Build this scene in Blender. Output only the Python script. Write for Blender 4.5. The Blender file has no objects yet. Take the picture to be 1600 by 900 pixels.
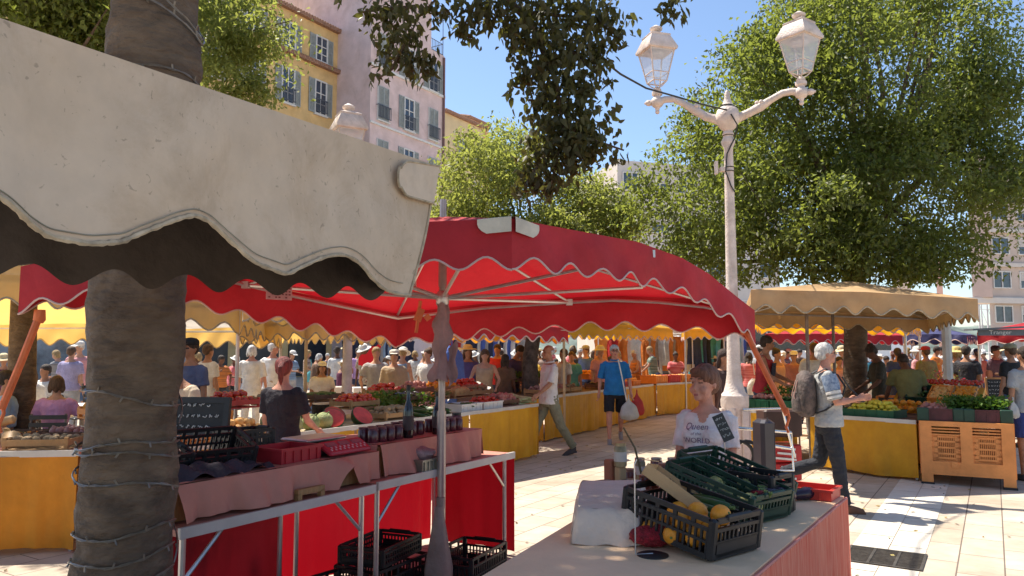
import bpy, bmesh, math, random
import numpy as np
from math import sin, cos, pi, radians, atan2, sqrt, exp
from mathutils import Vector as V, Matrix, Euler
from mathutils.bvhtree import BVHTree
random.seed(7)
C = bpy.context.scene.collection
S = bpy.context.scene
# ---------------- camera, world, sun, exposure ----------------
F = 1180.0; TH = math.atan(100/F); EYE = 1.6
cam = bpy.data.objects.new('camera', bpy.data.cameras.new('camera')); C.objects.link(cam)
cam.location = (0, 0, EYE); cam.rotation_euler = (pi/2+TH, 0, 0)
cam.data.sensor_width = 36; cam.data.lens = 36*F/1600; cam.data.clip_end = 2000; cam.data.clip_start = .05
S.camera = cam
SUN_EL = 61; SUN_AZ = (-.80, .60)       # towards the sun, in plan
w = bpy.data.worlds.new('World'); S.world = w; w.use_nodes = True
nt = w.node_tree; sky = nt.nodes.new('ShaderNodeTexSky'); sky.sky_type = 'NISHITA'; sky.sun_disc = False
sky.sun_elevation = radians(SUN_EL); sky.sun_rotation = atan2(SUN_AZ[0], SUN_AZ[1])
sky.air_density = 1.0; sky.dust_density = .6; sky.ozone_density = 3.0
nt.links.new(sky.outputs[0], nt.nodes['Background'].inputs[0]); nt.nodes['Background'].inputs[1].default_value = .11
sl = bpy.data.lights.new('sun', 'SUN'); sl.energy = 4.9; sl.angle = radians(.55); sl.color = (1, .925, .80)
so = bpy.data.objects.new('sun', sl); C.objects.link(so)
sd = V((SUN_AZ[0]*cos(radians(SUN_EL)), SUN_AZ[1]*cos(radians(SUN_EL)), sin(radians(SUN_EL))))
so.rotation_euler = sd.to_track_quat('Z', 'Y').to_euler(); so.location = (-8, 6, 20)
S.view_settings.view_transform = 'Standard'; S.view_settings.look = 'None'; S.view_settings.gamma = 1
S.view_settings.exposure = .92
S.cycles.max_bounces = 7; S.cycles.diffuse_bounces = 4; S.cycles.transparent_max_bounces = 8; S.cycles.transmission_bounces = 4
# ---------------- pixel (1600x900) to world ----------------
def P(px, py, D):
    u = (px-800)/F; v = (450-py)/F
    y = cos(TH)-v*sin(TH); z = sin(TH)+v*cos(TH)
    return V((u/y*D, D, EYE+z/y*D))
def G(px, py, z=0.):
    u = (px-800)/F; v = (450-py)/F
    y = cos(TH)-v*sin(TH); zz = sin(TH)+v*cos(TH)
    t = (z-EYE)/zz
    return V((u*t, y*t, z))
def XD(px, D): return V((P(px, 550, D).x, D, 0))
E1 = V((.536, .844, 0)); E2 = V((-.844, .536, 0))       # the square's own two directions
# ---------------- materials ----------------
MC = {}
def mat(name, col, rough=.7, var=.12, scale=8., bump=0., bscale=40., trans=0., col2=None, metal=0., spec=.4, stain=0., island=0., stretch=None, alpha=1., tcol=None, coat=0., speck=0.):
    if name in MC: return MC[name]
    m = bpy.data.materials.new(name); MC[name] = m; m.use_nodes = True
    n = m.node_tree; L = n.links; b = n.nodes['Principled BSDF']
    b.inputs['Roughness'].default_value = rough; b.inputs['Metallic'].default_value = metal
    b.inputs['Specular IOR Level'].default_value = spec; b.inputs['Coat Weight'].default_value = coat
    tc = n.nodes.new('ShaderNodeTexCoord'); mp = n.nodes.new('ShaderNodeMapping'); L.new(tc.outputs['Object'], mp.inputs[0])
    if stretch: mp.inputs['Scale'].default_value = stretch
    nz = n.nodes.new('ShaderNodeTexNoise'); nz.inputs['Scale'].default_value = scale; nz.inputs['Detail'].default_value = 6; nz.inputs['Roughness'].default_value = .62
    L.new(mp.outputs[0], nz.inputs['Vector'])
    cr = n.nodes.new('ShaderNodeValToRGB'); c2 = col2 or tuple(max(0, x*(1-var*2.2)) for x in col)
    c1 = col if col2 else tuple(min(1, x*(1+var)) for x in col)
    cr.color_ramp.elements[0].position = .32; cr.color_ramp.elements[1].position = .68
    cr.color_ramp.elements[0].color = (*c2, 1); cr.color_ramp.elements[1].color = (*c1, 1)
    L.new(nz.outputs['Fac'], cr.inputs[0]); out = cr.outputs[0]
    if island:
        ge = n.nodes.new('ShaderNodeNewGeometry'); hs = n.nodes.new('ShaderNodeHueSaturation')
        mr = n.nodes.new('ShaderNodeMapRange'); mr.inputs['To Min'].default_value = 1-island; mr.inputs['To Max'].default_value = 1+island
        L.new(ge.outputs['Random Per Island'], mr.inputs['Value']); L.new(mr.outputs[0], hs.inputs['Value'])
        mr2 = n.nodes.new('ShaderNodeMapRange'); mr2.inputs['To Min'].default_value = .5-island*.07; mr2.inputs['To Max'].default_value = .5+island*.05
        L.new(ge.outputs['Random Per Island'], mr2.inputs['Value']); L.new(mr2.outputs[0], hs.inputs['Hue'])
        L.new(out, hs.inputs['Color']); out = hs.outputs[0]
    if stain:
        n2 = n.nodes.new('ShaderNodeTexNoise'); n2.inputs['Scale'].default_value = scale*.35; n2.inputs['Detail'].default_value = 9; n2.inputs['Roughness'].default_value = .75; n2.inputs['Distortion'].default_value = .6
        L.new(mp.outputs[0], n2.inputs['Vector']); r2 = n.nodes.new('ShaderNodeValToRGB')
        r2.color_ramp.elements[0].position = .47; r2.color_ramp.elements[1].position = .7
        r2.color_ramp.elements[0].color = (1, 1, 1, 1); g = 1-stain; r2.color_ramp.elements[1].color = (g, g*.95, g*.88, 1)
        L.new(n2.outputs['Fac'], r2.inputs[0]); mx = n.nodes.new('ShaderNodeMix'); mx.data_type = 'RGBA'; mx.blend_type = 'MULTIPLY'; mx.inputs[0].default_value = 1
        L.new(out, mx.inputs[6]); L.new(r2.outputs[0], mx.inputs[7]); out = mx.outputs[2]
    if speck:
        n3 = n.nodes.new('ShaderNodeTexNoise'); n3.inputs['Scale'].default_value = scale*5; n3.inputs['Detail'].default_value = 3; n3.inputs['Distortion'].default_value = 1.2
        L.new(mp.outputs[0], n3.inputs['Vector']); r3 = n.nodes.new('ShaderNodeValToRGB'); r3.color_ramp.elements[0].position = .66; r3.color_ramp.elements[1].position = .70
        r3.color_ramp.elements[0].color = (1, 1, 1, 1); g = 1-speck; r3.color_ramp.elements[1].color = (g, g, g, 1)
        L.new(n3.outputs['Fac'], r3.inputs[0]); m3 = n.nodes.new('ShaderNodeMix'); m3.data_type = 'RGBA'; m3.blend_type = 'MULTIPLY'; m3.inputs[0].default_value = 1
        L.new(out, m3.inputs[6]); L.new(r3.outputs[0], m3.inputs[7]); out = m3.outputs[2]
    L.new(out, b.inputs['Base Color'])
    if bump:
        nb = n.nodes.new('ShaderNodeTexNoise'); nb.inputs['Scale'].default_value = bscale; nb.inputs['Detail'].default_value = 4
        L.new(mp.outputs[0], nb.inputs['Vector']); bp = n.nodes.new('ShaderNodeBump'); bp.inputs['Strength'].default_value = bump; bp.inputs['Distance'].default_value = .03
        L.new(nb.outputs['Fac'], bp.inputs['Height']); L.new(bp.outputs[0], b.inputs['Normal'])
    if trans:
        tr = n.nodes.new('ShaderNodeBsdfTranslucent'); ms = n.nodes.new('ShaderNodeMixShader'); ms.inputs[0].default_value = trans
        if tcol: tr.inputs[0].default_value = (*tcol, 1)
        else: L.new(out, tr.inputs[0])
        L.new(b.outputs[0], ms.inputs[1]); L.new(tr.outputs[0], ms.inputs[2]); L.new(ms.outputs[0], n.nodes['Material Output'].inputs[0])
    return m
def glass(name, col=(.8, .85, .88), a=.45):
    if name in MC: return MC[name]
    m = bpy.data.materials.new(name); MC[name] = m; m.use_nodes = True; n = m.node_tree
    b = n.nodes['Principled BSDF']; b.inputs['Base Color'].default_value = (*col, 1); b.inputs['Roughness'].default_value = .12; b.inputs['Alpha'].default_value = a
    return m
# ---------------- mesh builder ----------------
def rotz(a): return Matrix.Rotation(a, 3, 'Z')
def eul(x, y, z): return Euler((x, y, z)).to_matrix()
def root_of(o):
    while o.parent: o = o.parent
    return o
class MB:
    def __init__(s): s.v = []; s.f = []; s.m = []; s.cur = 0
    def add(s, vs, fs):
        k = len(s.v); s.v += [tuple(x) for x in vs]; s.f += [tuple(i+k for i in f) for f in fs]; s.m += [s.cur]*len(fs); return s
    def box(s, c, d, R=None, taper=1.):
        R = R or Matrix.Identity(3); c = V(c); vs = []
        for z in (-.5, .5):
            for (x, y) in ((-.5, -.5), (.5, -.5), (.5, .5), (-.5, .5)):
                k = taper if z > 0 else 1
                vs.append(c+R@V((x*d[0]*k, y*d[1]*k, z*d[2])))
        return s.add(vs, [(3, 2, 1, 0), (4, 5, 6, 7), (0, 1, 5, 4), (1, 2, 6, 5), (2, 3, 7, 6), (3, 0, 4, 7)])
    def rbox(s, c, d, r=.02, R=None):        # box with chamfered edges
        R = R or Matrix.Identity(3); c = V(c); vs = []; h = [x/2 for x in d]; r = min(r, *[x*.9 for x in h])
        for (zz, k) in ((-h[2], r), (-h[2]+r, 0), (h[2]-r, 0), (h[2], r)):
            X = h[0]-k; Y = h[1]-k
            for (x, y) in ((-X+r, -Y), (X-r, -Y), (X, -Y+r), (X, Y-r), (X-r, Y), (-X+r, Y), (-X, Y-r), (-X, -Y+r)):
                vs.append(c+R@V((x, y, zz)))
        fs = [tuple(range(7, -1, -1)), tuple(range(24, 32))]
        for k in range(3):
            for i in range(8): fs.append((k*8+i, k*8+(i+1) % 8, k*8+8+(i+1) % 8, k*8+8+i))
        return s.add(vs, fs)
    def tube(s, pts, r, n=8, cap=True, sq=(1, 1)):
        pts = [V(p) for p in pts]; rs = r if isinstance(r, (list, tuple)) else [r]*len(pts); vs = []; prev = None
        for i, p in enumerate(pts):
            t = (pts[min(i+1, len(pts)-1)]-pts[max(i-1, 0)]).normalized()
            if prev is None:
                a = V((0, 0, 1)) if abs(t.z) < .9 else V((1, 0, 0)); x = t.cross(a).normalized()
            else: x = (prev-t*prev.dot(t)).normalized()
            prev = x; y = t.cross(x)
            for k in range(n):
                a = 2*pi*k/n; vs.append(p+x*cos(a)*rs[i]*sq[0]+y*sin(a)*rs[i]*sq[1])
        fs = []
        for i in range(len(pts)-1):
            for k in range(n): fs.append((i*n+k, i*n+(k+1) % n, (i+1)*n+(k+1) % n, (i+1)*n+k))
        if cap: fs += [tuple(range(n-1, -1, -1)), tuple(range((len(pts)-1)*n, len(pts)*n))]
        return s.add(vs, fs)
    def lathe(s, c, prof, n=16, R=None, sq=(1, 1), a0=0):
        c = V(c); R = R or Matrix.Identity(3); vs = []; fs = []
        for (r, z) in prof:
            for k in range(n):
                a = 2*pi*k/n+a0; vs.append(c+R@V((r*cos(a)*sq[0], r*sin(a)*sq[1], z)))
        for i in range(len(prof)-1):
            for k in range(n): fs.append((i*n+k, i*n+(k+1) % n, (i+1)*n+(k+1) % n, (i+1)*n+k))
        fs += [tuple(range(n-1, -1, -1)), tuple(range((len(prof)-1)*n, len(prof)*n))]
        return s.add(vs, fs)
    def ell(s, c, r, R=None, n=12, m=8):
        if not isinstance(r, (list, tuple)): r = (r, r, r)
        prof = [(sin(pi*i/m), -cos(pi*i/m)) for i in range(1, m)]
        prof = [(.02, -1)]+prof+[(.02, 1)]; R = R or Matrix.Identity(3)
        RR = R@Matrix.Diagonal(r); return s.lathe(c, prof, n, RR)
    def grid(s, fn, nu, nv):
        vs = [fn(i/nu, j/nv) for j in range(nv+1) for i in range(nu+1)]
        fs = [(j*(nu+1)+i, j*(nu+1)+i+1, (j+1)*(nu+1)+i+1, (j+1)*(nu+1)+i) for j in range(nv) for i in range(nu)]
        return s.add(vs, fs)
    def quad(s, a, b, c, d): return s.add([a, b, c, d], [(0, 1, 2, 3)])
    def prism(s, poly, z0, z1):               # plan polygon extruded
        n = len(poly); vs = [(p[0], p[1], z0) for p in poly]+[(p[0], p[1], z1) for p in poly]
        return s.add(vs, [tuple(range(n-1, -1, -1)), tuple(range(n, 2*n))]+[(i, (i+1) % n, n+(i+1) % n, n+i) for i in range(n)])
    def build(s, name, mats, parent=None, smooth=False, world=True, thick=0, recentre=True, bevel=0):
        me = bpy.data.meshes.new(name); vs = s.v
        o = bpy.data.objects.new(name, me); C.objects.link(o)
        if parent is not None:
            o.parent = parent
            if world:
                r = root_of(parent); M = (Matrix.Translation(r.location)@r.rotation_euler.to_matrix().to_4x4()).inverted()
                vs = [tuple(M@V(v)) for v in vs]
        elif recentre and vs:
            a = np.array(vs); c = ((a[:, 0].min()+a[:, 0].max())/2, (a[:, 1].min()+a[:, 1].max())/2, a[:, 2].min())
            vs = [(x-c[0], y-c[1], z-c[2]) for x, y, z in vs]; o.location = c
        me.from_pydata(vs, [], s.f)
        for m in (mats if isinstance(mats, (list, tuple)) else [mats]): me.materials.append(m)
        if any(s.m): me.polygons.foreach_set('material_index', s.m)
        if smooth:
            me.polygons.foreach_set('use_smooth', [True]*len(s.f))
            try: me.set_sharp_from_angle(angle=radians(42))
            except Exception: pass
        if thick:
            md = o.modifiers.new('t', 'SOLIDIFY'); md.thickness = thick; md.offset = 0
        if bevel:
            md = o.modifiers.new('b', 'BEVEL'); md.width = bevel; md.segments = 2; md.limit_method = 'ANGLE'
        me.update(); return o
def tag(o, label=None, cat=None, group=None, kind=None):
    if label: o['label'] = label
    if cat: o['category'] = cat
    if group: o['group'] = group
    if kind: o['kind'] = kind
    return o
def thing(name, label, cat, loc=(0, 0, 0), rz=0, group=None):
    o = bpy.data.objects.new(name, None); C.objects.link(o); o.location = loc; o.rotation_euler = (0, 0, rz); o.empty_display_size = .2
    return tag(o, label, cat, group)
def dup(root, loc, rz=None, label=None, group=None, scale=None, rot=None):
    r = root.copy(); C.objects.link(r); r.location = loc
    if rz is not None: r.rotation_euler = (0, 0, rz)
    if rot is not None: r.rotation_euler = rot
    if scale: r.scale = scale if isinstance(scale, tuple) else (scale,)*3
    if label: r['label'] = label
    if group: r['group'] = group
    for ch in list(root.children):
        c = ch.copy(); C.objects.link(c); c.parent = r
        for g in list(ch.children):
            d = g.copy(); C.objects.link(d); d.parent = c
    return r
def text_mb(txt, size, place, d=.002):
    """lettering as a mesh; place(x, y) -> world point"""
    cu = bpy.data.curves.new('t', 'FONT'); cu.body = txt; cu.size = size; cu.align_x = 'CENTER'; cu.align_y = 'CENTER'; cu.resolution_u = 3
    o = bpy.data.objects.new('t', cu); C.objects.link(o); dg = bpy.context.evaluated_depsgraph_get(); me = bpy.data.meshes.new_from_object(o.evaluated_get(dg))
    mb = MB(); mb.add([place(v.co.x, v.co.y) for v in me.vertices], [tuple(p.vertices) for p in me.polygons])
    bpy.data.objects.remove(o); bpy.data.meshes.remove(me); return mb
TMP = bpy.data.scenes.new('tmp')
def remesh(mb, voxel, smooth=3, fac=.5):
    me = bpy.data.meshes.new('r'); me.from_pydata(mb.v, [], mb.f); o = bpy.data.objects.new('r', me); TMP.collection.objects.link(o)
    a = o.modifiers.new('r', 'REMESH'); a.mode = 'VOXEL'; a.voxel_size = voxel
    b = o.modifiers.new('s', 'SMOOTH'); b.iterations = smooth; b.factor = fac
    vl = TMP.view_layers[0]; vl.update(); dg = vl.depsgraph; r = bpy.data.meshes.new_from_object(o.evaluated_get(dg))
    bpy.data.objects.remove(o); bpy.data.meshes.remove(me); r.polygons.foreach_set('use_smooth', [True]*len(r.polygons)); return r
def meshobj(name, me, mats, parent=None):
    o = bpy.data.objects.new(name, me); C.objects.link(o); o.parent = parent
    me.materials.clear()
    for m in (mats if isinstance(mats, (list, tuple)) else [mats]): me.materials.append(m)
    return o
# ================= SETTING: ground, buildings =================
def ground():
    m = bpy.data.materials.new('paving'); m.use_nodes = True; n = m.node_tree; L = n.links; b = n.nodes['Principled BSDF']; b.inputs['Roughness'].default_value = .75
    tc = n.nodes.new('ShaderNodeTexCoord'); mp = n.nodes.new('ShaderNodeMapping'); mp.inputs['Rotation'].default_value = (0, 0, -atan2(E1.y, E1.x))
    L.new(tc.outputs['Object'], mp.inputs[0])
    br = n.nodes.new('ShaderNodeTexBrick'); br.inputs['Scale'].default_value = 1; br.inputs['Brick Width'].default_value = .62; br.inputs['Row Height'].default_value = .3
    br.inputs['Mortar Size'].default_value = .006; br.inputs['Mortar Smooth'].default_value = .2; br.inputs['Bias'].default_value = -.1
    br.inputs['Color1'].default_value = (.56, .48, .385, 1); br.inputs['Color2'].default_value = (.45, .37, .285, 1); br.inputs['Mortar'].default_value = (.16, .125, .1, 1)
    L.new(mp.outputs[0], br.inputs['Vector'])
    nz = n.nodes.new('ShaderNodeTexNoise'); nz.inputs['Scale'].default_value = 1.3; nz.inputs['Detail'].default_value = 10; nz.inputs['Roughness'].default_value = .7
    L.new(tc.outputs['Object'], nz.inputs['Vector']); cr = n.nodes.new('ShaderNodeValToRGB'); cr.color_ramp.elements[0].position = .3; cr.color_ramp.elements[1].position = .62
    cr.color_ramp.elements[0].color = (.66, .60, .54, 1); cr.color_ramp.elements[1].color = (1.0, 1.0, 1.0, 1)
    L.new(nz.outputs['Fac'], cr.inputs[0]); mx = n.nodes.new('ShaderNodeMix'); mx.data_type = 'RGBA'; mx.blend_type = 'MULTIPLY'; mx.inputs[0].default_value = 1
    L.new(br.outputs[0], mx.inputs[6]); L.new(cr.outputs[0], mx.inputs[7]); L.new(mx.outputs[2], b.inputs['Base Color'])
    bp = n.nodes.new('ShaderNodeBump'); bp.inputs['Strength'].default_value = .25; bp.inputs['Distance'].default_value = .01; L.new(nz.outputs['Fac'], bp.inputs['Height']); L.new(bp.outputs[0], b.inputs['Normal'])
    mb = MB(); mb.quad((-400, -60, 0), (400, -60, 0), (400, 700, 0), (-400, 700, 0)); mb.build('ground', m, recentre=False)['kind'] = 'structure'
    # two pale stone bands running through the paving, with a drain grate
    st = mat('pale_stone', (.66, .61, .53), .6, .07, 3, .1, 30, stain=.12)
    mb = MB()
    for q in (-1.06, -.79):
        for k in range(-3, 28):
            a0 = k*.62+(.3 if q > -1 else 0); a1 = a0+.606
            if a0 < 6.97 and a1 > 6.37 and True:
                if a0 < 6.4: a1 = min(a1, 6.38)
                else: a0 = max(a0, 6.94)
                if a1-a0 < .02: continue
            pt = lambda a, c: tuple(E1*a-E2*c+V((0, 0, .004)))
            mb.quad(pt(a0, q), pt(a1, q), pt(a1, q+.262), pt(a0, q+.262))
    mb.build('paving_band', st, recentre=False)['kind'] = 'structure'
    gm = mat('grate_iron', (.11, .10, .09), .6, .2, 20, metal=.6); mb = MB(); R = Matrix(((E1.x, -E2.x, 0), (E1.y, -E2.y, 0), (0, 0, 1)))
    for a in (6.41, 6.91): mb.box(E1*a-E2*(-.79)+V((0, 0, .004)), (.03, .56, .012), R)
    for q in (-1.06, -.88, -.70, -.52): mb.box(E1*6.66-E2*q+V((0, 0, .004)), (.47, .02, .012), R)
    for i in range(22): mb.box(E1*(6.43+i*.0218)-E2*(-.79)+V((0, 0, .003)), (.009, .54, .008), R)
    tag(mb.build('drain_grate', gm), 'dark iron drain grate set in the pale stone band of the paving', 'grate')
ground()
shut = mat('shutter_grey', (.34, .37, .36), .7, .08, 4)
frm = mat('window_white', (.72, .70, .66), .5, .05)
pane = mat('window_pane', (.05, .07, .10), .12, .2, 3, spec=.8)
iron = mat('iron_rail', (.10, .11, .13), .5, .1)
tile = mat('roof_tile', (.36, .20, .13), .8, .3, 12, .4, 30)
def window(b, c, n, w, h, open_=True, rail=True, pan='shut_mix', vertical_grille=False, pm=None):
    """window on a facade: c centre, n outward normal"""
    t = V((-n.y, n.x, 0)); R = Matrix((( t.x, n.x, 0), (t.y, n.y, 0), (0, 0, 1)))
    f = MB()
    for sx in (-1, 1): f.box(c+t*sx*(w/2)+n*.05, (.09, .1, h+.09), R)
    for sz in (-1, 1): f.box(c+V((0, 0, sz*h/2))+n*.05, (w-.09, .1, .09), R)
    f.box(c+n*.05, (.07, .06, h-.09), R); f.box(c+V((0, 0, h*.12))+n*.052, (w-.1, .05, .05), R); f.box(c+V((0, 0, -h*.2))+n*.052, (w-.1, .05, .05), R)
    fo = f.build('window', frm, b)
    MB().box(c+n*.02, (w, .03, h), R).build('pane', pm or pane, fo)
    if open_ is not None:
        for sx in (-1, 1):
            s = MB(); sw = w*.52
            cc = c+t*sx*(w/2+sw/2+.04)+n*.06 if open_ else c+t*sx*(w/4)+n*.12
            if not open_: sw = w*.49
            for q in (-1, 1): s.box(cc+t*q*(sw/2-.03), (.06, .05, h+.05), R)
            for q in (-1, 0, 1): s.box(cc+V((0, 0, q*(h/2-.02))), (sw-.12, .05, .07), R)
            k = int(h/.11)
            for i in range(k): s.box(cc+V((0, 0, -h/2+.08+i*(h-.12)/k)), (sw-.12, .018, .085), R@Matrix.Rotation(.6, 3, 'X'))
            s.box(cc-n*.022, (sw-.1, .006, h-.06), R)
            s.build('shutter', shut, b)
    if rail:
        r = MB(); z0 = c.z-h/2; hw = w*.5 if open_ else w*.62
        for z in (.12, .95): r.box(c+n*.24+V((0, 0, -h/2+z)), (hw*2, .05, .05), R)
        k = 9
        for i in range(k): r.box(c+t*(-hw+.03+(2*hw-.06)*i/(k-1))+n*.24+V((0, 0, -h/2+.53)), (.05 if not open_ else .035, .035, .8), R)
        for sx in (-1, 1): r.box(c+t*sx*hw+n*.13+V((0, 0, -h/2+.95)), (.04, .2, .04), R)
        r.build('balcony_rail', iron, b)
    MB().box(c+V((0, 0, -h/2-.1))+n*.1, (w+.2, .2, .08), R).build('sill', frm, b)
def tiles(b, a, c, n, z, depth=.7, mname='roof', rows=4):
    """tiled eave running from a to c, sloping out along n"""
    mb = MB(); L_ = (c-a).length; t = (c-a).normalized(); k = max(4, int(L_/.24))
    for i in range(k):
        p = a+t*(i+.5)*L_/k; p.z = z
        mb.tube([p+n*.35+V((0, 0, -.08)), p-n*(depth)+V((0, 0, .25*depth+.05))], [.14, .12], 6)
    mb.box((a+c)/2+V((0, 0, z-.17-(a.z+c.z)/2))+n*.05, (L_, .55, .12), Matrix(((t.x, n.x, 0), (t.y, n.y, 0), (0, 0, 1))))
    return mb.build(mname, tile, b)
# --- pink building
pink = mat('pink_plaster', (.72, .555, .525), .85, .06, 1.2, .2, 60, stain=.18)
pcorn = XD(572, 50); fd = V((.53, .848, 0)); fn = V((.848, -.53, 0)); sdn = V((-.53, -.848, 0)); sdd = V((-.848, .53, 0))
pend = pcorn+fd*8.25
zt = P(688, 88, pend.y).z
b = thing('apartment_building', 'tall pink plaster apartment building with grey balconies beside the yellow one', 'building', pcorn)
wl = MB(); bk = sdd*9
wl.prism([pcorn, pend, pend+bk, pcorn+bk], 0, zt)
wl.build('wall', pink, b)
up = MB(); ui = [pcorn+fd*0.0+sdd*.0, pcorn+fd*6.6, pcorn+fd*6.6+bk, pcorn+bk]; up.prism(ui, zt+.003, zt+4.6); up.build('upper_wall', pink, b)
tiles(b, pcorn, pcorn+fd*6.9, fn, zt+4.75)
cm = MB(); cm.box((pcorn+pend)/2+V((0, 0, zt-3.3+.0))+fn*.06, (8.3, .12, .18), Matrix(((fd.x, fn.x, 0), (fd.y, fn.y, 0), (0, 0, 1)))); cm2 = MB(); cm2.box((pcorn+pend)/2+V((0, 0, zt-7.35))+fn*.06, (8.3, .12, .14), Matrix(((fd.x, fn.x, 0), (fd.y, fn.y, 0), (0, 0, 1)))); cm.build('cornice', frm, b); cm2.build('cornice', frm, b)
dp = MB(); dp.tube([pend+fn*.1-fd*.15, pend+fn*.1-fd*.15+V((0, 0, zt-.2))], .09, 8); dp.build('downpipe', mat('downpipe', (.22, .12, .11), .6), b)
rl = MB()
for z in (.1, .95): rl.tube([pcorn+fd*6.7+fn*-.1+V((0, 0, zt+z)), pend-fn*.1-fd*.1+V((0, 0, zt+z)), pend-fn*.1-fd*.1+sdd*3+V((0, 0, zt+z))], .03, 5)
for i in range(9): rl.tube([pcorn+fd*(6.7+i*.18)-fn*.1+V((0, 0, zt)), pcorn+fd*(6.7+i*.18)-fn*.1+V((0, 0, zt+.95))], .02, 5)
rl.tube([pend-fd*.2+V((0, 0, zt)), pend-fd*.2+V((0, 0, zt+3.4))], .03, 5)
rl.build('terrace_rail', iron, b)
for r_ in range(6):
    zc = zt-2.05-r_*3.75
    for k in range(3):
        t_ = (1.25, 4.05, 6.85)[k]
        window(b, pcorn+fd*t_+V((0, 0, zc)), fn, 1.05, 2.3, open_=(k == 1) if r_ else (k != 0), rail=True)
# --- yellow building, set back from the pink one's corner
yel = mat('ochre_plaster', (.74, .50, .22), .85, .07, 1.2, .2, 60, stain=.16)
y0 = pcorn+sdd*3.15; b = thing('apartment_building', 'ochre yellow apartment building with grey shutters and two tiled eaves', 'building', y0)
yl = fd*-24; zy = P(527, 52, y0.y).z; zy2 = P(530, 112, y0.y).z
wl = MB(); wl.prism([y0-fn*.003, y0+yl, y0+yl+sdd*9, y0+sdd*9], 0, zy); wl.build('wall', yel, b)
tiles(b, y0+yl, y0, fn, zy+.15, 3); tiles(b, y0+yl, y0, fn, zy2, .2, 'tiled_eave')
for k in range(8):
    t_ = -1.55-k*2.85
    window(b, y0+fd*t_+V((0, 0, (zy+zy2)/2-.35)), fn, 1.0, 1.7, True, False)
    for r_ in range(4): window(b, y0+fd*t_+V((0, 0, zy2-2.35-r_*3.9)), fn, 1.0, 2.3, True, True)
sf = MB(); dk = mat('shop_dark', (.02, .022, .03), .3, .3, 2)
Rf = Matrix(((fd.x, fn.x, 0), (fd.y, fn.y, 0), (0, 0, 1)))
for k in range(6): sf.box(y0+fd*(-2.2-3.9*k)+V((0, 0, 1.55))+fn*.03, (3.2, .1, 3.0), Rf)
sf.build('shopfront', dk, b)
# --- far yellow house and orange gable behind it
b0 = XD(689, 66); b1 = b0+fd*6.5; zf = P(690, 172, b0.y).z; b = thing('house', 'small pale yellow house with a shuttered window behind the pink building', 'house', b0)
MB().prism([b0, b1, b1+sdd*8, b0+sdd*8], 0, zf).build('wall', mat('pale_yellow_plaster', (.74, .58, .33), .85, .05, 1), b)
tiles(b, b0, b1, fn, zf+.1, 1.5); 
for r_ in range(3): window(b, b0+fd*2.8+V((0, 0, zf-3-r_*3.6)), fn, 1.1, 1.9, False, False); window(b, b0+fd*5.4+V((0, 0, zf-3-r_*3.6)), fn, 1.1, 1.9, False, False)
b0 = XD(728, 84); b1 = b0+fd*4.4; zf = P(740, 182, b0.y).z; b = thing('house', 'orange plaster house end rising above the pale yellow house', 'house', b0)
MB().prism([b0, b1, b1+sdd*6, b0+sdd*6], 0, zf).build('wall', mat('orange_plaster', (.66, .36, .17), .85, .05, 1), b); tiles(b, b0, b1, fn, zf+.1, 1.)
# --- low grey building far left (behind the cream tents)
b0 = XD(-330, 24); b1 = XD(300, 33); n_ = V((b1.y-b0.y, -(b1.x-b0.x), 0)).normalized(); b = thing('shop_building', 'blue grey shop building with wide glass fronts behind the cream tents', 'building', b0)
d_ = (b1-b0).normalized(); MB().prism([b0, b1, b1-n_*8, b0-n_*8], 0, 10).build('wall', mat('grey_plaster', (.33, .35, .37), .8, .08, 2), b)
gl_ = mat('shop_glass', (.16, .22, .26), .15, .5, .8, spec=.7)
for k in range(4):
    c_ = b0+d_*(1.6+k*2.75)+n_*.04+V((0, 0, 1.5)); MB().box(c_, (2.2, .08, 2.5), Matrix(((d_.x, n_.x, 0), (d_.y, n_.y, 0), (0, 0, 1)))).build('shop_window', gl_, b)
# --- beige slab building behind the trees, modern block at the right edge
def block(name, label, a, c, z0, z1, floors, cols, mt, wz=1.5, ww=1.6, depth=10, band=None, bk=None):
    t = (c-a).normalized(); n = V((t.y, -t.x, 0)); L_ = (c-a).length; b = thing(name, label, 'building', a)
    bk = bk or -n*depth; MB().prism([a, c, c+bk, a+bk], z0, z1).build('wall', mt, b); fh = (z1-z0)/floors; R = Matrix(((t.x, n.x, 0), (t.y, n.y, 0), (0, 0, 1)))
    for f in range(floors):
        if band: MB().box((a+c)/2+V((0, 0, z0+fh*(f+1)-.2))+n*.15, (L_, .3, .35), R).build('floor_band', band, b)
        for k in range(cols):
            c_ = a+t*L_*(k+.5)/cols+V((0, 0, z0+fh*(f+.5))); fo = MB()
            for sx in (-1, 0, 1): fo.box(c_+t*sx*ww/2+n*.06, (.09, .12, wz+.08), R)
            for sz in (-1, 1): fo.box(c_+V((0, 0, sz*wz/2))+n*.062, (ww, .12, .09), R)
            w_ = fo.build('window', frm, b); MB().box(c_+n*.02, (ww, .04, wz), R).build('pane', pane, w_)
            if k % 3 == 1: MB().box(c_+n*.05+V((0, 0, wz*.22)), (ww*.95, .04, wz*.5), R).build('roller_blind', mat('blind', (.6, .55, .5), .8), b)
    return b
bei = mat('beige_concrete', (.60, .49, .42), .85, .06, .6, .1, 20); bnd = mat('pale_band', (.68, .62, .56), .8, .05, 1)
block('apartment_building', 'white rendered building seen between the trees left of the lamp post', XD(968, 62), XD(1222, 66), 0, P(968, 250, 62).z, 5, 6, mat('white_render', (.66, .60, .55), .85, .05, 1))
rb = XD(1550, 69); re = rb+V((26, 6, 0)); zb = P(1550, 512, 69).z
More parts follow.
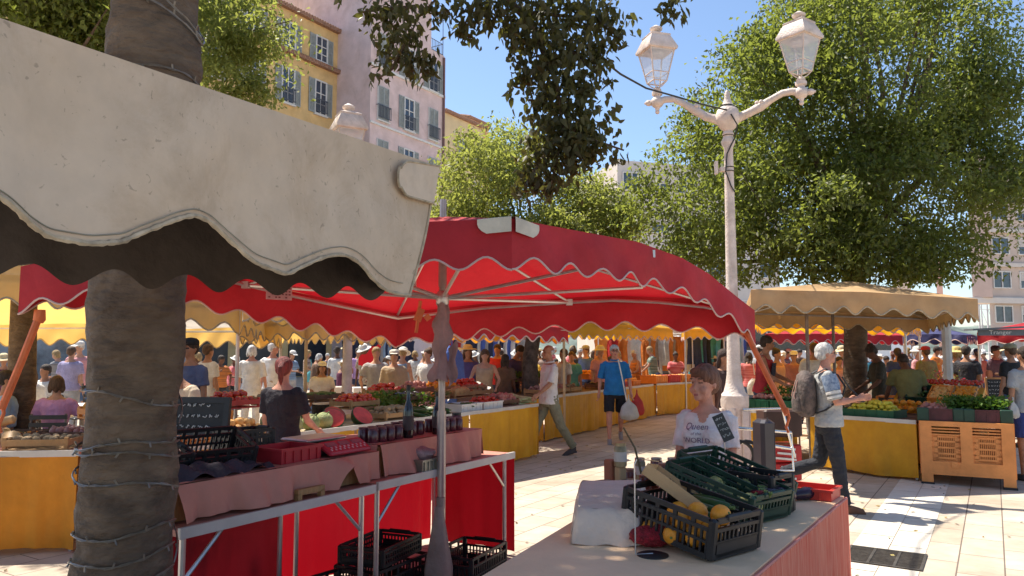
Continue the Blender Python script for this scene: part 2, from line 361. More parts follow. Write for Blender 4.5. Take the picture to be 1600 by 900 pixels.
b = block('apartment_building', 'beige concrete apartment block with bands of windows at the right edge', rb, re, zb-6.6+3.1, zb+15.5, 6, 9, bei, 1.5, 1.9, 12, bnd, V((7.8, 11.5, 0)))
ns = V((-.3, -1, 0)).normalized(); q0 = XD(1524, 68.5); q1 = XD(1556, 68.2)
MB().prism([q0, q1, q1+V((6.6, 10, 0)), q0+V((6.6, 10, 0))], P(1524, 464, 68).z, zb+16.2).build('side_wall', mat('rose_concrete', (.58, .44, .38), .85, .06, .5), b)
MB().prism([rb+V((-4, -1.2, 0)), re+V((0, -1.2, 0)), re, rb+V((-4, 0, 0))], P(1550, 466, 68).z-.4, P(1550, 466, 68).z+.1).build('slab_edge', bnd, b)
MB().prism([XD(1400, 90), XD(1428, 90), XD(1428, 96), XD(1400, 96)], 0, P(1414, 415, 90).z).build('tower_block', mat('white_render', (1, 1, 1)))
tag(bpy.data.objects['tower_block'], 'narrow white tower block far off below the big tree', 'building')
MB().prism([XD(1468, 96), XD(1478, 96), XD(1478, 99), XD(1468, 99)], 0, P(1470, 405, 96).z).build('chimney_tower', mat('pale_pink_render', (.68, .47, .42), .85, .04, 1))
tag(bpy.data.objects['chimney_tower'], 'slim pale pink tower far off right of the white tower', 'tower')
# harbour masts
mm = mat('mast_metal', (.5, .5, .52), .4, .05)
for i, (px, py) in enumerate(((1533, 415), (1546, 428), (1559, 405), (1537, 470))):
    q = XD(px, 110+i*3); mb = MB(); z = P(px, py, q.y).z
    mb.tube([q, q+V((0, 0, z))], [.16, .08], 6); mb.tube([q+V((0, 0, z*.62)), q+V((2.2, 0, z*.18))], .03, 4); mb.tube([q+V((-1.4, 0, z*.6)), q+V((1.4, 0, z*.6))], .05, 4)
    tag(mb.build('boat_mast', mm), 'thin sailing boat mast standing in the harbour beside the beige block', 'mast', 'boat masts in the harbour')
hm = mat('far_hill', (.16, .20, .17), .9, .3, .05); mb = MB()
pts = [(i*14-60, 420+0*i, 6+9*abs(sin(i*.31))+2*sin(i*1.7)) for i in range(34)]
for i in range(33):
    a, c = pts[i], pts[i+1]; mb.quad((a[0]*1.6, 440, 0), (c[0]*1.6, 440, 0), (c[0]*1.6, 520, c[2]*1.8), (a[0]*1.6, 520, a[2]*1.8))
mb.build('hills', hm, recentre=False, smooth=True)['kind'] = 'structure'

rl = np.random.default_rng(8); m = MB()
for i in range(420):
    x, y = rl.uniform(-4, 7), rl.uniform(3.2, 16); a = rl.uniform(0, 6.28); c = V((x, y, .009)); d = V((cos(a), sin(a), 0))*rl.uniform(.012, .035); e = V((-d.y, d.x, 0))*.45+V((0, 0, .006))
    m.add([c-d, c+e, c+d, c-e], [(0, 1, 2, 3)])
lt_ = m.build('fallen_leaves', mat('dry_leaf', (.30, .22, .08), .8, .4, 30, island=.5), recentre=False); lt_['kind'] = 'stuff'; lt_['label'] = 'small dry leaves and scraps scattered over the paving'; lt_['category'] = 'leaf litter'
# ================= TENTS =================
def cloth(name, col, trans=.3, **k): return mat(name, col, k.pop('rough', .75), k.pop('var', .09), k.pop('scale', 3), k.pop('bump', .5), k.pop('bscale', 6), trans=trans, **k)
redc = cloth('red_canvas', (.50, .028, .035), .21, tcol=(.50, .008, .018), stain=.22, speck=.12, bump=.9, bscale=3.2)
creamc = cloth('cream_canvas', (.66, .48, .24), .5, tcol=(.95, .60, .16))
yelc = cloth('yellow_canvas', (.76, .47, .04), .5, tcol=(1., .50, .02))
ochc = cloth('ochre_canvas', (.56, .37, .19), .26, tcol=(.62, .32, .09), stain=.2)
orac = cloth('orange_canvas', (.75, .33, .03), .45, tcol=(.95, .42, .02))
bluc = cloth('navy_canvas', (.05, .05, .14), .15)
whc = cloth('white_canvas', (.75, .73, .68), .3)
awnc = cloth('grey_awning_canvas', (.62, .49, .355), .12, stain=.2, scale=11, bump=.6, bscale=5, var=.05, speck=.3)
pipe_w = mat('piping_white', (.62, .43, .38), .7, .1)
pipe_b = mat('piping_beige', (.50, .40, .27), .8, .2, 30, stain=.2)
alu = mat('aluminium_tube', (.62, .60, .58), .35, .08, 6, metal=.7)
dkst = mat('dark_steel', (.20, .17, .15), .45, .2, 10, metal=.5)
def interp(tab, t):
    for (a, za), (c, zc) in zip(tab, tab[1:]):
        if t <= c: k = (t-a)/(c-a) if c > a else 0; return za+(zc-za)*k
    return tab[-1][1]
def tent(name, label, cs, cm, vh=.24, period=.3, amp=.05, edges=None, rise=.5, apex=None, pipe=pipe_w, posts=(0, 1, 2, 3), hub=None, group=None, cat='market tent', ground_z=0, roof_m=None, hi=False, inner=False, post_m=None, vm=None):
    """cs: four corners (x, y, eave z) anticlockwise"""
    cs = [V(c) for c in cs]; ctr = sum((V((c.x, c.y, 0)) for c in cs), V())/4
    t = thing(name, label, cat, ctr, 0, group); ap = apex or V((ctr.x, ctr.y, max(c.z for c in cs)+rise))
    edges = edges or [None]*4
    rnd = random.Random(hash(label) % 999 if False else sum(map(ord, label)))
    roof = MB()
    for i in range(4):
        a, c = cs[i], cs[(i+1) % 4]; tab = edges[i] or [(0, a.z), (.5, (a.z+c.z)/2+.03), (1, c.z)]
        L_ = (c-a).xy.length; out = V(((c-a).y, -(c-a).x, 0)).normalized()
        if (a+c-2*ctr).xy.dot(out.xy) < 0: out = -out
        ns = max(12, int(L_/period)*12); zt = lambda u: interp(tab, u)
        bul = lambda u: .02*sin(u*9+i)+.012*sin(u*23+i*2)
        def top(u): p = a.lerp(c, u); return V((p.x, p.y, zt(u)))
        n_per = round(L_/period)
        def bot(u):
            ef = min(1., u*10, (1-u)*10); p = top(u)+out*((.02+bul(u))*ef); p.z -= vh-amp*cos(2*pi*u*n_per+pi)*(1+.15*sin(u*17+i)); return p
        va = MB(); va.grid(lambda u, v_: top(u).lerp(bot(u), v_)+out*(.016*sin(v_*pi)*sin(u*31)*min(1., u*10, (1-u)*10)), ns, 4)
        vo = va.build('valance', vm or cm, t, True)
        pm = MB(); pm.tube([bot(k/ns) for k in range(ns+1)], .0062 if hi else .011, 5); pm.build('piping', pipe, vo, True)
        nu = max(10, int(L_/.25))
        roof.grid(lambda u, v_: top(u).lerp(ap, v_)+V((0, 0, -.05*sin(pi*v_)*abs(sin(pi*u*2)))), nu, 8)
    ro = roof.build('canopy', roof_m or cm, t, True)
    fr = MB(); ins = [c.lerp(V((ctr.x, ctr.y, c.z)), .02)+V((0, 0, -.04)) for c in cs]
    r = .014 if hi else .018
    for i in range(4):
        a, c = ins[i], ins[(i+1) % 4]; tab = edges[i]
        pts = [a.lerp(c, u) for u in [k/8 for k in range(9)]]
        if tab: pts = [V((p.x, p.y, interp(tab, k/8)-.04)) for k, p in enumerate(pts)]
        fr.tube(pts, r, 6)
    if hub is None:
        for c in ins: fr.tube([c, ap+V((0, 0, -.05))], r, 6)
    else:
        hb = V(hub)
        for i in range(4):
            a, c = ins[i], ins[(i+1) % 4]; tab = edges[i]
            m_ = a.lerp(c, .5); m_.z = (interp(tab, .5)-.04) if tab else m_.z
            q = a.lerp(V((ap.x, ap.y, ap.z-.05)), .38); fr.tube([hb, q+V((0, 0, -.03))], r, 6); fr.tube([hb, m_], r, 6)
            fr.tube([a, V((ap.x, ap.y, ap.z-.05))], r*.8, 6); fr.tube([m_, V((ap.x, ap.y, ap.z-.05))], r*.8, 6)
            fr.box(m_, (.05, .05, .05)); fr.box(q, (.05, .04, .06))
        fr.lathe(hb, [(.03, -.06), (.045, -.04), (.045, .03), (.03, .05)], 10)
    fr.build('frame', alu, t, smooth=True)
    for i in posts:
        c = ins[i]; mb = MB(); mb.tube([V((c.x, c.y, c.z)), V((c.x, c.y, ground_z))], .024, 8); mb.box((c.x, c.y, .01), (.12, .12, .02))
        mb.build('post', post_m or alu, t, smooth=True)
    return t
def pz(px, D, z): q = XD(px, D); return V((q.x, q.y, z))
# --- the big red umbrella tent
N_ = V((0, 4.1, 2.33)); R_ = V((1.93, 6.0, 1.93)); F_ = V((-.96, 6.3, 1.95)); L_ = V((-2.88, 4.4, 2.10))
mast = V((-.48, 5.2, 0))
ed = [[(0, 2.33), (.43, 2.32), (.62, 2.26), (.755, 2.17), (.86, 2.06), (1, 1.93)],
      [(0, 1.93), (.18, 2.03), (.4, 2.06), (.75, 2.0), (1, 1.92)],
      [(0, 1.92), (.35, 2.05), (.7, 2.2), (1, 2.10)],
      [(0, 2.10), (.4, 2.3), (1, 2.33)]]
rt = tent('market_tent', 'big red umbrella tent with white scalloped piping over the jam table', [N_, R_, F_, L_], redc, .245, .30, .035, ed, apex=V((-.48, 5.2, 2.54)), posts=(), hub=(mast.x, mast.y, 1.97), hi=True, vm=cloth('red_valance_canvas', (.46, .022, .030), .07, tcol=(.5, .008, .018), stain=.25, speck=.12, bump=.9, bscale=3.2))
mb = MB(); mb.tube([mast, mast+V((0, 0, 1.2))], .031, 12); mb.tube([mast+V((0, 0, 1.1)), mast+V((0, 0, 2.66))], .024, 12); mb.lathe(mast, [(.16, 0), (.16, .02), (.04, .03), (.035, .3)], 14)
mb.tube([mast+V((0, 0, 2.05)), mast+V((0, 0, 2.24))], .03, 10); mb.build('mast', mat('mast_steel', (.45, .38, .35), .35, .15, 5, metal=.6), rt, smooth=True)
wht_p = mat('patch_white', (.60, .53, .42), .6, .1, 6, .2, 20)
def corner_patch(par, c, a1, a2, ap, rr, m, name='corner_patch', down=.07, off=.008):
    mb = MB(); d1 = (a1-c).normalized(); d2 = (a2-c).normalized(); d3 = (ap-c).normalized(); up = V((0, 0, off))
    outw = -(d1+d2); outw.z = 0; outw.normalize(); n1 = V((d1.y, -d1.x, 0)); n1 = n1 if n1.dot(d2) < 0 else -n1; n2 = V((d2.y, -d2.x, 0)); n2 = n2 if n2.dot(d1) < 0 else -n2
    def f(d, n):
        def g(u, v_):      # u along edge, v_ from low on the valance to up on the roof
            w_ = rr*(1-(abs(v_*2-.9))**2.4*.35); p = c+d*u*w_
            return p+V((0, 0, -(0.5-v_)*2*down)) + n*(off+.022) if v_ < .5 else p.lerp(ap, (v_-.5)*.24)+up+n*(off+.02)*(1-v_)*2
        return g
    mb.grid(f(d1, n1), 8, 8); mb.grid(f(d2, n2), 8, 8); return mb.build(name, m, par, smooth=True)
corner_patch(rt, N_, R_, L_, V((-.48, 5.2, 2.54)), .19, wht_p, down=.075)
# maker's label on the inside of the far left valance
lab = mat('label_cloth', (.62, .36, .36), .7, .1); lq = L_.lerp(F_, .42); dd = (F_-L_); dd.z = 0; dd.normalize(); nn = V((dd.y, -dd.x, 0))
lq = P(433, 458, lq.y); lq = lq+nn*.03
lo = MB(); Rl = Matrix(((dd.x, nn.x, 0), (dd.y, nn.y, 0), (0, 0, 1))); lo.box(lq, (.19, .006, .095), Rl); lo = lo.build('label', lab, rt)
mk = MB()
for r_ in range(4):
    for k in range(7):
        if random.random() < .75: mk.box(lq+dd*(-.075+k*.025)+nn*.006+V((0, 0, .032-r_*.021)), (.018*random.uniform(.5, 1), .003, .009), Rl)
mk.build('marking', mat('label_ink', (.2, .05, .06), .7), lo)
# orange tie-down straps hanging on the tent, orange props at two corners
orp = mat('orange_prop', (.72, .17, .05), .55, .1, 10)
def prop(a, c, lab_):
    t = MB(); t.tube([a, a.lerp(c, .5)+V((0, 0, -.01)), c], .021, 8); t.lathe(a, [(.02, -.05), (.034, -.03), (.03, .03)], 8)
    t.tube([c+V((0, 0, .05)), c+V((.015, 0, -.02)), c+V((-.01, 0, -.09)), c+V((.005, 0, -.13))], .010, 6)
    return tag(t.build('tent_prop', orp, smooth=True), lab_, 'prop pole')
prop(P(1163, 514, 5.95), P(1230, 648, 5.6), 'slanting orange prop pole at the right corner of the red tent')
prop(P(62, 492, 4.45), P(2, 640, 4.3), 'slanting orange prop pole at the left corner of the red tent')
st = MB(); st.tube([P(657, 470, 5.15), P(650, 520, 5.15)], .012, 4); st.box(P(655, 492, 5.15), (.05, .02, .09), eul(.2, .3, .4)); st.box(P(668, 496, 5.15), (.04, .01, .04), eul(.2, .9, .4)); tag(st.build('strap', orp), 'short orange strap hanging under the red tent beside the mast', 'strap')
# --- the near grey awning
def Dn(px):
    k = (px-800)/F*1.0; t = (-.593-k*1.05)/(k*.95-.322); return 1.05+.95*t
bt = [(-160, 330), (-110, 318), (-60, 300), (-25, 296), (0, 313), (40, 347), (80, 370), (133, 382), (190, 378), (240, 356), (270, 342), (299, 336), (330, 347), (360, 375), (395, 412), (443, 430), (485, 411), (510, 400), (533, 397), (556, 410), (580, 438), (605, 455), (641, 462)]
tp = lambda px: 28+.338*px
aw = thing('awning', 'grimy grey canvas awning with wavy hem crossing the upper left foreground', 'awning', (P(640, 460, 2.).x, 2.4, 0))
bpy.context.view_layer.update()
def hem(px):
    xs = [q[0] for q in bt]; ys = [q[1] for q in bt]
    a = np.interp([px-9, px-4, px, px+4, px+9], xs, ys); return float(a.mean())
awn = V((.95, -.322, 0)).normalized()
def vpt(u, v_, off=0):
    pb = -160+u*(641+160); pt_ = -160+u*(681+160); px = pt_+(pb-pt_)*v_; py = tp(pt_)+(hem(pb)-tp(pt_))*v_
    d = Dn(px); q = P(px, py, d)
    return q+awn*(off+.010*sin(u*13+v_*2)*sin(v_*pi)+.006*sin(u*37)*v_)
mb = MB(); mb.grid(vpt, 110, 16); nv = mb.build('valance', awnc, aw, smooth=True)
mb = MB(); mb.tube([vpt(k/160, 1, .004) for k in range(161)], [.0042+.0012*sin(k*1.7)*sin(k*.37) for k in range(161)], 6); mb.tube([vpt(1, 1-k/20, .002) for k in range(21)], .004, 6); mb.build('hem_binding', pipe_b, nv, smooth=True)
mb = MB(); mb.tube([vpt(k/160, 1-.05/(.6+.9*(1-k/160)), .004) for k in range(158)], .0012, 4); mb.build('stitching', mat('stitching', (.32, .28, .2), .8), nv)
ptm = cloth('patch_canvas', (.72, .58, .43), .1, stain=.15, scale=6)
def ppt(u, v_):
    x0 = 613+8*(v_-.5)**2*4*(1 if True else 0); x1 = 679-9*v_; px = x0+(x1-x0)*u; y0 = 250+(px-613)*.16; y1 = 303+(px-613)*.27; y0 -= 0
    cx = 5*(1-min(1, u*6))**2; py = y0+(y1-y0)*v_; py = py+(cx*1.3 if v_ < .2 else (-cx*1.3 if v_ > .8 else 0))
    return P(px, py, Dn(px))+awn*(.016)
mb = MB(); mb.grid(ppt, 14, 12); pa = mb.build('corner_patch', ptm, aw, smooth=True)
mb = MB(); mb.tube([ppt(0, k/10) for k in range(11)]+[ppt(k/10, 1) for k in range(11)], .0035, 5); mb.tube([ppt(k/10, 0) for k in range(11)], .003, 5); mb.build('seam', pipe_b, pa)
# far valance of the same awning, seen from inside
inn = mat('awning_shade_brown', (.085, .065, .05), .9, .15, 6, .3, 20)  # shade inside the awning put into the colour; the canvas itself is grey
fa = P(-200, 500, 1.9); fb = P(600, 500, 3.35); fa.z = fb.z = 0; fl = (fb-fa).length; fdr = (fb-fa).normalized(); fno = V((fdr.y, -fdr.x, 0))
def fpt(u, v_):
    p = fa.lerp(fb, u); zb = 1.853-.030*(1-u)-.028*cos(2*pi*u*fl/.245+.4); zt_ = 2.17; return V((p.x, p.y, zt_+(zb-zt_)*v_))+fno*(.008*sin(u*40)*v_)
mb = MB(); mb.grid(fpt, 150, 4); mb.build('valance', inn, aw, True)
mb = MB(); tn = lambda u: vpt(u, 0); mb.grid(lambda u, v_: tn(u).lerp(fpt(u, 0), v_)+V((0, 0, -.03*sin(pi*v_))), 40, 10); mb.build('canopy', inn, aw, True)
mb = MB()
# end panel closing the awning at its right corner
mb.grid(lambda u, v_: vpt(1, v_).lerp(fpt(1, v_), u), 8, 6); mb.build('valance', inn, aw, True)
mb = MB(); ca = fa+V((0, 0, 2.15)); mb.tube([fa+V((0, 0, 2.16))-fno*-.03, fb+V((0, 0, 2.16))-fno*-.03], .014, 6)
for q in (fa, fa.lerp(fb, .0)): mb.tube([q+V((-.1, 0, 0)), q+V((-.1, 0, 2.15))], .02, 8)
mb.build('frame', alu, aw, True)
# --- cream and yellow tents on the left
tent('market_tent', 'cream and yellow tent at the far left behind the red tent corner', [pz(-260, 7.2, 2.35), pz(140, 8., 2.38), pz(275, 11.8, 2.02), pz(-60, 11.5, 2.0)], creamc, .28, .3, .05, rise=.35, pipe=pipe_b, posts=(2, 3), post_m=yelc)
tent('market_tent', 'beige tent with sunlit white roof edge just right of the near trunk', [pz(215, 8.6, 2.2), pz(372, 9.4, 2.16), pz(440, 12.6, 1.98), pz(270, 12.8, 1.98)], creamc, .28, .42, .06, rise=.3, pipe=pipe_b, posts=(1, 2), roof_m=whc)
tent('market_tent', 'pale yellow tent whose corner post stands right of the couple in white', [pz(368, 11.4, 2.0), pz(478, 10.6, 2.06), pz(610, 12.4, 1.98), pz(470, 15.5, 2.05)], creamc, .24, .34, .05, rise=.3, pipe=pipe_b, posts=(1,), post_m=mat('beige_post', (.55, .40, .22), .7, .1))
tent('market_tent', 'brownish beige tent between the red tent and the pale yellow tent', [pz(378, 8.3, 2.19), pz(618, 9.3, 2.10), pz(600, 10.5, 2.14), pz(398, 10, 2.2)], creamc, .2, .36, .05, rise=.25, pipe=pipe_b, posts=())
# --- tents in the middle distance
tent('market_tent', 'small red tent whose pointed corner shows behind the big red tent', [pz(640, 9.6, 1.98), pz(888, 12.0, 1.98), pz(840, 13.6, 2.1), pz(640, 12, 2.1)], redc, .2, .3, .04, rise=.2, posts=())
tent('market_tent', 'orange tent low behind the crowd left of the man in the white polo', [pz(690, 14, 2.08), pz(880, 15, 2.1), pz(870, 18, 2.1), pz(700, 17, 2.1)], orac, .26, .35, .05, rise=.25, posts=())
tent('market_tent', 'long lemon yellow tent with sunlit roof above the man in blue', [pz(880, 13.6, 2.12), pz(1052, 17.5, 2.14), pz(960, 21, 2.2), pz(800, 17, 2.2)], yelc, .25, .35, .04, rise=.45, posts=(0,), post_m=mat('beige_post', (.55, .40, .22)))
tent('market_tent', 'short yellow tent against the white one near the lamp post', [pz(1070, 20, 2.2), pz(1132, 21, 2.2), pz(1135, 25, 2.2), pz(1065, 25, 2.2)], yelc, .25, .35, .04, rise=.4, posts=(0, 1))
tent('market_tent', 'white tent glowing in the sun behind the yellow tents', [pz(990, 24, 2.45), pz(1090, 24, 2.4), pz(1100, 28, 2.4), pz(990, 28, 2.4)], whc, .2, .35, .04, rise=.5, posts=(0, 1))
# --- ochre tent over the right hand fruit stall and what lies beyond
tg = tent('market_tent', 'ochre tent with wavy valance over the fruit stall under the big tree', [pz(1176, 9.2, 2.36), pz(1532, 9.7, 2.28), pz(1452, 12.9, 2.2), pz(1168, 12.6, 2.28)], ochc, .235, .34, .045, rise=.28, pipe=pipe_b, posts=())
for px, D, c_ in ((1262, 10.6, 'dark'), (1303, 12.4, 'dark'), (1480, 12.8, 'w')):
    q = XD(px, D); mb = MB(); mb.tube([q, q+V((0, 0, 2.25))], .026 if c_ == 'dark' else .075, 8); mb.build('post', dkst if c_ == 'dark' else whc, tg, smooth=True)
tent('market_tent', 'golden yellow tent glimpsed under the far edge of the ochre tent', [pz(1165, 13.4, 2.22), pz(1418, 14.2, 2.14), pz(1440, 17, 2.14), pz(1190, 17, 2.2)], yelc, .16, .35, .04, rise=.15, posts=(1, 2))
tent('market_tent', 'faded red and white tent in front of the coach', [pz(1196, 20, 2.08), pz(1428, 21, 2.05), pz(1420, 24, 2.1), pz(1200, 24, 2.1)], redc, .22, .4, .06, rise=.32, posts=(0, 1))
tent('market_tent', 'dark navy tent with rounded valance beside the red tents', [pz(1412, 18, 2.0), pz(1512, 17, 1.98), pz(1530, 20, 2.0), pz(1430, 21, 2.0)], bluc, .17, .5, .05, rise=.2, posts=(0, 1))
tent('market_tent', 'bright red tent at the right edge below the beige block', [pz(1528, 15.6, 2.0), pz(1720, 14.6, 2.02), pz(1720, 19, 2.1), pz(1540, 19, 2.1)], redc, .22, .45, .04, rise=.22, posts=(0,))
# banner with lettering
bq = pz(1574, 14.2, P(1574, 519.5, 14.2).z); bn = MB(); bn.box(bq, (1.05, .02, .115), rotz(-.03)); bn.box(bq+V((0, .0, .085)), (1.4, .3, .035), eul(.0, -.05, -.03)); 
bo = tag(bn.build('banner', mat('grey_banner', (.14, .16, .18), .6, .05)), 'dark grey banner with white lettering above the bright red tent', 'banner')
tm = text_mb('Tranger', .105, lambda x, y: bq+V((x*1.25-.12, -.014, y-.0))); tm.build('lettering', mat('white_print', (.8, .8, .8), .6), bo)
# ================= TREES =================
bark = mat('bark', (.19, .135, .092), .9, .22, 5, 1., 14, stain=.5, stretch=(1, 1, 2.2), col2=(.085, .057, .040))
def leafmat(name, c, t, tr=.42): return mat(name, c, .5, .25, .9, trans=tr, tcol=t, island=.32, spec=.35)
lf_big = leafmat('leaf_green', (.095, .118, .034), (.34, .40, .06), .44)
lf_lite = leafmat('leaf_light', (.15, .17, .05), (.42, .46, .09), .5)
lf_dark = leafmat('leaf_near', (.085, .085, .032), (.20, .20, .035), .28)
def leaves(name, pos, size, m, parent, rng, droop=.35, near=False, up=.5):
    n = len(pos); d = rng.normal(size=(n, 3)); d[:, 2] -= droop*2; d /= np.linalg.norm(d, axis=1)[:, None]
    nr = rng.normal(size=(n, 3)); nr[:, 2] += up*2; nr -= d*(nr*d).sum(1)[:, None]; nr /= np.linalg.norm(nr, axis=1)[:, None]
    sd_ = np.cross(d, nr); s = size*rng.uniform(.65, 1.25, n)[:, None]
    if near:
        prof = [(0, 0, 0), (.28, .26, .05), (.62, .19, .03), (1.0, 0, -.10), (.62, -.19, .03), (.28, -.26, .05)]; mid = [(.45, 0, -.05)]
        vs = np.stack([pos+s*(d*a+sd_*b+nr*c) for a, b, c in prof+mid], 1).reshape(-1, 3); k = 7
        tri = [(0, 1, 6), (1, 2, 6), (2, 3, 6), (3, 4, 6), (4, 5, 6), (5, 0, 6)]
    else:
        prof = [(0, 0, 0), (.45, .25, .1), (1., 0, -.06), (.45, -.25, .1)]; vs = np.stack([pos+s*(d*a+sd_*b+nr*c) for a, b, c in prof], 1).reshape(-1, 3); k = 4
        tri = [(0, 1, 2), (0, 2, 3)]
    idx = (np.arange(n)[:, None, None]*k+np.array(tri)[None]).reshape(-1)
    nt_ = n*len(tri); me = bpy.data.meshes.new(name); me.vertices.add(n*k)
    loc = np.array(root_of(parent).location) if parent else np.zeros(3)
    me.vertices.foreach_set('co', (vs-loc).reshape(-1).astype(np.float32)); me.loops.add(nt_*3); me.loops.foreach_set('vertex_index', idx.astype(np.int32))
    me.polygons.add(nt_); me.polygons.foreach_set('loop_start', np.arange(0, nt_*3, 3, dtype=np.int32)); me.polygons.foreach_set('loop_total', np.full(nt_, 3, dtype=np.int32))
    me.materials.append(m); me.update(calc_edges=True); me.validate()
    o = bpy.data.objects.new(name, me); C.objects.link(o); o.parent = parent; return o
def clumps(lobes, nc, nl, cr, rng, shell=.45):
    w_ = np.array([l[1][0]*l[1][1]*l[1][2] for l in lobes])**.8; w_ /= w_.sum(); out = []; cs = []
    for i in range(nc):
        c, r = lobes[rng.choice(len(lobes), p=w_)]; u = rng.normal(size=3); u /= np.linalg.norm(u)
        q = np.array(c)+u*np.array(r)*(rng.uniform(shell**2, 1)**.5); cs.append(q)
        m_ = int(nl*rng.uniform(.5, 1.4)); s_ = cr*rng.uniform(.7, 1.3)
        g = rng.normal(size=(m_, 3))*np.array([1, 1, .62])*s_; g[:, 2] -= (g[:, 0]**2+g[:, 1]**2)/s_*.35; out.append(q+g)
    return np.concatenate(out), cs
def tree(name, label, base, tr, rad, lobes, nc, nl, cr, size, m, seed, limbs=14, bk=bark, shell=.45, up=.5, droop=.35, limb_r=.05):
    rng = np.random.default_rng(seed); t = thing(name, label, 'tree', base); pos, cs = clumps(lobes, nc, nl, cr, rng, shell); pos = pos[pos[:, 2] > 2.74]
    mb = MB(); mb.tube(tr, rad, 14); top = V(tr[-1]); rnd = random.Random(seed)
    for i in range(limbs):
        c = V(cs[rnd.randrange(len(cs))]); s_ = V(tr[-1-rnd.randrange(min(2, len(tr)-1))]); mdl = s_.lerp(c, .5)+V((rnd.uniform(-.2, .2), rnd.uniform(-.2, .2), -.15*(c-s_).length*rnd.random()))
        mb.tube([s_, s_.lerp(mdl, .5)+V((0, 0, .05)), mdl, mdl.lerp(c, .6), c], [limb_r*1.6, limb_r*1.2, limb_r*.8, limb_r*.4, .008], 6)
    mb.build('trunk', bk, t, smooth=True)
    leaves('crown', pos, size, m, t, rng, droop, up=up); return t
def LB(l): return [(tuple(P(px, py, D)), (rx, ry, rz)) for px, py, D, rx, ry, rz in l]
b3 = XD(1334, 13.0)
tree('hackberry_tree', 'big dark green tree with a straight trunk rising through the ochre tent', b3,
     [b3, b3+V((0, 0, 1.)), P(1337, 520, 13), P(1333, 440, 13), P(1345, 380, 13), P(1365, 300, 13)], [.25, .20, .19, .185, .17, .13],
     LB([(1350, 120, 13, 2.0, 2.0, 1.8), (1200, 160, 13, 1.35, 1.4, 1.25), (1120, 290, 12.6, 1.2, 1.2, 1.05), (1250, 320, 12., 1.4, 1.3, 1.1), (1420, 290, 12.4, 1.7, 1.5, 1.3), (1560, 210, 13, 1.4, 1.5, 1.1), (1370, -50, 13.6, 1.7, 1.7, 1.2), (1510, 90, 13.6, .9, 1.2, 1.0), (1055, 385, 13, .55, .7, .45), (1330, 385, 12.6, 1.3, 1.2, .55), (1470, 385, 12.4, .9, 1.0, .45), (1160, 395, 12.6, .9, .9, .5), (1010, 300, 12.8, .35, .5, .3), (1600, 300, 12.8, .7, 1.0, .5)]),
     640, 200, .27, .092, lf_big, 3, 44, shell=.8, limb_r=.05)
b2 = XD(829, 14.6)
tree('hackberry_tree', 'light green tree behind the middle of the red tent with a dark leaning trunk', b2,
     [b2, P(828, 560, 14.6), P(836, 510, 14.6), P(825, 420, 14.8), P(826, 370, 15)], [.2, .15, .14, .12, .1],
     LB([(748, 285, 15, .95, 1.4, 1.0), (705, 335, 15, .55, .9, .6), (800, 240, 16, .75, 1.2, .75), (905, 325, 16, .95, 1.5, .85), (962, 345, 16, .55, 1., .6), (850, 370, 15, 1.1, 1.3, .6), (770, 390, 14.5, 1.2, 1.2, .4), (940, 400, 15, .9, 1., .4)]),
     520, 90, .2, .095, lf_lite, 5, 16, limb_r=.03, bk=mat('bark_dark', (.10, .075, .06), .9, .3, 8, .6, 20))
b4 = XD(215, 12.6)
tree('hackberry_tree', 'sunlit light green tree half hidden behind the thick near trunk', b4,
     [b4, P(215, 500, 12.6), P(220, 300, 12.6), P(250, 100, 12.6)], [.2, .17, .15, .1],
     LB([(335, 50, 12, .7, .9, 1.0), (400, 30, 12, .6, .7, .6), (335, 125, 11.6, .5, .7, .35), (230, -40, 12.6, 1.5, 1.5, .8), (420, 60, 12, .22, .4, .2), (400, 130, 11.8, .2, .3, .15), (385, 140, 11.8, .35, .4, .22)]),
     260, 80, .19, .095, lf_lite, 9, 10, limb_r=.03)
b5 = XD(40, 9.5)
tree('hackberry_tree', 'dark shaded tree crown above the grey awning at the top left corner', b5,
     [b5, P(40, 400, 9.5), P(50, 150, 9.5), P(50, 0, 9.5)], [.17, .14, .12, .09],
     LB([(40, 10, 9.5, 1.3, 1.2, .5), (120, 70, 9.5, .45, .7, .3), (130, -20, 9.5, .9, 1., .5), (20, -60, 9.5, 1.6, 1.5, .6)]),
     260, 90, .17, .10, lf_big, 12, 8, limb_r=.03)
# the near tree: trunk, a drooping branch into the picture, its crown above
bt_ = G(190, 1140); bt_.z = 0
trk = [V((P(190, 850, 3.1).x-.03, 3.1, -.02)), V((P(190, 850, 3.1).x-.01, 3.1, .4)), P(196, 850, 3.1), P(206, 650, 3.1), P(220, 450, 3.1), P(231, 250, 3.1), P(241, 80, 3.1), P(244, -60, 3.1), V((-1.75, 3.15, 4.3)), V((-1.9, 3.3, 5.4))]
t1 = thing('hackberry_tree', 'thick grey brown trunk wound with light wire, its leafy branch hanging into view', 'tree', (trk[0].x, 3.1, 0))
mb = MB(); n_ = 56; pts = []; rs = []; tb = [.21, .195, .178, .172, .176, .180, .178, .17, .15, .12]
for i in range(len(trk)-1):
    for k in range(14): pts.append(trk[i].lerp(trk[i+1], k/14)); rs.append(tb[i]+(tb[i+1]-tb[i])*k/14)
pts.append(trk[-1]); rs.append(tb[-1]); rnd = random.Random(4)
rs = [r*(1+.03*sin(i*.4)+rnd.uniform(-.006, .006)) for i, r in enumerate(rs)]
mb.tube(pts, rs, n_)
from mathutils import noise as mnoise
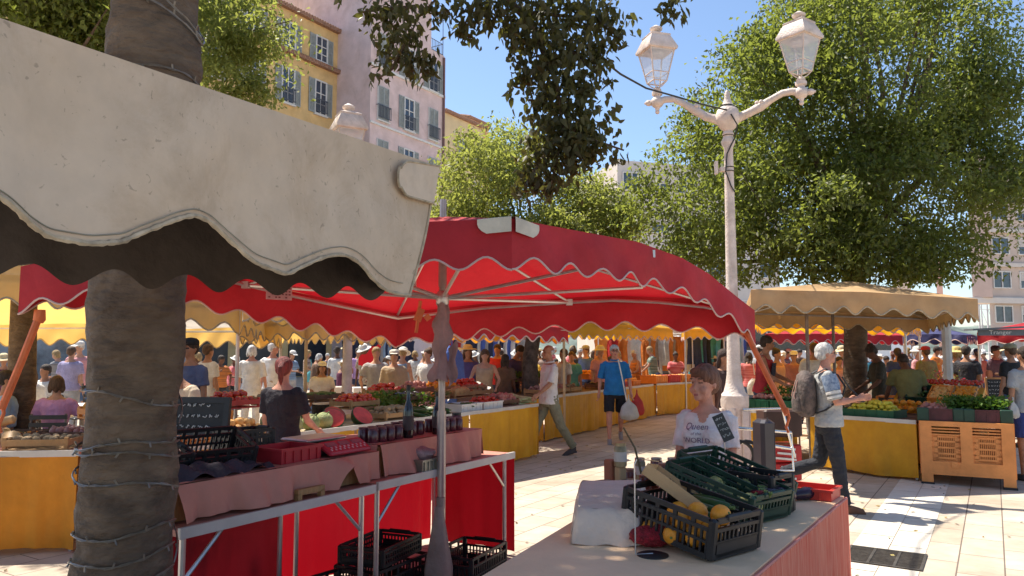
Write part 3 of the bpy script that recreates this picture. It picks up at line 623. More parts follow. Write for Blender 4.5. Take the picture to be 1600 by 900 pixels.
def barkd(v):
    v = V(v); k = mnoise.noise(V((v.x*5, v.y*5, v.z*3.2)))*.022+mnoise.noise(V((v.x*16, v.y*16, v.z*30)))*.009+abs(mnoise.noise(V((v.x*9, v.y*9, v.z*7))))*.012; j = min(range(len(pts)), key=lambda q: abs(pts[q].z-v.z)); d = V((v.x-pts[j].x, v.y-pts[j].y, 0)); return tuple(v+d.normalized()*k)
mb.v = [barkd(v) for v in mb.v]
crown = [((-3.4, 3.4, 6.6), (2.2, 2.0, 1.1)), ((-1.6, 2.4, 6.2), (1.9, 1.6, 1.0)), ((-1.2, 4.3, 6.9), (1.7, 1.2, .9)), ((-4.6, 5.0, 7.2), (1.8, 1.6, 1.1)), ((-2.6, .6, 6.2), (1.8, 1.4, .9)), ((-.2, 5.0, 6.7), (1.0, .8, .7)), ((-2.4, 5.2, 6.8), (1.6, 1.1, .9)), ((-.6, 3.2, 6.4), (1.3, 1.2, .8))]  # lobes above the view, added and placed to shade awning, branch and table
rng = np.random.default_rng(21); pos, cs = clumps(crown, 470, 85, .32, rng, .2)
for i in range(14):
    c = V(cs[i*9]); s_ = trk[-1-(i % 2)]; mb.tube([s_, s_.lerp(c, .3)+V((0, 0, .2)), s_.lerp(c, .7)+V((0, 0, .1)), c], [.10, .07, .04, .012], 7)
HB = [(700, -60), (770, -30), (830, 40), (870, 130), (880, 210), (860, 290)]
mb.tube([trk[-2], V((-1.0, 4.2, 4.6)), P(760, -110, 4.8)]+[P(a, c, 4.8) for a, c in HB[1:]], [.09, .055, .035, .028, .02, .014, .009, .005], 7)
for pth in ([(770, -60), (700, -20), (650, 30), (630, 100)], [(770, -40), (740, 10), (720, 50)], [(830, 20), (930, 30), (968, 60)], [(870, 190), (930, 220), (975, 235)], [(860, 230), (820, 290)], [(875, 60), (925, 110)], [(700, -70), (960, -60), (1045, -15), (1050, 15)], [(650, 10), (590, 15), (560, 20)], [(632, 70), (612, 108), (592, 122)]):
    mb.tube([P(a, c, 4.8) for a, c in pth], [.014, .01, .006, .003][:len(pth)], 5)
mb.build('trunk', bark, t1, smooth=True)
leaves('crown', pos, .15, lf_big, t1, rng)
CL = [(600, 15, 28, 60), (615, 45, 30, 80), (640, 20, 30, 80), (632, 75, 28, 80), (650, 98, 24, 60), (597, 112, 14, 16), (668, 96, 14, 20), (678, 108, 6, 6), (576, 20, 12, 16), (530, 2, 8, 5), (582, 126, 4, 3), (600, 80, 15, 16),
      (690, 15, 26, 60), (735, 22, 30, 80), (722, 45, 15, 22), (760, 20, 24, 60), (742, 60, 6, 5), (790, 15, 30, 110), (850, 20, 40, 240), (910, 20, 36, 200), (945, 30, 24, 80), (965, 62, 13, 22), (985, 28, 10, 8), (972, 45, 8, 8),
      (812, 60, 24, 90), (850, 85, 32, 160), (900, 80, 34, 160), (935, 75, 20, 60), (822, 115, 20, 60), (870, 130, 34, 170), (915, 130, 26, 110), (850, 160, 26, 110), (900, 175, 32, 160), (862, 200, 30, 150), (905, 215, 30, 130),
      (850, 240, 28, 110), (890, 245, 28, 110), (930, 232, 20, 50), (962, 240, 13, 20), (955, 180, 12, 14), (963, 205, 6, 5), (828, 270, 20, 50), (860, 275, 22, 60), (812, 296, 12, 16), (842, 296, 14, 24), (800, 130, 8, 6), (795, 145, 5, 4), (955, 130, 8, 8),
      (1048, 8, 16, 34), (1062, 20, 8, 8), (1038, 24, 8, 10), (800, 40, 12, 20), (940, 105, 14, 24)]
out = []
for px, py, r, k in CL:
    q = P(px, py, 4.8); g = rng.normal(size=(int(k*1.3), 3))*(r/F*4.8)*np.array([.62, .75, .62]); out.append(np.array(q)+g)
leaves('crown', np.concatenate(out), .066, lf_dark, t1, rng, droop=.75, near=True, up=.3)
# wires wound round the trunk
wm = mat('clear_wire', (.16, .13, .10), .3, .2, 30, spec=.8); wk = MB()
def wrap(z0, z1, a0, a1, ph):
    pts_ = []
    for i in range(25):
        k = i/24; a = a0+(a1-a0)*k; z = z0+(z1-z0)*k+.012*sin(k*9+ph); j = 0
        while j < len(pts)-1 and pts[j+1].z < z: j += 1
        c = pts[j].lerp(pts[min(j+1, len(pts)-1)], .5); r = rs[j]+.018; pts_.append(V((c.x+cos(a)*r, c.y+sin(a)*r, z)))
    wk.tube(pts_, .0035, 5); wk.tube([p+V((0, -.002, .006*sin(i*1.3))) for i, p in enumerate(pts_)], .0022, 4)
    for i in range(2, 24, 4):
        p = pts_[i]; wk.tube([p, p+V((rnd.uniform(-.012, .012), -.006, rnd.choice((-1, 1))*.018))], .004, 5)
for z, dz in ((.42, .05), (.62, .03), (.90, .05), (.80, .06), (1.10, -.06), (1.21, -.035), (1.24, .03), (1.43, -.09), (2.27, -.19), (2.75, -.08), (3.02, -.22), (3.08, -.3), (.72, .04)):
    wrap(z-dz*.5, z+dz*.5 if dz > 0 else z+dz*.5, -pi*1.02, .02*pi, z*7)
for z in (.75, 1.3, 2.1, 2.9): wrap(z, z+.5, pi*.02, pi*.98, z)
tag(wk.build('light_string', wm, smooth=True), 'thin light string wire wound several times around the thick near trunk', 'light string')
# ================= LAMPS =================
lp = mat('lamp_paint', (.72, .61, .54), .55, .10, 5, .35, 40, stain=.3); lg = glass('lamp_glass', (.75, .80, .86), .42); dkc = mat('black_tape', (.03, .03, .03), .6)
def lantern(par, c, sc=1., rz=0, sub=None):
    """four sided street lantern, c = top of the arm's collar"""
    R = rotz(rz); f = MB(); h0, h1 = .13*sc, .575*sc; w0, w1 = .10*sc, .185*sc
    f.lathe(c, [(.05*sc, 0), (.06*sc, .02*sc), (.035*sc, .045*sc), (.03*sc, .06*sc)], 12)
    crn = []
    for (x, y) in ((-1, -1), (1, -1), (1, 1), (-1, 1)):
        a = c+R@V((x*w0, y*w0, h0)); d = c+R@V((x*w1, y*w1, h1)); crn.append((a, d)); f.tube([a, d], .011*sc, 5); f.tube([c+V((0, 0, .03*sc)), c+R@V((x*w0*.55, y*w0*.55, .07*sc)), a], .008*sc, 5)
    for i in range(4):
        a, d = crn[i]; e, g = crn[(i+1) % 4]; f.tube([a, e], .010*sc, 5); f.tube([a.lerp(d, .27), e.lerp(g, .27)], .007*sc, 5)
        f.tube([d, g], .016*sc, 6)
    pr = [(.215*1.414*sc, .57*sc), (.222*1.414*sc, .60*sc), (.145*1.414*sc, .775*sc), (.150*1.414*sc, .785*sc), (.150*1.414*sc, .80*sc), (.06*1.414*sc, .84*sc)]
    f.lathe(c, pr, 4, R, a0=pi/4); f.lathe(c, [(.045*sc, .83*sc), (.04*sc, .86*sc), (.085*sc, .89*sc), (.09*sc, .915*sc), (.05*sc, .94*sc), (.02*sc, .96*sc)], 14)
    o = f.build('lantern', lp, par, smooth=True); g_ = MB()
    for i in range(4):
        a, d = crn[i]; e, g = crn[(i+1) % 4]; g_.quad(a, e, g, d)
    g_.build('lantern_glass', lg, o)
    k = MB(); k.lathe(c, [(.10*sc, .50*sc), (.12*sc, .52*sc), (.10*sc, .56*sc)], 12); k.build('reflector', lp, o); return o
lb = XD(1146, 9.5); lt = thing('street_lamp', 'pale pink cast iron street lamp with two lanterns on curled arms', 'street lamp', lb); m = MB()
zb = lambda y: P(1146, y, 9.5).z
m.lathe(lb, [(.21, 0), (.21, .1), (.175, .14), (.16, .2), (.152, zb(640)), (.17, zb(634)), (.172, zb(618)), (.13, zb(612)), (.105, zb(600)), (.088, zb(585)), (.082, zb(560)), (.075, zb(500)), (.068, zb(400)), (.062, zb(330)), (.058, zb(270)), (.062, zb(262)), (.058, zb(255)), (.055, zb(232)), (.085, zb(224)), (.085, zb(220)), (.06, zb(214)), (.075, zb(210)), (.055, zb(205)), (.10, zb(200)), (.155, zb(190)), (.16, zb(183)), (.13, zb(172)), (.075, zb(166)), (.05, zb(158)), (.032, zb(150)), (.035, zb(146)), (.012, zb(141))], 20)
for i in range(6): a = i*pi/3; m.box(lb+V((cos(a)*.17, sin(a)*.17, .55)), (.02, .1, .7), rotz(a))
m.build('column', lp, lt, smooth=True)
hubz = zb(188)
for sx, px, py, D, py2 in ((-1, 1027, 160, 9.75, 128), (1, 1252, 145, 9.2, 118)):
    e = P(px, py, D); h = V((lb.x, lb.y, hubz)); d_ = (V((e.x, e.y, 0))-V((h.x, h.y, 0))); L = d_.length; d_.normalize(); ds = e.z-h.z
    path = []; tabz = [(0, -.0), (.15, .02), (.3, .07), (.45, .17*(ds/.33)), (.6, .27*ds/.33), (.75, .33*ds/.33+.02), (.88, ds+.03), (1, ds)]
    path = [h+d_*(L*t)+V((0, 0, z)) for t, z in tabz]
    a = MB(); a.tube(path, [.05, .06, .05, .06, .043, .042, .045, .05], 10)
    for t_ in (1, 2, 3, 4): a.ell(path[t_], (.068-.006*t_,)*3, n=10, m=7)
    a.ell(e, (.085, .085, .08)); a.ell(e+d_*.11, (.05, .04, .04)); a.tube([e+d_*.08, e+d_*.17], [.04, .012], 8); a.tube([e, e+V((0, 0, -.12))], [.06, .02], 8); a.ell(e+V((0, 0, -.13)), .03)
    a.lathe(e, [(.05, .05), (.045, .09), (.07, .10), (.07, .14), (.05, .15)], 12)
    for k in range(4): a.ell(path[3]+V((0, 0, .0))+eul(0, 0, k*1.57)@V((.04, 0, .05)), .03, n=8, m=6)
    a.build('arm', lp, lt, smooth=True)
    lantern(lt, e+V((0, 0, .15)), .94, .30 if sx < 0 else .62)
m = MB(); m.box(P(1128, 265, 9.4), (.06, .08, .05)); m.box(P(1119, 262, 9.4), (.035, .06, .16)); m.build('bracket', lp, lt)
m = MB(); c_ = V((lb.x, lb.y, zb(172)))
m.tube([P(932, 86, 6.5), P(970, 116, 7.2), P(1010, 138, 8.), P(1060, 152, 8.8), P(1100, 164, 9.2), P(1136, 172, 9.3)], .011, 5)
for k in range(5): m.tube([V((lb.x+cos(a)*(.13-.012*k), lb.y+sin(a)*(.13-.012*k), zb(176)+.02*k+.01*sin(a+k))) for a in [i*pi/6 for i in range(13)]], .008, 4)
m.tube([P(1142, 178, 9.33), P(1152, 195, 9.33), P(1148, 215, 9.42), P(1136, 240, 9.43), P(1134, 268, 9.42), P(1142, 290, 9.42), P(1148, 300, 9.43)], .009, 5)
for y in (262, 268, 212): m.tube([V((lb.x+cos(a)*.068, lb.y+sin(a)*.068, zb(y))) for a in [i*pi/6 for i in range(13)]], .006, 4)
m.tube([P(1158, 270, 9.6), P(1190, 320, 11), P(1215, 355, 12)], .008, 4)
tag(m.build('power_cable', dkc), 'black cable strung from the near branch to the street lamp and wound round its ball', 'cable')
lt2b = XD(543, 11.5); lt2 = thing('street_lamp', 'second pale lantern peeping over the top of the grey awning', 'street lamp', lt2b)
e = P(543, 268, 11.5); m = MB(); m.lathe(lt2b, [(.2, 0), (.18, .8), (.08, 1.0), (.06, 2.5), (.05, e.z-.02), (.06, e.z)], 14); m.build('column', lp, lt2, smooth=True); lantern(lt2, e+V((0, 0, .0)), 1.12, .5)
# ================= STALLS =================
ysk = mat('yellow_oilcloth', (.74, .38, .018), .5, .1, 2.5, .5, 5, trans=.22, stain=.15, col2=(.60, .28, .012))
osk = mat('orange_cloth', (.66, .26, .018), .7, .12, 2, .5, 6, trans=.2)
rsk = mat('red_cloth', (.42, .010, .02), .7, .1, 2, .4, 6, trans=.27, tcol=(.50, .006, .016))
rsk2 = mat('red_cloth_shaded', (.26, .008, .015), .7, .1, 2, .4, 6, trans=.12)  # darker copy of the red cloth, shade on the near half painted in
lil = mat('lilac_cloth', (.58, .25, .185), .7, .06, 3, .4, 8, trans=.1)
psk = mat('faded_pink_cloth', (.95, .44, .31), .75, .15, 9, .4, 8, trans=.45, stretch=(6, 6, .4), col2=(.82, .14, .09))
ttop = mat('table_top_grey', (.47, .43, .42), .5, .06, 2, .15, 20, stain=.1)
edge_m = mat('table_edge', (.55, .52, .47), .4, .08, 3)
woodc = mat('crate_wood', (.42, .25, .11), .8, .2, 6, .3, 25, stretch=(1, 8, 1), col2=(.30, .17, .07))
dwood = mat('dark_wood', (.16, .085, .05), .8, .2, 6, .3)
blkp = mat('black_plastic', (.018, .017, .019), .45, .2, 8, spec=.4)
grnp = mat('green_plastic', (.012, .10, .045), .45, .15, 6)
dgrn = mat('dark_green_plastic', (.012, .045, .028), .42, .15, 6)
redp = mat('red_plastic', (.55, .05, .035), .45, .1, 5)
whp = mat('white_plastic', (.72, .70, .66), .5, .06, 5)
orgp = mat('orange_plastic', (.78, .26, .045), .5, .08, 4, stain=.12)
def skirt(mb, a, b, z1, z0, n, fold=.018, f=9):
    L_ = (b-a).length; ns = max(8, int(L_/.035))
    mb.grid(lambda u, v_: a.lerp(b, u)+V((0, 0, z1+(z0-z1)*v_+.012*v_*sin(u*L_*5)))+n*(.015+fold*(.25+.75*v_)*(sin(u*L_*f)+.5*sin(u*L_*f*2.3+1)+.3*sin(u*L_*f*5.1))), ns, 6)
def table(name, label, a, b, wv, z, skm=None, panels=None, top=None, edge=None, z0=.03, legs=True, cat='table', fold=.026, backskirt=None, ends=True, th=.03):
    a = V((a[0], a[1], 0)); b = V((b[0], b[1], 0)); wv = V((wv[0], wv[1], 0)); n = -wv.normalized(); t = (b-a).normalized()
    o = thing(name, label, cat, (a+b+wv)/2)
    MB().prism([a, b, b+wv, a+wv] if (b-a).cross(wv).z > 0 else [a+wv, b+wv, b, a], z-th, z).build('top', top or ttop, o)
    L_ = (b-a).length
    mb = MB(); mb.box((a+b)/2+n*.008+V((0, 0, z-.015)), (L_, .02, .05), Matrix(((t.x, n.x, 0), (t.y, n.y, 0), (0, 0, 1)))); mb.build('edge_rail', edge or edge_m, o)
    if skm:
        for (u0, u1) in (panels or [(0, 1)]):
            mb = MB(); skirt(mb, a.lerp(b, u0), a.lerp(b, u1), z-.035, z0, n, fold); 
            if u1 == 1 and ends: skirt(mb, b, b+wv, z-.035, z0, t, fold)
            if u0 == 0 and ends: skirt(mb, a+wv, a, z-.035, z0, -t, fold)
            mb.build('skirt', skm, o, True)
    if backskirt:
        mb = MB(); skirt(mb, a+wv, b+wv, z-.035, z0, -n, fold); mb.build('skirt', backskirt, o, True)
    if legs:
        for p in (a+wv*.06+t*.06, b+wv*.06-t*.06, a+wv*.94+t*.06, b+wv*.94-t*.06):
            lb_ = MB(); lb_.tube([p, p+V((0, 0, z-.03))], .016, 8); s_ = (t if (p-a).dot(t) < L_/2 else -t)
            lb_.tube([p+V((0, 0, z-.26)), p+s_*.24+V((0, 0, z-.03))], .010, 6); lb_.build('leg', alu, o, True)
    return o
# ---- produce prototypes (each a mesh shared by its copies)
orm = mat('orange_peel', (.80, .30, .02), .45, .12, 5, .2, 120); lem = mat('lemon_peel', (.78, .60, .05), .45, .12, 5, .2, 120, col2=(.5, .5, .06)); tom = mat('tomato_skin', (.58, .045, .02), .25, .15, 4, spec=.6)
mel = mat('melon_skin', (.42, .36, .16), .7, .25, 10, .4, 60, col2=(.18, .24, .08)); wat = mat('watermelon_skin', (.05, .12, .03), .4, .4, 6); flesh = mat('watermelon_flesh', (.66, .06, .04), .4, .15, 8)
zuc = mat('zucchini_skin', (.045, .11, .02), .4, .3, 12, col2=(.02, .055, .012)); aub = mat('aubergine_skin', (.03, .012, .03), .25, .2, 4); stm = mat('stem_green', (.16, .22, .06), .7, .2)
pea = mat('peach_skin', (.72, .26, .10), .6, .3, 4, col2=(.70, .45, .12)); lee = mat('leek_white', (.62, .66, .42), .5, .2, 8, stretch=(1, 1, 8), col2=(.22, .38, .10)); oni = mat('onion_skin', (.50, .20, .16), .5, .2, 5); squ = mat('squash_skin', (.58, .34, .14), .55, .15, 5); herb = mat('herb_green', (.08, .16, .02), .6, .3, 8, trans=.3, tcol=(.2, .35, .03), island=.4)
potm = mat('potato_skin', (.36, .24, .13), .8, .2, 9, .4, 50); ber = mat('berry_red', (.45, .02, .03), .3, .2, 6); car = mat('carrot_skin', (.78, .24, .03), .5, .15, 12, stretch=(1, 1, 4)); grp = mat('pale_fig', (.33, .18, .17), .5, .2, 6)
HID = {}
def proto(kind):
    if kind in HID: return HID[kind]
    mb = MB(); rnd = random.Random(len(HID)); ms = None
    def rd(r, sq=1., dim=.0, n=14, m=9, ribs=0):
        pr = [(.004, -r*sq)]+[(r*sin(pi*i/m), -r*sq*cos(pi*i/m)) for i in range(1, m)]+[(.004, r*sq*(1-dim))]; mb.lathe((0, 0, r*sq), pr, n)
    if kind == 'orange': rd(.042, .96, .1); mb.cur = 1; mb.lathe((0, 0, .078), [(.006, 0), (.004, .003)], 6); ms = [orm, stm]
    elif kind == 'lemon': mb.tube([(-.05, 0, .03), (-.038, 0, .03), (-.02, 0, .03), (.02, 0, .03), (.038, 0, .03), (.048, 0, .03)], [.006, .012, .028, .028, .013, .007], 10); ms = [lem]
    elif kind == 'tomato': rd(.04, .82, .15, 10, 7); mb.cur = 1; mb.lathe((0, 0, .06), [(.016, 0), (.003, .006)], 5); ms = [tom, stm]
    elif kind == 'peach': rd(.037, .95, .12, 10, 7); ms = [pea]
    elif kind == 'onion': rd(.038, .9, -.3, 10, 7); ms = [oni]
    elif kind == 'fig': rd(.035, .95, -.2, 10, 7); ms = [grp]
    elif kind == 'potato': mb.ell((0, 0, .03), (.045, .032, .028), n=10, m=7); ms = [potm]
    elif kind == 'melon':
        rd(.085, .92, .05, 20, 10); mb.v = [tuple(V(v)*(1+.02*cos(10*atan2(v[1], v[0])))) for v in mb.v]; mb.cur = 1; mb.tube([(0, 0, .15), (.01, 0, .175)], .008, 6); ms = [mel, stm]
    elif kind == 'watermelon_half':
        m = 8; pr = [(.004, -.14)]+[(.14*sin(pi/2*i/m), -.14*cos(pi/2*i/m)) for i in range(1, m+1)]; mb.lathe((0, 0, .14), pr, 22); mb.cur = 1; mb.lathe((0, 0, .143), [(.132, 0), (.12, .003)], 22); ms = [wat, flesh]
    elif kind == 'watermelon': mb.ell((0, 0, .13), (.17, .13, .13), n=18, m=12); ms = [wat]
    elif kind == 'zucchini': mb.tube([(-.11, 0, .022), (-.1, 0, .022), (-.03, .004, .024), (.05, 0, .024), (.095, -.004, .022), (.105, -.004, .022)], [.008, .018, .022, .024, .019, .01], 9); mb.cur = 1; mb.tube([(-.13, 0, .024), (-.105, 0, .022)], .008, 6); ms = [zuc, stm]
    elif kind == 'aubergine': mb.tube([(-.11, 0, .03), (-.09, 0, .03), (-.03, 0, .035), (.04, .006, .04), (.085, .01, .04), (.105, .01, .04)], [.01, .022, .03, .04, .032, .01], 10); mb.cur = 1; mb.tube([(-.14, 0, .035), (-.1, 0, .03), (-.085, 0, .03)], [.007, .02, .024], 7); ms = [aub, stm]
    elif kind == 'leek': mb.tube([(-.22, 0, .02), (-.2, 0, .02), (.05, 0, .02), (.16, 0, .03), (.24, .01, .02)], [.01, .018, .018, .028, .01], 7); ms = [lee]
    elif kind == 'carrot': mb.tube([(-.1, 0, .018), (-.09, 0, .018), (0, 0, .016), (.1, 0, .01)], [.01, .018, .014, .003], 7); mb.cur = 1; [mb.tube([(-.1, 0, .018), (-.2, a, .03+abs(a))], [.006, .003], 4) for a in (-.03, 0, .03)]; ms = [car, stm]
    elif kind == 'squash': mb.tube([(-.15, 0, .05), (-.13, 0, .05), (-.07, 0, .06), (0, .01, .045), (.1, .02, .035), (.16, .02, .035), (.175, .02, .035)], [.02, .055, .065, .04, .032, .03, .01], 12); ms = [squ]
    elif kind == 'herb_bunch':
        for k in range(46):
            a = rnd.uniform(0, 6.28); e = rnd.uniform(.3, 1.4); r = rnd.uniform(.07, .17); p = V((r*cos(a)*cos(e), r*sin(a)*cos(e), r*sin(e)+.01)); s_ = .032; d = V((rnd.uniform(-1, 1), rnd.uniform(-1, 1), rnd.uniform(-.4, 1))).normalized(); q = d.orthogonal().normalized()
            mb.add([p, p+d*s_+q*s_*.5, p+d*s_*2, p+d*s_-q*s_*.5], [(0, 1, 2, 3)])
            if k % 4 == 0: mb.tube([(0, 0, .01), p], .003, 4, False)
        ms = [herb]
    elif kind == 'cauliflower':
        for k in range(16): a = rnd.uniform(0, 6.28); r = rnd.uniform(0, .05); mb.ell((r*cos(a), r*sin(a), .08+.03*(1-r/.05)), .032, n=7, m=5)
        mb.cur = 1
        for k in range(7): a = k*.9; mb.add([V((.02*cos(a), .02*sin(a), 0)), V((.1*cos(a+.3), .1*sin(a+.3), .06)), V((.12*cos(a), .12*sin(a), .12)), V((.1*cos(a-.3), .1*sin(a-.3), .06))], [(0, 1, 2, 3)])
        ms = [mat('curd_white', (.66, .62, .46), .8, .1, 20), stm]
    o = mb.build(kind, ms, None, True, recentre=False); HID[kind] = o; o['unused'] = 1; return o
def put(kind, p, rot=(0, 0, 0), sc=1., label=None, group=None):
    o = proto(kind)
    if o.get('unused'): del o['unused']; c = o
    else: c = o.copy(); C.objects.link(c)
    c.location = p; c.rotation_euler = rot; c.scale = (sc,)*3
    tag(c, label, kind.replace('_', ' '), group); return c
R_rnd = random.Random(11)
def heap(kind, o, d1, l1, d2, l2, n1, n2, label, group, sc=1., tilt=0., layers=1, jit=.25, lie=False, seed=0, flat=True):
    """rows of produce on a (tilted) bed; d2 points to the back"""
    R = R_rnd; o = V(o); d1 = V(d1); d2 = V(d2); d1.z = d2.z = 0; d1.normalize(); d2.normalize(); k = 0
    for L in range(layers):
        m1, m2 = n1-L, n2-L
        for i in range(m1):
            for j in range(m2):
                u = (i+.5+R.uniform(-jit, jit)+L*.5)/n1; w_ = (j+.5+R.uniform(-jit, jit)+L*.5)/n2
                p = o+d1*(u*l1)+d2*(w_*l2); p.z = o.z+w_*l2*math.tan(tilt)+L*l1/n1*.62+R.uniform(0, .006)
                rot = (R.uniform(-.25, .25), R.uniform(-.2, .2), atan2(d2.y, d2.x)+R.uniform(-.3, .3)) if lie else (R.uniform(-.5, .5), R.uniform(-.5, .5), R.uniform(0, 6.28))
                put(kind, p, rot, sc*R.uniform(.85, 1.12), label, group)
def crate(label, pos, rz=0, d=(.5, .3, .18), m=None, style='wood', rot=None, cat='crate', group=None, name=None, bars=None):
    """open crate, origin at its base centre"""
    m = m or woodc; w_, l_, h = d; mb = MB()
    if style == 'wood':
        mb.box((0, 0, .008), (w_, l_, .012))
        for sx in (-1, 1):
            for sy in (-1, 1): mb.box((sx*(w_/2-.015), sy*(l_/2-.015), h/2+.008), (.028, .028, h))
        k = max(1, int(h/.07))
        for i in range(k):
            z = .03+(h-.03)*(i+.5)/k; hh = (h-.03)/k*.74
            for s_ in (-1, 1): mb.box((0, s_*(l_/2-.001), z), (w_+.004, .008, hh)); mb.box((s_*(w_/2-.001), 0, z), (.008, l_-.01, hh))
    elif style == 'solid':
        mb.box((0, 0, .006), (w_*.94, l_*.94, .01))
        for s_ in (-1, 1): mb.box((0, s_*(l_/2-.006), h/2), (w_, .010, h)); mb.box((s_*(w_/2-.006), 0, h/2), (.010, l_-.024, h)); mb.box((0, s_*(l_/2), h-.008), (w_+.02, .018, .014)); mb.box((s_*(w_/2), 0, h-.008), (.018, l_-.02, .014))
        for s_ in (-1, 1):
            for k in range(5): mb.box((-w_/2+w_*(k+.5)/5, s_*(l_/2+.002), h*.45), (.012, .010, h*.8))
    else:   # plastic lattice
        mb.box((0, 0, .006), (w_-.02, l_-.02, .008)); r = .011
        for sx in (-1, 1):
            for sy in (-1, 1): mb.rbox((sx*(w_/2-.013), sy*(l_/2-.013), h/2), (.032, .032, h), .008)
        for s_ in (-1, 1):
            for z, t_ in ((.012, .022), (h*.42, .010), (h*.72, .014), (h-.01, .02)):
                mb.box((0, s_*(l_/2-.006), z), (w_-.05, .012, t_)); mb.box((s_*(w_/2-.006), 0, z), (.012, l_-.05, t_))
            nb = int(w_/.028)
            for i in range(nb): mb.box((-w_/2+.03+(w_-.06)*i/(nb-1), s_*(l_/2-.007), h*.36), (.010, .008, h*.7))
            for i in range(4): mb.box((-w_/2+.1+(w_-.2)*i/3, s_*(l_/2-.007), h*.8), (.02, .008, h*.26))
            nb = int(l_/.028)
            for i in range(nb): mb.box((s_*(w_/2-.007), -l_/2+.03+(l_-.06)*i/(nb-1), h*.58), (.008, .010, h*.30))
            mb.box((s_*(w_/2-.004), 0, h*.24), (.008, l_*.8, h*.36))
            mb.rbox((s_*(w_/2-.006), 0, h-.004), (.02, l_*.5, .024), .006)
    o = mb.build(name or ('plastic_crate' if style != 'wood' else 'wooden_crate'), m, None, recentre=False)
    o.location = pos; o.rotation_euler = rot or (0, 0, rz); return tag(o, label, cat, group)
az1 = atan2(E1.y, E1.x)
# ---- long stall on the left (stall one): table + goods
A1 = V((-2.9, 6.25, 0)); B1 = V((.4, 11.8, 0)); D1 = (B1-A1).normalized(); W1 = V((-D1.y, D1.x, 0))
table('stall_table', 'long market table with yellow skirt running from the redheaded vendor to the leeks', A1, B1, W1*1.15, .80, ysk, [(0, .36), (.365, .7), (.705, 1)], top=mat('bare_board', (.50, .38, .24), .7, .1, 4))
A2 = V((.56, 13.6, 0)); B2 = V((3.5, 18.9, 0)); D2 = (B2-A2).normalized(); W2 = V((-D2.y, D2.x, 0))
table('stall_table', 'market table with yellow skirt behind the man in the white polo', A2, B2, W2*1.3, .80, ysk, [(0, .5), (.503, 1)], top=dwood)
A3 = V((3.62, 19.1, 0)); B3 = V((5.1, 20.6, 0)); D3 = (B3-A3).normalized(); W3 = V((-D3.y, D3.x, 0))
table('stall_table', 'far yellow skirted table under the clothes racks', A3, B3, W3*1.4, .80, ysk, None, top=dwood)
A4 = V((-5.6, 5.95, 0)); B4 = V((-3.5, 6.2, 0)); D4 = (B4-A4).normalized(); W4 = V((-D4.y, D4.x, 0))
table('stall_table', 'orange skirted table at the far left edge behind the trunk', A4, B4, W4*1.1, .80, osk, None, top=lil, fold=.03, z0=.04)
A5 = V((3.47, 11.3, 0)); B5 = V((5.03, 9.5, 0)); D5 = (B5-A5).normalized(); W5 = V((-D5.y, D5.x, 0))
table('stall_table', 'yellow skirted fruit table behind the man with the backpack', A5, B5, W5*1.5, .745, ysk, [(0, .12), (.42, 1)], top=dwood, z0=.04)
def at1(s, w_, z=.80): return A1+D1*s+W1*w_+V((0, 0, z))
def at2(s, w_, z=.80): return A2+D2*s+W2*w_+V((0, 0, z))
r1 = atan2(D1.y, D1.x)
def crate_row(fn, s, w_, kind, lb_, m=None, style='wood', d=(.5, .34, .10), n=(5, 3), sc=1., layers=1, rz=None, D=None, W=None, glab=None, z=.80, tilt=.0, lie=False, clab=None):
    p = fn(s, w_, z); D = D or D1; W = W or W1; rr = atan2(D.y, D.x)
    crate(clab or lb_, p, rr, d, m, style)
    q = p-D*(d[0]/2-.03)-W*(d[1]/2-.03)+V((0, 0, .02+d[2]*.35))
    if kind: heap(kind, q, D, d[0]-.06, W, d[1]-.06, n[0], n[1], glab or lb_, glab or lb_, sc, layers=layers, lie=lie)
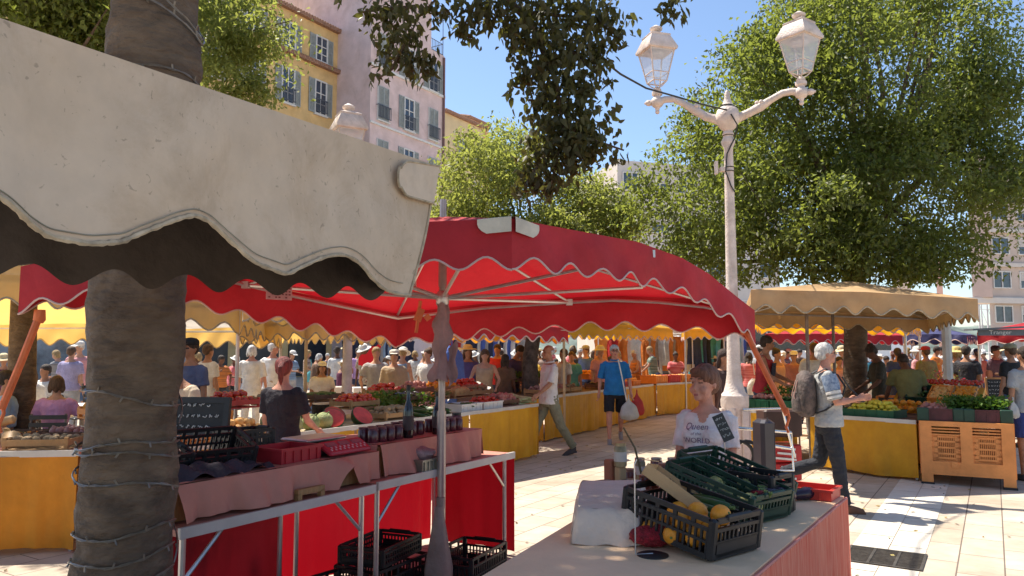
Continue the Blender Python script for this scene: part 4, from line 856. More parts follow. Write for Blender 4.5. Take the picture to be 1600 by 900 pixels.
# goods along stall one
for (s, w_, kind, lb_, m, style, n, sc, lay, gl) in [
    (.35, .25, 'orange', 'orange plastic crate at the near end of the long stall', orgp, 'plastic', (4, 3), 1, 1, 'orange fruit in the orange crate at the near end of the long stall'),
    (.95, .25, 'peach', 'pale wooden crate of peaches beside the redheaded vendor', None, 'wood', (6, 4), 1, 1, 'peach in the crate beside the redheaded vendor'),
    (.35, .7, 'zucchini', 'wooden crate of courgettes behind the orange crate', None, 'wood', (7, 1), 1, 2, 'courgette heaped behind the orange crate'),
    (.95, .72, 'tomato', 'orange plastic box of tomatoes behind the peaches', orgp, 'plastic', (5, 3), 1, 1, 'tomato in the orange box behind the peaches'),
    (3.0, .6, 'tomato', 'wooden crate of red tomatoes beyond the cut watermelons', None, 'wood', (6, 4), 1, 1, 'red tomato in the crate beyond the cut watermelons'),
    (3.15, .2, 'potato', 'flat wooden tray of potatoes at the front edge of the long stall', None, 'wood', (6, 4), 1, 1, 'potato in the flat tray on the long stall'),
    (4.2, .75, 'aubergine', 'wooden crate of aubergines at the back of the long stall', dwood, 'wood', (5, 1), 1, 1, 'aubergine at the back of the long stall'),
    (4.75, .25, 'zucchini', 'white box of courgettes at the stall front near the mast', whp, 'solid', (7, 1), 1, 1, 'courgette in the white box'),
    (5.3, .25, 'tomato', 'second white box with red print beside the courgettes', whp, 'solid', (6, 3), .9, 1, 'small tomato in the printed white box'),
    (5.3, .75, 'squash', 'wooden crate of squash behind the white boxes', None, 'wood', (5, 1), .8, 1, 'squash in the crate behind the white boxes'),
    (4.75, .8, 'carrot', 'wooden crate of carrots behind the courgette box', None, 'wood', (9, 1), 1.1, 2, 'carrot heaped behind the courgette box'),
    (5.85, .3, 'onion', 'low wooden crate of red onions toward the leeks', dwood, 'wood', (6, 4), 1, 1, 'red onion in the crate toward the leeks'),
    (5.85, .78, 'potato', 'wooden crate of potatoes behind the red onions', None, 'wood', (6, 4), 1, 1, 'potato in the crate behind the red onions')]:
    crate_row(at1, s, w_, kind, lb_, m, style, n=n, sc=sc*1.1, layers=lay+1, glab=gl, lie=kind in ('zucchini', 'carrot', 'aubergine', 'squash'), z=.80 if w_ < .5 else .93)
for (s, kind, lb_, m_) in [(.3, 'orange', 'raised crate of oranges at the back near end of the long stall', orgp), (.95, 'peach', 'raised crate of peaches at the back of the long stall', None), (1.6, 'tomato', 'raised crate of tomatoes behind the melons', redp), (2.25, 'potato', 'raised crate of potatoes behind the melons', None), (2.9, 'zucchini', 'raised crate of courgettes behind the watermelons', dwood), (4.1, 'tomato', 'raised crate of tomatoes behind the aubergines', None), (4.75, 'onion', 'raised crate of onions behind the carrots', dwood), (5.4, 'orange', 'raised crate of oranges toward the far end of the long stall', None), (6.05, 'tomato', 'raised crate of tomatoes at the far end of the long stall', redp)]:
    crate_row(at1, s, 1.08, kind, lb_, m_, 'wood', n=(5, 3) if kind != 'zucchini' else (7, 1), sc=1.15, layers=2, glab=kind+' in the raised back row of the long stall', lie=kind == 'zucchini', z=1.0)
for i, (s, w_) in enumerate([(1.55, .12), (1.78, .14), (1.62, .36), (1.85, .38), (1.7, .58), (2.0, .6), (2.0, .16)]):
    put('melon', at1(s, w_), (R_rnd.uniform(-.5, .5), .3, i), 1.1, 'ribbed melon beside the redheaded vendor on the long stall', 'melons on the long stall')
for i, (s, w_, lb_) in enumerate([(2.25, .25, 'cut watermelon half nearest the stall edge, its red face tipped up'), (2.5, .5, 'cut watermelon half behind the first one'), (2.62, .22, 'cut watermelon half closest to the potato tray')]):
    put('watermelon_half', at1(s, w_, .80), (.8, .1, .25+.3*i), .95, lb_)
put('watermelon', at1(2.2, .75), (0, 0, .4), .9, 'whole dark watermelon at the back of the long stall')
for i in range(18): put('zucchini', at1(3.6+.07*(i % 9)+.02, .15+.28*(i//9)+R_rnd.uniform(-.02, .02), .80+.04*(i % 2)), (0, R_rnd.uniform(-.1, .1), r1+1.5+R_rnd.uniform(-.3, .3)), 1.15, 'courgette lying loose on the long stall near the herbs', 'loose courgettes')
for i in range(14): put('herb_bunch', at1(3.4+.17*(i % 7), .62+.22*(i//7), .84+.05*(i//7)), (R_rnd.uniform(-.4, .4), R_rnd.uniform(-.4, .4), i), 1.15, 'bunch of green herbs heaped on the long stall behind the mast', 'herb bunches on the long stall')
for i in range(9): put('leek', at1(6.15+.05*i, .28+.03*(i % 3), .80+.035*(i % 3)), (0, R_rnd.uniform(-.15, .15), r1+1.57+R_rnd.uniform(-.5, .5)), 1.1, 'pale leek at the far end of the long stall', 'leeks')
for i in range(3): put('cauliflower', at1(6.15+.2*i, .75), (0, 0, i), 1.1, 'cauliflower behind the leeks', 'cauliflowers')
# goods along stall two
for (s, w_, kind, lb_, m, style, n, sc, lay, gl) in [
    (.5, .3, 'fig', 'wooden crate of figs just right of the man in the white polo', None, 'wood', (6, 4), 1, 2, 'fig in the crate right of the white polo'),
    (1.05, .3, 'onion', 'wooden crate of pink onions beside the figs', None, 'wood', (6, 4), 1, 2, 'pink onion in the crate beside the figs'),
    (1.6, .3, 'potato', 'wooden crate of potatoes left of the man in blue', None, 'wood', (6, 4), 1, 2, 'potato left of the man in blue'),
    (1.1, .85, 'aubergine', 'dark crate of aubergines behind the pink onions', dwood, 'wood', (6, 1), 1, 2, 'aubergine behind the pink onions'),
    (1.7, .85, 'zucchini', 'dark crate of courgettes beside the aubergines', dwood, 'wood', (8, 1), 1, 2, 'courgette beside the aubergines'),
    (3.3, .3, 'aubergine', 'crate of aubergines just right of the man in blue', dwood, 'wood', (6, 1), 1, 1, 'aubergine just right of the man in blue'),
    (3.95, .35, 'tomato', 'crate of red tomatoes on the middle of the second yellow table', redp, 'solid', (6, 4), 1, 2, 'red tomato on the second yellow table'),
    (4.6, .35, 'orange', 'crate of oranges beside the tomatoes of the second yellow table', redp, 'solid', (6, 4), 1, 2, 'orange beside the tomatoes'),
    (5.25, .35, 'peach', 'crate of peaches near the far end of the second yellow table', orgp, 'solid', (6, 4), 1, 2, 'peach near the far end of the second table'),
    (4.0, .95, 'orange', 'raised crate of oranges in the second row', orgp, 'solid', (6, 4), 1.1, 2, 'orange in the raised second row crate'),
    (4.7, .95, 'tomato', 'raised crate of tomatoes in the second row', redp, 'solid', (6, 4), 1.1, 2, 'tomato in the raised second row crate'),
    (5.4, .95, 'orange', 'raised crate of oranges at the end of the second row', orgp, 'solid', (6, 4), 1.1, 2, 'orange at the end of the second row')]:
    crate_row(at2, s, w_, kind, lb_, m, style, n=n, sc=sc, layers=lay, D=D2, W=W2, glab=gl, z=.80 if w_ < .8 else .98, lie=kind in ('zucchini', 'carrot', 'aubergine'), d=(.52, .45, .12))
for i in range(8): put('herb_bunch', at2(.9+.15*i, 1.05, 1.0), (.2, 0, i), 1.2, 'dark green bunch behind the crates of the second table', 'greens of the second table')
def at3(s, w_, z=.8): return A3+D3*s+W3*w_+V((0, 0, z))
for (s, w_, kind, lb_, m) in [(.35, .3, 'orange', 'orange crate at the left end of the far yellow table', orgp), (.95, .3, 'tomato', 'red crate in the middle of the far yellow table', redp), (1.55, .3, 'peach', 'orange crate of peaches at the right end of the far yellow table', orgp)]:
    crate_row(at3, s, w_, kind, lb_, m, 'solid', n=(6, 4), D=D3, W=W3, layers=2, glab=kind+' on the far yellow table', d=(.52, .5, .2))
# goods on the far left table
def at4(s, w_, z=.8): return A4+D4*s+W4*w_+V((0, 0, z))
for (s, w_, kind, lb_, m, n) in [(.75, .2, 'potato', 'dark low tray at the front left of the orange skirted table', dwood, (6, 3)), (1.75, .22, 'potato', 'flattened cardboard coloured tray near the trunk on the orange skirted table', woodc, (6, 3)), (.7, .75, 'aubergine', 'dark crate of aubergines at the back left table', dwood, (6, 1)), (1.75, .8, 'onion', 'dark crate of onions at the back of the orange skirted table', dwood, (6, 3)), (1.22, .8, 'carrot', 'brown crate between the aubergines and the onions', dwood, (7, 1))]:
    crate_row(at4, s, w_, kind, lb_, m, 'wood', n=n, D=D4, W=W4, glab=kind+' on the orange skirted table '+('front' if w_ < .5 else 'back'), lie=kind in ('aubergine', 'carrot'))
for i, (s, w_, z, lb_) in enumerate([(1.2, .42, .93, 'long tan squash propped up in the middle of the orange skirted table'), (1.05, .3, .86, 'tan squash lying below the propped one'), (1.4, .35, .82, 'tan squash nearest the trunk')]):
    put('squash', at4(s, w_, z), (.2, -.25, .2+i), 1.25, lb_)
# goods on the right hand fruit table
def at5(s, w_, z=.745): return A5+D5*s+W5*w_+V((0, 0, z))
r5 = atan2(D5.y, D5.x)
for i in range(3): crate(['green plastic tray at the left end of the fruit table', 'green plastic tray behind the slanting orange prop', 'green plastic tray just left of the backpack'][i], at5(.12+.46*i, .25), r5, (.44, .42, .16), grnp, 'solid')
crate('green tray of lemons in front of the dark aproned vendor', at5(1.72, .28), r5, (.72, .42, .10), grnp, 'solid')
heap('lemon', at5(1.42, .12, .80), D5, .62, W5, .34, 8, 4, 'yellow lemon heaped in the green tray', 'lemons in the green tray', 1.05, layers=3)
bs = MB(); bs.lathe(at5(.75, .62), [(.15, 0), (.2, .17), (.215, .19), (.2, .185), (.145, .02)], 20, None, (1.3, 1)); tag(bs.build('basket', mat('yellow_basket', (.62, .42, .08), .6, .15), smooth=True), 'yellow tub at the back of the fruit table beside the backpack', 'tub')
for i in range(9): put('melon', at5(.62+.13*(i % 3), .52+.1*(i//3), .87+.02*(i % 2)), (0, .3, i), .6, 'small melon in the yellow tub', 'melons in the tub')
heap('onion', at5(.02, .1, .90), D5, .34, W5, .3, 5, 3, 'red onion in the left green tray', 'onions in the left green tray')
heap('zucchini', at5(.46, .1, .90), D5, .34, W5, .26, 6, 1, 'courgette in the middle green tray', 'courgettes in the middle green tray', lie=True)
heap('orange', at5(1.2, .85, .78), D5, 1.2, W5, .3, 9, 3, 'orange at the back of the fruit table', 'oranges at the back of the fruit table', 1.0, layers=2)
for i in range(5): put('herb_bunch', at5(.1+.2*i, .55, .9), (0, 0, i), 1.1, 'leafy bunch behind the green trays', 'leafy bunches')
# ---- orange pallet bin at the right with its trays
pa_ = G(1441, 755); pb_ = G(1589, 766); pd = (pb_-pa_).normalized(); pw = V((-pd.y, pd.x, 0)); PL = (pb_-pa_).length; Rb = Matrix(((pd.x, pw.x, 0), (pd.y, pw.y, 0), (0, 0, 1)))
bt5 = thing('pallet_bin', 'big orange plastic pallet bin with slotted panels and dark feet', 'pallet bin', (pa_+pb_)/2)
m = MB(); H = .76
q = lambda u, w_, z: pa_+pd*(u*PL)+pw*w_+V((0, 0, z))
for w_ in (.0, 1.0):
    for (u0, u1, z0, z1) in ((0, .13, .0, H), (.44, .57, .12, H), (.87, 1, .0, H), (.13, .44, .12, .28), (.57, .87, .12, .28), (.13, .44, .70, H), (.57, .87, .70, H)):
        m.box(q((u0+u1)/2, w_, (z0+z1)/2), ((u1-u0)*PL, .05, z1-z0), Rb)
    for (u0, u1) in ((.13, .44), (.57, .87)):
        pc = q((u0+u1)/2, w_+.014, .49); pwid = (u1-u0)*PL
        for z in (.60, .635, .67): m.box(q((u0+u1)/2, w_+.004, z), (pwid, .03, .016), Rb)
        for z in (.30, .372, .445, .518, .575): m.box(q((u0+u1)/2, w_+.012, z), (pwid, .02, .022), Rb)
        m.box(q((u0+u1)/2, w_+.012, .305), (pwid, .02, .05), Rb)
        for i in range(15): m.box(q(u0+(u1-u0)*(i+.5)/15, w_+.013, .44), (.009, .018, .30), Rb)
        for s_ in (-1, 1): m.box(q((u0+u1)/2, w_+.0125, .44)+pd*s_*(pwid/2-.03), (.06, .021, .34), Rb)
for u in (.01, .99):
    m.box(q(u, .5, .44), (.04, 1.0, .64), Rb)
m.box(q(.5, .5, .13), (PL*.98, .98, .03), Rb); m.box(q(.37, -.03, .25), (.07, .02, .07), Rb)
m.build('bin_body', mat('bin_orange', (.78, .30, .085), .55, .1, 3, .1, 20, stain=.2), bt5)
m = MB(); [m.box(q(u, .0, -.0+.012), (.13*PL+.02, .08, .03), Rb) for u in (.065, .935)]; [m.box(q(u, 1.0, .012), (.13*PL+.02, .08, .03), Rb) for u in (.065, .935)]; m.build('foot', blkp, bt5)
m = MB(); m.box(q((.285), .03, .44), (.3*PL, .004, .3), Rb); m.box(q(.72, .03, .44), (.3*PL, .004, .3), Rb); m.build('inner_lining', mat('bin_inner', (.40, .14, .04), .7), bt5)
mar = mat('maroon_plastic', (.09, .02, .025), .5, .2)
for i, u in enumerate((.24, .74)):
    c_ = q(u, .28, H); cr_ = crate(['maroon tray with green corners at the left of the pallet bin', 'maroon tray with green corners at the right of the pallet bin'][i], c_, atan2(pd.y, pd.x), (PL*.5, .5, .15), mar, 'solid')
    for sx in (-1, 1):
        for sy in (-1, 1): MB().rbox((sx*(PL*.25-.05), sy*.235, .078), (.13, .07, .16), .01).build('corner', dgrn, cr_, world=False)
for i in range(26): put('herb_bunch', q(.3+.65*((i*.37) % 1), .12+.36*((i*.61) % 1), H+.13), (R_rnd.uniform(-.3, .3), R_rnd.uniform(-.3, .3), i), .95, 'leafy greens spread over the trays of the pallet bin', 'greens on the pallet bin')
heap('onion', q(.02, .1, H+.10), pd, .3, pw, .3, 5, 4, 'pink onion in the left tray of the pallet bin', 'onions on the pallet bin', 1.0, layers=2)
# sloping fruit rack behind the bin
sA = pz(1388, 10.9, 0); sB = pz(1524, 10.2, 0); sd_ = (sB-sA).normalized(); sw = V((-sd_.y, sd_.x, 0)); SL = (sB-sA).length; Rs = Matrix(((sd_.x, sw.x, 0), (sd_.y, sw.y, 0), (0, 0, 1)))
rk = thing('fruit_rack', 'sloping yellow fruit rack with a red berry row along its top', 'rack', (sA+sB)/2); m = MB()
m.box((sA+sB)/2+sw*.3+V((0, 0, .45)), (SL, .6, .8), Rs); m.add([sA+V((0, 0, .85)), sB+V((0, 0, .85)), sB+sw*.6+V((0, 0, 1.1)), sA+sw*.6+V((0, 0, 1.1)), sA+sw*.6+V((0, 0, .85)), sB+sw*.6+V((0, 0, .85))], [(0, 1, 2, 3), (0, 3, 4), (1, 5, 2), (4, 3, 2, 5)]); m.build('stand', ysk, rk)
def onr(u, w_, up=0): return sA+sd_*(u*SL)+sw*w_+V((0, 0, .86+w_*.417+up))
for i, (u, kind, k, lb_) in enumerate([(.30, 'zucchini', dgrn, 'dark green box at the left of the fruit rack'), (.55, 'peach', orgp, 'orange box of peaches in the middle of the fruit rack'), (.82, 'orange', woodc, 'pale crate of oranges at the right of the fruit rack')]):
    crate(lb_, onr(u, .25), 0, (SL*.25, .42, .09), k, 'solid', rot=(Rs@eul(.39, 0, 0)).to_euler())
    heap(kind, onr(u-.11, .07, .03), sd_, SL*.22, sw, .36, 6 if kind != 'zucchini' else 5, 5 if kind != 'zucchini' else 1, kind+' on the sloping fruit rack', kind+' on the sloping rack', .95, tilt=.39, lie=kind == 'zucchini')
heap('tomato', onr(.03, .48, .06), sd_, SL*.95, sw, .12, 22, 2, 'small red berry punnet fruit along the top of the rack', 'red fruit along the top of the rack', .8, tilt=.39)
crate('orange plastic crates column behind the olive shirted vendor', pz(1399, 11.8, .0), r5, (.5, .35, .92), orgp, 'plastic', cat='crate stack')
# chalkboards
chk = mat('chalkboard', (.03, .032, .035), .7, .2, 6); cw = mat('chalk', (.62, .62, .60), .9)
def scribble(mb, o, rx, up, w_, rows, rnd, th=.004, n=None):
    for r_ in range(rows):
        x = .0; y = -r_
        while x < w_*(rnd.uniform(.7, 1)):
            L_ = rnd.uniform(.15, .4)*w_*.3; pts_ = [o+rx*(x+L_*k/5)+up*(y*w_*.22+rnd.uniform(-.5, .5)*w_*.07) for k in range(6)]; mb.tube(pts_, th, 4); x += L_+w_*.06
def aboard(label, c, w_, h, rz, frame=None, text=None, leg=None):
    t = thing('chalkboard', label, 'chalkboard', (c.x, c.y, 0 if leg else c.z-h/2), 0); R = rotz(rz)@eul(-.12, 0, 0); m = MB()
    for s_ in (-1, 1): m.box(c+R@V((s_*w_/2, 0, 0)), (.035, .03, h+.035), R); m.box(c+R@V((0, .001, s_*h/2)), (w_-.035, .03, .035), R)
    if leg:
        for s_ in (-1, 1): m.box(V((c.x, c.y, (c.z-h/2)/2))+rotz(rz)@V((s_*w_/2, -.02, 0)), (.035, .03, c.z-h/2)); m.box(V((c.x, c.y, c.z/2))+rotz(rz)@V((s_*w_/2, .3, 0)), (.03, .03, c.z), eul(.25, 0, 0))
    m.build('frame', frame or mat('board_frame', (.52, .24, .08), .6, .15), t); b_ = MB().box(c, (w_, .012, h), R).build('board', chk, t)
    s = MB()
    if text:
        for k, l in enumerate(text):
            tm_ = text_mb(l, h*.15, lambda x, y: c+R@V((x, -.010, y+h*(.36-k*.17)))); s.add(tm_.v, tm_.f)
    else: scribble(s, c+R@V((-w_*.42, -.012, h*.34)), R@V((1, 0, 0)), R@V((0, 0, 1)), w_*.8, 5, random.Random(5), w_*.008)
    s.build('chalk_writing', cw, b_); return t
aboard('chalkboard with an orange frame and white handwritten price list at the right', P(1561, 610, 14.6), .42, .46, -.25, leg=True)
# ================= TABLE B: jam table under the red tent =================
def tb(s, w_=0, z=.8): return V((-1.53, 3.5, 0))+V((.51, .86, 0))*s+V((-.86, .51, 0))*w_+V((0, 0, z))
dB = V((.51, .86, 0)); wB = V((-.86, .51, 0)); rB = atan2(dB.y, dB.x)
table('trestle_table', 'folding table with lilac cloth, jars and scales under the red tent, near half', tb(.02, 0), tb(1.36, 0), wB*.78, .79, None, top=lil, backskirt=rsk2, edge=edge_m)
table('trestle_table', 'folding table with jars and bottles under the red tent, far half', tb(1.38, 0), tb(3.02, 0), wB*.78, .80, None, top=lil, backskirt=rsk, edge=edge_m, z0=.03)
m = MB(); e0 = tb(3.02, -.0, 0); skirt(m, e0+V((.07, -.13, 0))*0, tb(3.02, .78, 0), .76, .03, dB, .01); m.build('skirt', rsk, [o for o in C.objects if o.name.startswith('trestle_table')][-1], True)
# cloth covered risers on the tables
def riser(s0, s1, w0, w1, h, lb_, seed, cut=()):
    o = thing('cloth_covered_box', lb_, 'covered box', tb((s0+s1)/2, (w0+w1)/2)); z0 = .802
    MB().box(tb((s0+s1)/2, (w0+w1)/2, z0+h/2-.005), (s1-s0-.03, w1-w0-.03, h-.012), Matrix(((dB.x, wB.x, 0), (dB.y, wB.y, 0), (0, 0, 1)))).build('box', woodc, o)
    m = MB(); rnd = random.Random(seed); ph = rnd.uniform(0, 6)
    m.grid(lambda u, v_: tb(s0+(s1-s0)*u, w0+(w1-w0)*v_, z0+h+.004+.003*sin(u*20+v_*9)), 30, 8)
    def fr(u, v_):
        s_ = s0+(s1-s0)*u; lift = 0
        for (c0, c1, hh) in cut:
            if c0 < u < c1: lift = hh*sin(pi*(u-c0)/(c1-c0))
        z = z0+h+.004-v_*(h-.004-lift*h); return tb(s_, w0-.014-.05*v_**.8*(1+.75*sin(s_*11+ph+.8*v_)+.4*sin(s_*29)+.2*sin(s_*61)), z)
    m.grid(fr, 60, 6)
    m.grid(lambda u, v_: tb(s1+.012+.03*v_*(1+.5*sin(u*9)), w0+(w1-w0)*u, z0+h+.004-v_*(h-.002)), 16, 6); m.grid(lambda u, v_: tb(s0-.012-.03*v_*(1+.5*sin(u*9)), w1+(w0-w1)*u, z0+h+.004-v_*(h-.002)), 16, 6)
    m.build('cloth', lil, o, True)
riser(.06, 1.50, .10, .7, .17, 'lilac cloth covered riser carrying crates and scales, near half of the jam table', 1, [(.70, .84, .75)])
riser(1.56, 2.76, .14, .70, .20, 'lilac cloth covered riser carrying the jars, far half of the jam table', 2)
zr = .975; zr2 = 1.008
# scale
sc_ = thing('kitchen_scale', 'dark market scale with steel pan and red display panel', 'scale', tb(1.27, .36, zr)); Rd = Matrix(((dB.x, wB.x, 0), (dB.y, wB.y, 0), (0, 0, 1)))
MB().rbox(tb(1.27, .36, zr+.035), (.36, .30, .06), .015, Rd).build('body', mat('scale_dark', (.05, .04, .05), .4), sc_)
MB().rbox(tb(1.27, .42, zr+.088), (.34, .24, .02), .008, Rd).build('pan', alu, sc_)
m = MB(); RR = Rd@eul(.5, 0, 0); c_ = tb(1.28, .17, zr+.048); m.rbox(c_, (.36, .13, .03), .01, RR); pn = m.build('display_panel', mat('scale_red', (.42, .03, .05), .35), sc_)
m = MB()
for k in range(3): m.box(c_+RR@V((-.11+.11*k, .02, .0165)), (.085, .035, .004), RR)
m.build('display', mat('lcd', (.22, .10, .12), .3), pn)
m = MB()
for k in range(18): m.box(c_+RR@V((-.15+.018*k, -.035+.022*(k % 2), .0165)), (.011, .013, .004), RR)
m.build('keys', mat('key_pale', (.5, .32, .34), .5), pn)
# red tub, crates, clothes, sign
m = MB(); crate('shallow red plastic box left of the scale', tb(.93, .30, zr), rB, (.30, .26, .085), mat('dull_red_plastic', (.42, .02, .03), .5, .1), 'solid')
crate('black plastic lattice crate left of the red box on the jam table', tb(.52, .46, zr), 0, (.40, .28, .17), blkp, 'plastic', rot=(0.35, 0, rB-.2))
crate('black plastic lattice crate closest to the trunk on the jam table', tb(.10, .46, zr), 0, (.42, .28, .17), blkp, 'plastic', rot=(.35, 0, rB+.1))
crate('small black crate behind the red box on the jam table', tb(.88, .60, zr), rB, (.3, .2, .17), blkp, 'plastic')
m = MB()
m.grid(lambda u, v_: tb(-.15+.85*u, .12+.22*v_, zr+.01+.05*sin(pi*v_)*sin(pi*u)+.012*sin(u*31+v_*5)+.01*sin(u*17-v_*11)), 50, 12); tag(m.build('dark_cloth', mat('dark_jacket', (.045, .035, .05), .9, .2, 5, .5, 30), smooth=True), 'crumpled dark garment lying in front of the black crates', 'garment')
t_ = aboard('black slate board with faint chalk lettering standing by the trunk', tb(.72, .82, 1.22), .36, .19, -.1, frame=blkp, text=None)
# jars and bottles on the far riser
gls = glass('jar_glass', (.5, .4, .42), .5); jam = mat('jam_dark', (.10, .02, .03), .25, .3, 6, spec=.6); lidm = mat('lid_metal', (.35, .20, .16), .35, .15, metal=.6)
def jar(lb_, p, r=.035, h=.10, content=None, lid=None, group=None, label=True, cat='jar'):
    o = thing('glass_jar', lb_, cat, p, 0, group); m = MB(); m.lathe(p, [(r*.92, 0), (r, .008), (r, h*.78), (r*.8, h*.88), (r*.8, h*.9)], 16); m.build('jar_body', content or jam, o, True)
    m = MB(); m.lathe(p, [(r*.88, h*.86), (r*.9, h), (r*.8, h*1.01)], 16); m.build('lid', lid or lidm, o, True)
    if label: m = MB(); m.lathe(p, [(r*1.015, h*.22), (r*1.015, h*.62)], 16); m.build('jar_label', mat('paper_label', (.60, .52, .45), .8, .1), o, True)
    return o
k = 0
for (s0, w0, nn, rows) in ((1.62, .24, 4, 2), (2.02, .30, 3, 2), (2.34, .24, 4, 2)):
    for j in range(rows):
        for i in range(nn):
            jar('dark jam jar in the rows on the lilac covered riser', tb(s0+i*.085, w0+j*.085, zr2), .036, .095, None, mat('lid_plum', (.14, .04, .06), .4), 'jam jars on the riser', False)
jar('tall jar standing last at the far end of the jam jar rows', tb(2.66, .30, zr2), .04, .12, mat('jam_plum', (.10, .03, .05), .3), mat('lid_black', (.02, .02, .02), .4))
def bottle(lb_, p, h=.30):
    o = thing('bottle', lb_, 'bottle', p); m = MB(); m.lathe(p, [(.034, 0), (.037, .01), (.037, h*.5), (.03, h*.6), (.014, h*.72), (.013, h*.93)], 16); m.build('bottle_body', mat('bottle_dark', (.012, .010, .012), .15, spec=.7), o, True)
    m = MB(); m.lathe(p, [(.016, h*.9), (.016, h), (.012, h*1.01)], 12); m.build('cap', mat('lid_black', (.02, .02, .02)), o, True)
    m = MB(); m.lathe(p, [(.0385, h*.15), (.0385, h*.42)], 16); m.build('bottle_label', mat('dark_label', (.07, .05, .05), .7), o, True)
bottle('dark bottle rising left among the jam jars', tb(1.96, .22, zr2), .36); bottle('dark bottle rising right among the jam jars, near the mast', tb(2.27, .20, zr2), .30)
# plastic bag of glasses and tin on the lower tabletop
crate('grey tin box with a latch in front of the cloth on the jam table', tb(1.95, .06, .80), rB, (.22, .12, .085), mat('grey_tin', (.32, .30, .24), .4, .15, metal=.5), 'solid', cat='tin box')
m = MB(); m.ell(tb(1.95, .10, .91), (.10, .07, .05)); m.v = [tuple(V(v)+V((sin(v[2]*90)*.008, cos(v[0]*80)*.008, sin(v[0]*70+v[1]*60)*.008))) for v in m.v]; tag(m.build('plastic_bag', mat('clear_bag', (.45, .30, .30), .3, .2, 20, trans=.3), smooth=True), 'crumpled translucent bag on top of the grey tin box', 'bag')
for i, (s, lb_) in enumerate(((.85, 'wooden block propping the cloth riser near the table joint'),)):
    m = MB(); m.box(tb(.86, .03, .84), (.20, .03, .03), Rd); [m.box(tb(.86+x, .03, .815), (.03, .03, .035), Rd) for x in (-.085, .085)]; tag(m.build('wood_trestle', woodc), lb_, 'wooden block')
# crates under the table
for i, (s, w_, z, rr, dd_, lb_) in enumerate([(2.35, -.02, 0, rB+.1, (.55, .36, .22), 'black crate on the ground at the right end under the jam table'), (1.75, .25, 0, rB, (.55, .36, .24), 'black crate on the ground under the middle of the jam table'), (1.75, .27, .245, rB+.15, (.5, .34, .12), 'shallow black crate stacked on the one under the middle of the jam table'), (1.15, .2, 0, rB-.1, (.55, .36, .24), 'black crate on the ground behind the crossing table legs'), (.5, .3, 0, rB, (.55, .36, .2), 'black crate furthest left on the ground under the jam table')]):
    crate(lb_, tb(s, w_, z), rr, dd_, blkp, 'plastic')
# jacket tied round the mast, white bag at its foot
m = MB(); jm = mat('dusty_pink_cloth', (.34, .22, .21), .9, .12, 6, .5, 30)
m.grid(lambda u, v_: P(692, 476+118*v_, 5.2)+V((cos(u*2*pi)*(.030+.028*sin(v_*4.5)**2+.015*v_)*(1+.25*sin(v_*19+u*6))-.02*v_, -.03+sin(u*2*pi)*(.035+.02*v_), .012*sin(u*19)))+V((.008*sin(u*25+v_*5), .008*cos(u*21), 0)), 30, 16); m.grid(lambda u, v_: P(700+14*u, 545+60*v_-14*u, 5.15)+V((.01*sin(v_*9), .02*sin(u*5), 0)), 6, 8)
tag(m.build('hanging_jacket', jm, smooth=True), 'dusty pink garment tied round the upper mast of the red tent', 'garment')
m = MB(); bp = [(0, 0, .035), (.0, .04, .03), (.2, 0, .045), (.45, .0, .075), (.7, -.01, .10), (.88, -.01, .105), (.98, 0, .08), (1, 0, .01)]
zt_ = P(690, 790, 5.15).z; zb_ = .02
m.grid(lambda u, v_: V((-.485, 5.13, 0))+V((cos(u*2*pi)*interp([(a, r) for a, b_, r in [(0, 0, .022), (.2, 0, .04), (.45, 0, .062), (.72, 0, .088), (.9, 0, .085), (1, 0, .03)]], v_)*(1+.12*sin(u*25)), sin(u*2*pi)*.6*interp([(0, .03), (.3, .06), (.8, .1), (1, .03)], v_), zt_+(zb_-zt_)*v_)), 40, 20); m.tube([V((-.48, 5.17, zt_-.02)), V((-.48, 5.17, zt_+.05))], .03, 8)
tag(m.build('hanging_bag', mat('beige_bag', (.42, .33, .28), .7, .1, 5, .5, 20, trans=.15), smooth=True), 'full beige cloth bag tied to the foot of the red tent mast', 'bag')
m = MB(); m.tube([P(662, 600, 5.0), P(672, 680, 5.0)], .006, 6)
# ================= TABLE A: foreground table =================
poly = [V((-.56, 1.78, 0)), V((.17, 1.76, 0)), V((1.85, 4.29, 0)), V((.85, 4.92, 0)), V((.27, 3.62, 0)), V((-.137, 2.72, 0))]
tA = thing('display_table', 'grey topped table with faded pink skirt in the right foreground', 'table', (.6, 3.2, 0))
MB().prism(poly, .77, .80).build('top', mat('table_top_near', (.92, .62, .39), .55, .05, 2, .2, 12, stain=.12), tA)
m = MB(); skirt(m, poly[1], poly[2], .79, .05, V((.83, -.555, 0)), .013, 17); skirt(m, poly[2], poly[3], .79, .05, V((.53, .85, 0)), .01, 17); m.build('skirt', psk, tA, True)
m = MB(); n_ = V((.83, -.555, 0)); m.tube([poly[1]+n_*.012+V((0, 0, .79)), poly[2]+n_*.012+V((0, 0, .79))], .007, 6); m.build('edge_binding', mat('pink_binding', (.62, .22, .18), .7), tA)
m = MB(); skirt(m, poly[4], poly[5], .77, .05, V((-.9, .4, 0)), .012); skirt(m, poly[3], poly[4], .77, .05, V((-.9, .4, 0)), .012); m.build('skirt', psk, tA, True)
for p in ((.25, 2.2), (1.7, 4.2), (.9, 4.7), (-.2, 1.95)): MB().tube([V((p[0], p[1], 0)), V((p[0], p[1], .77))], .018, 8).build('leg', alu, tA)
lA = V((-.63, .78, 0)); wA = V((.78, .63, 0)); rA = atan2(lA.y, lA.x)
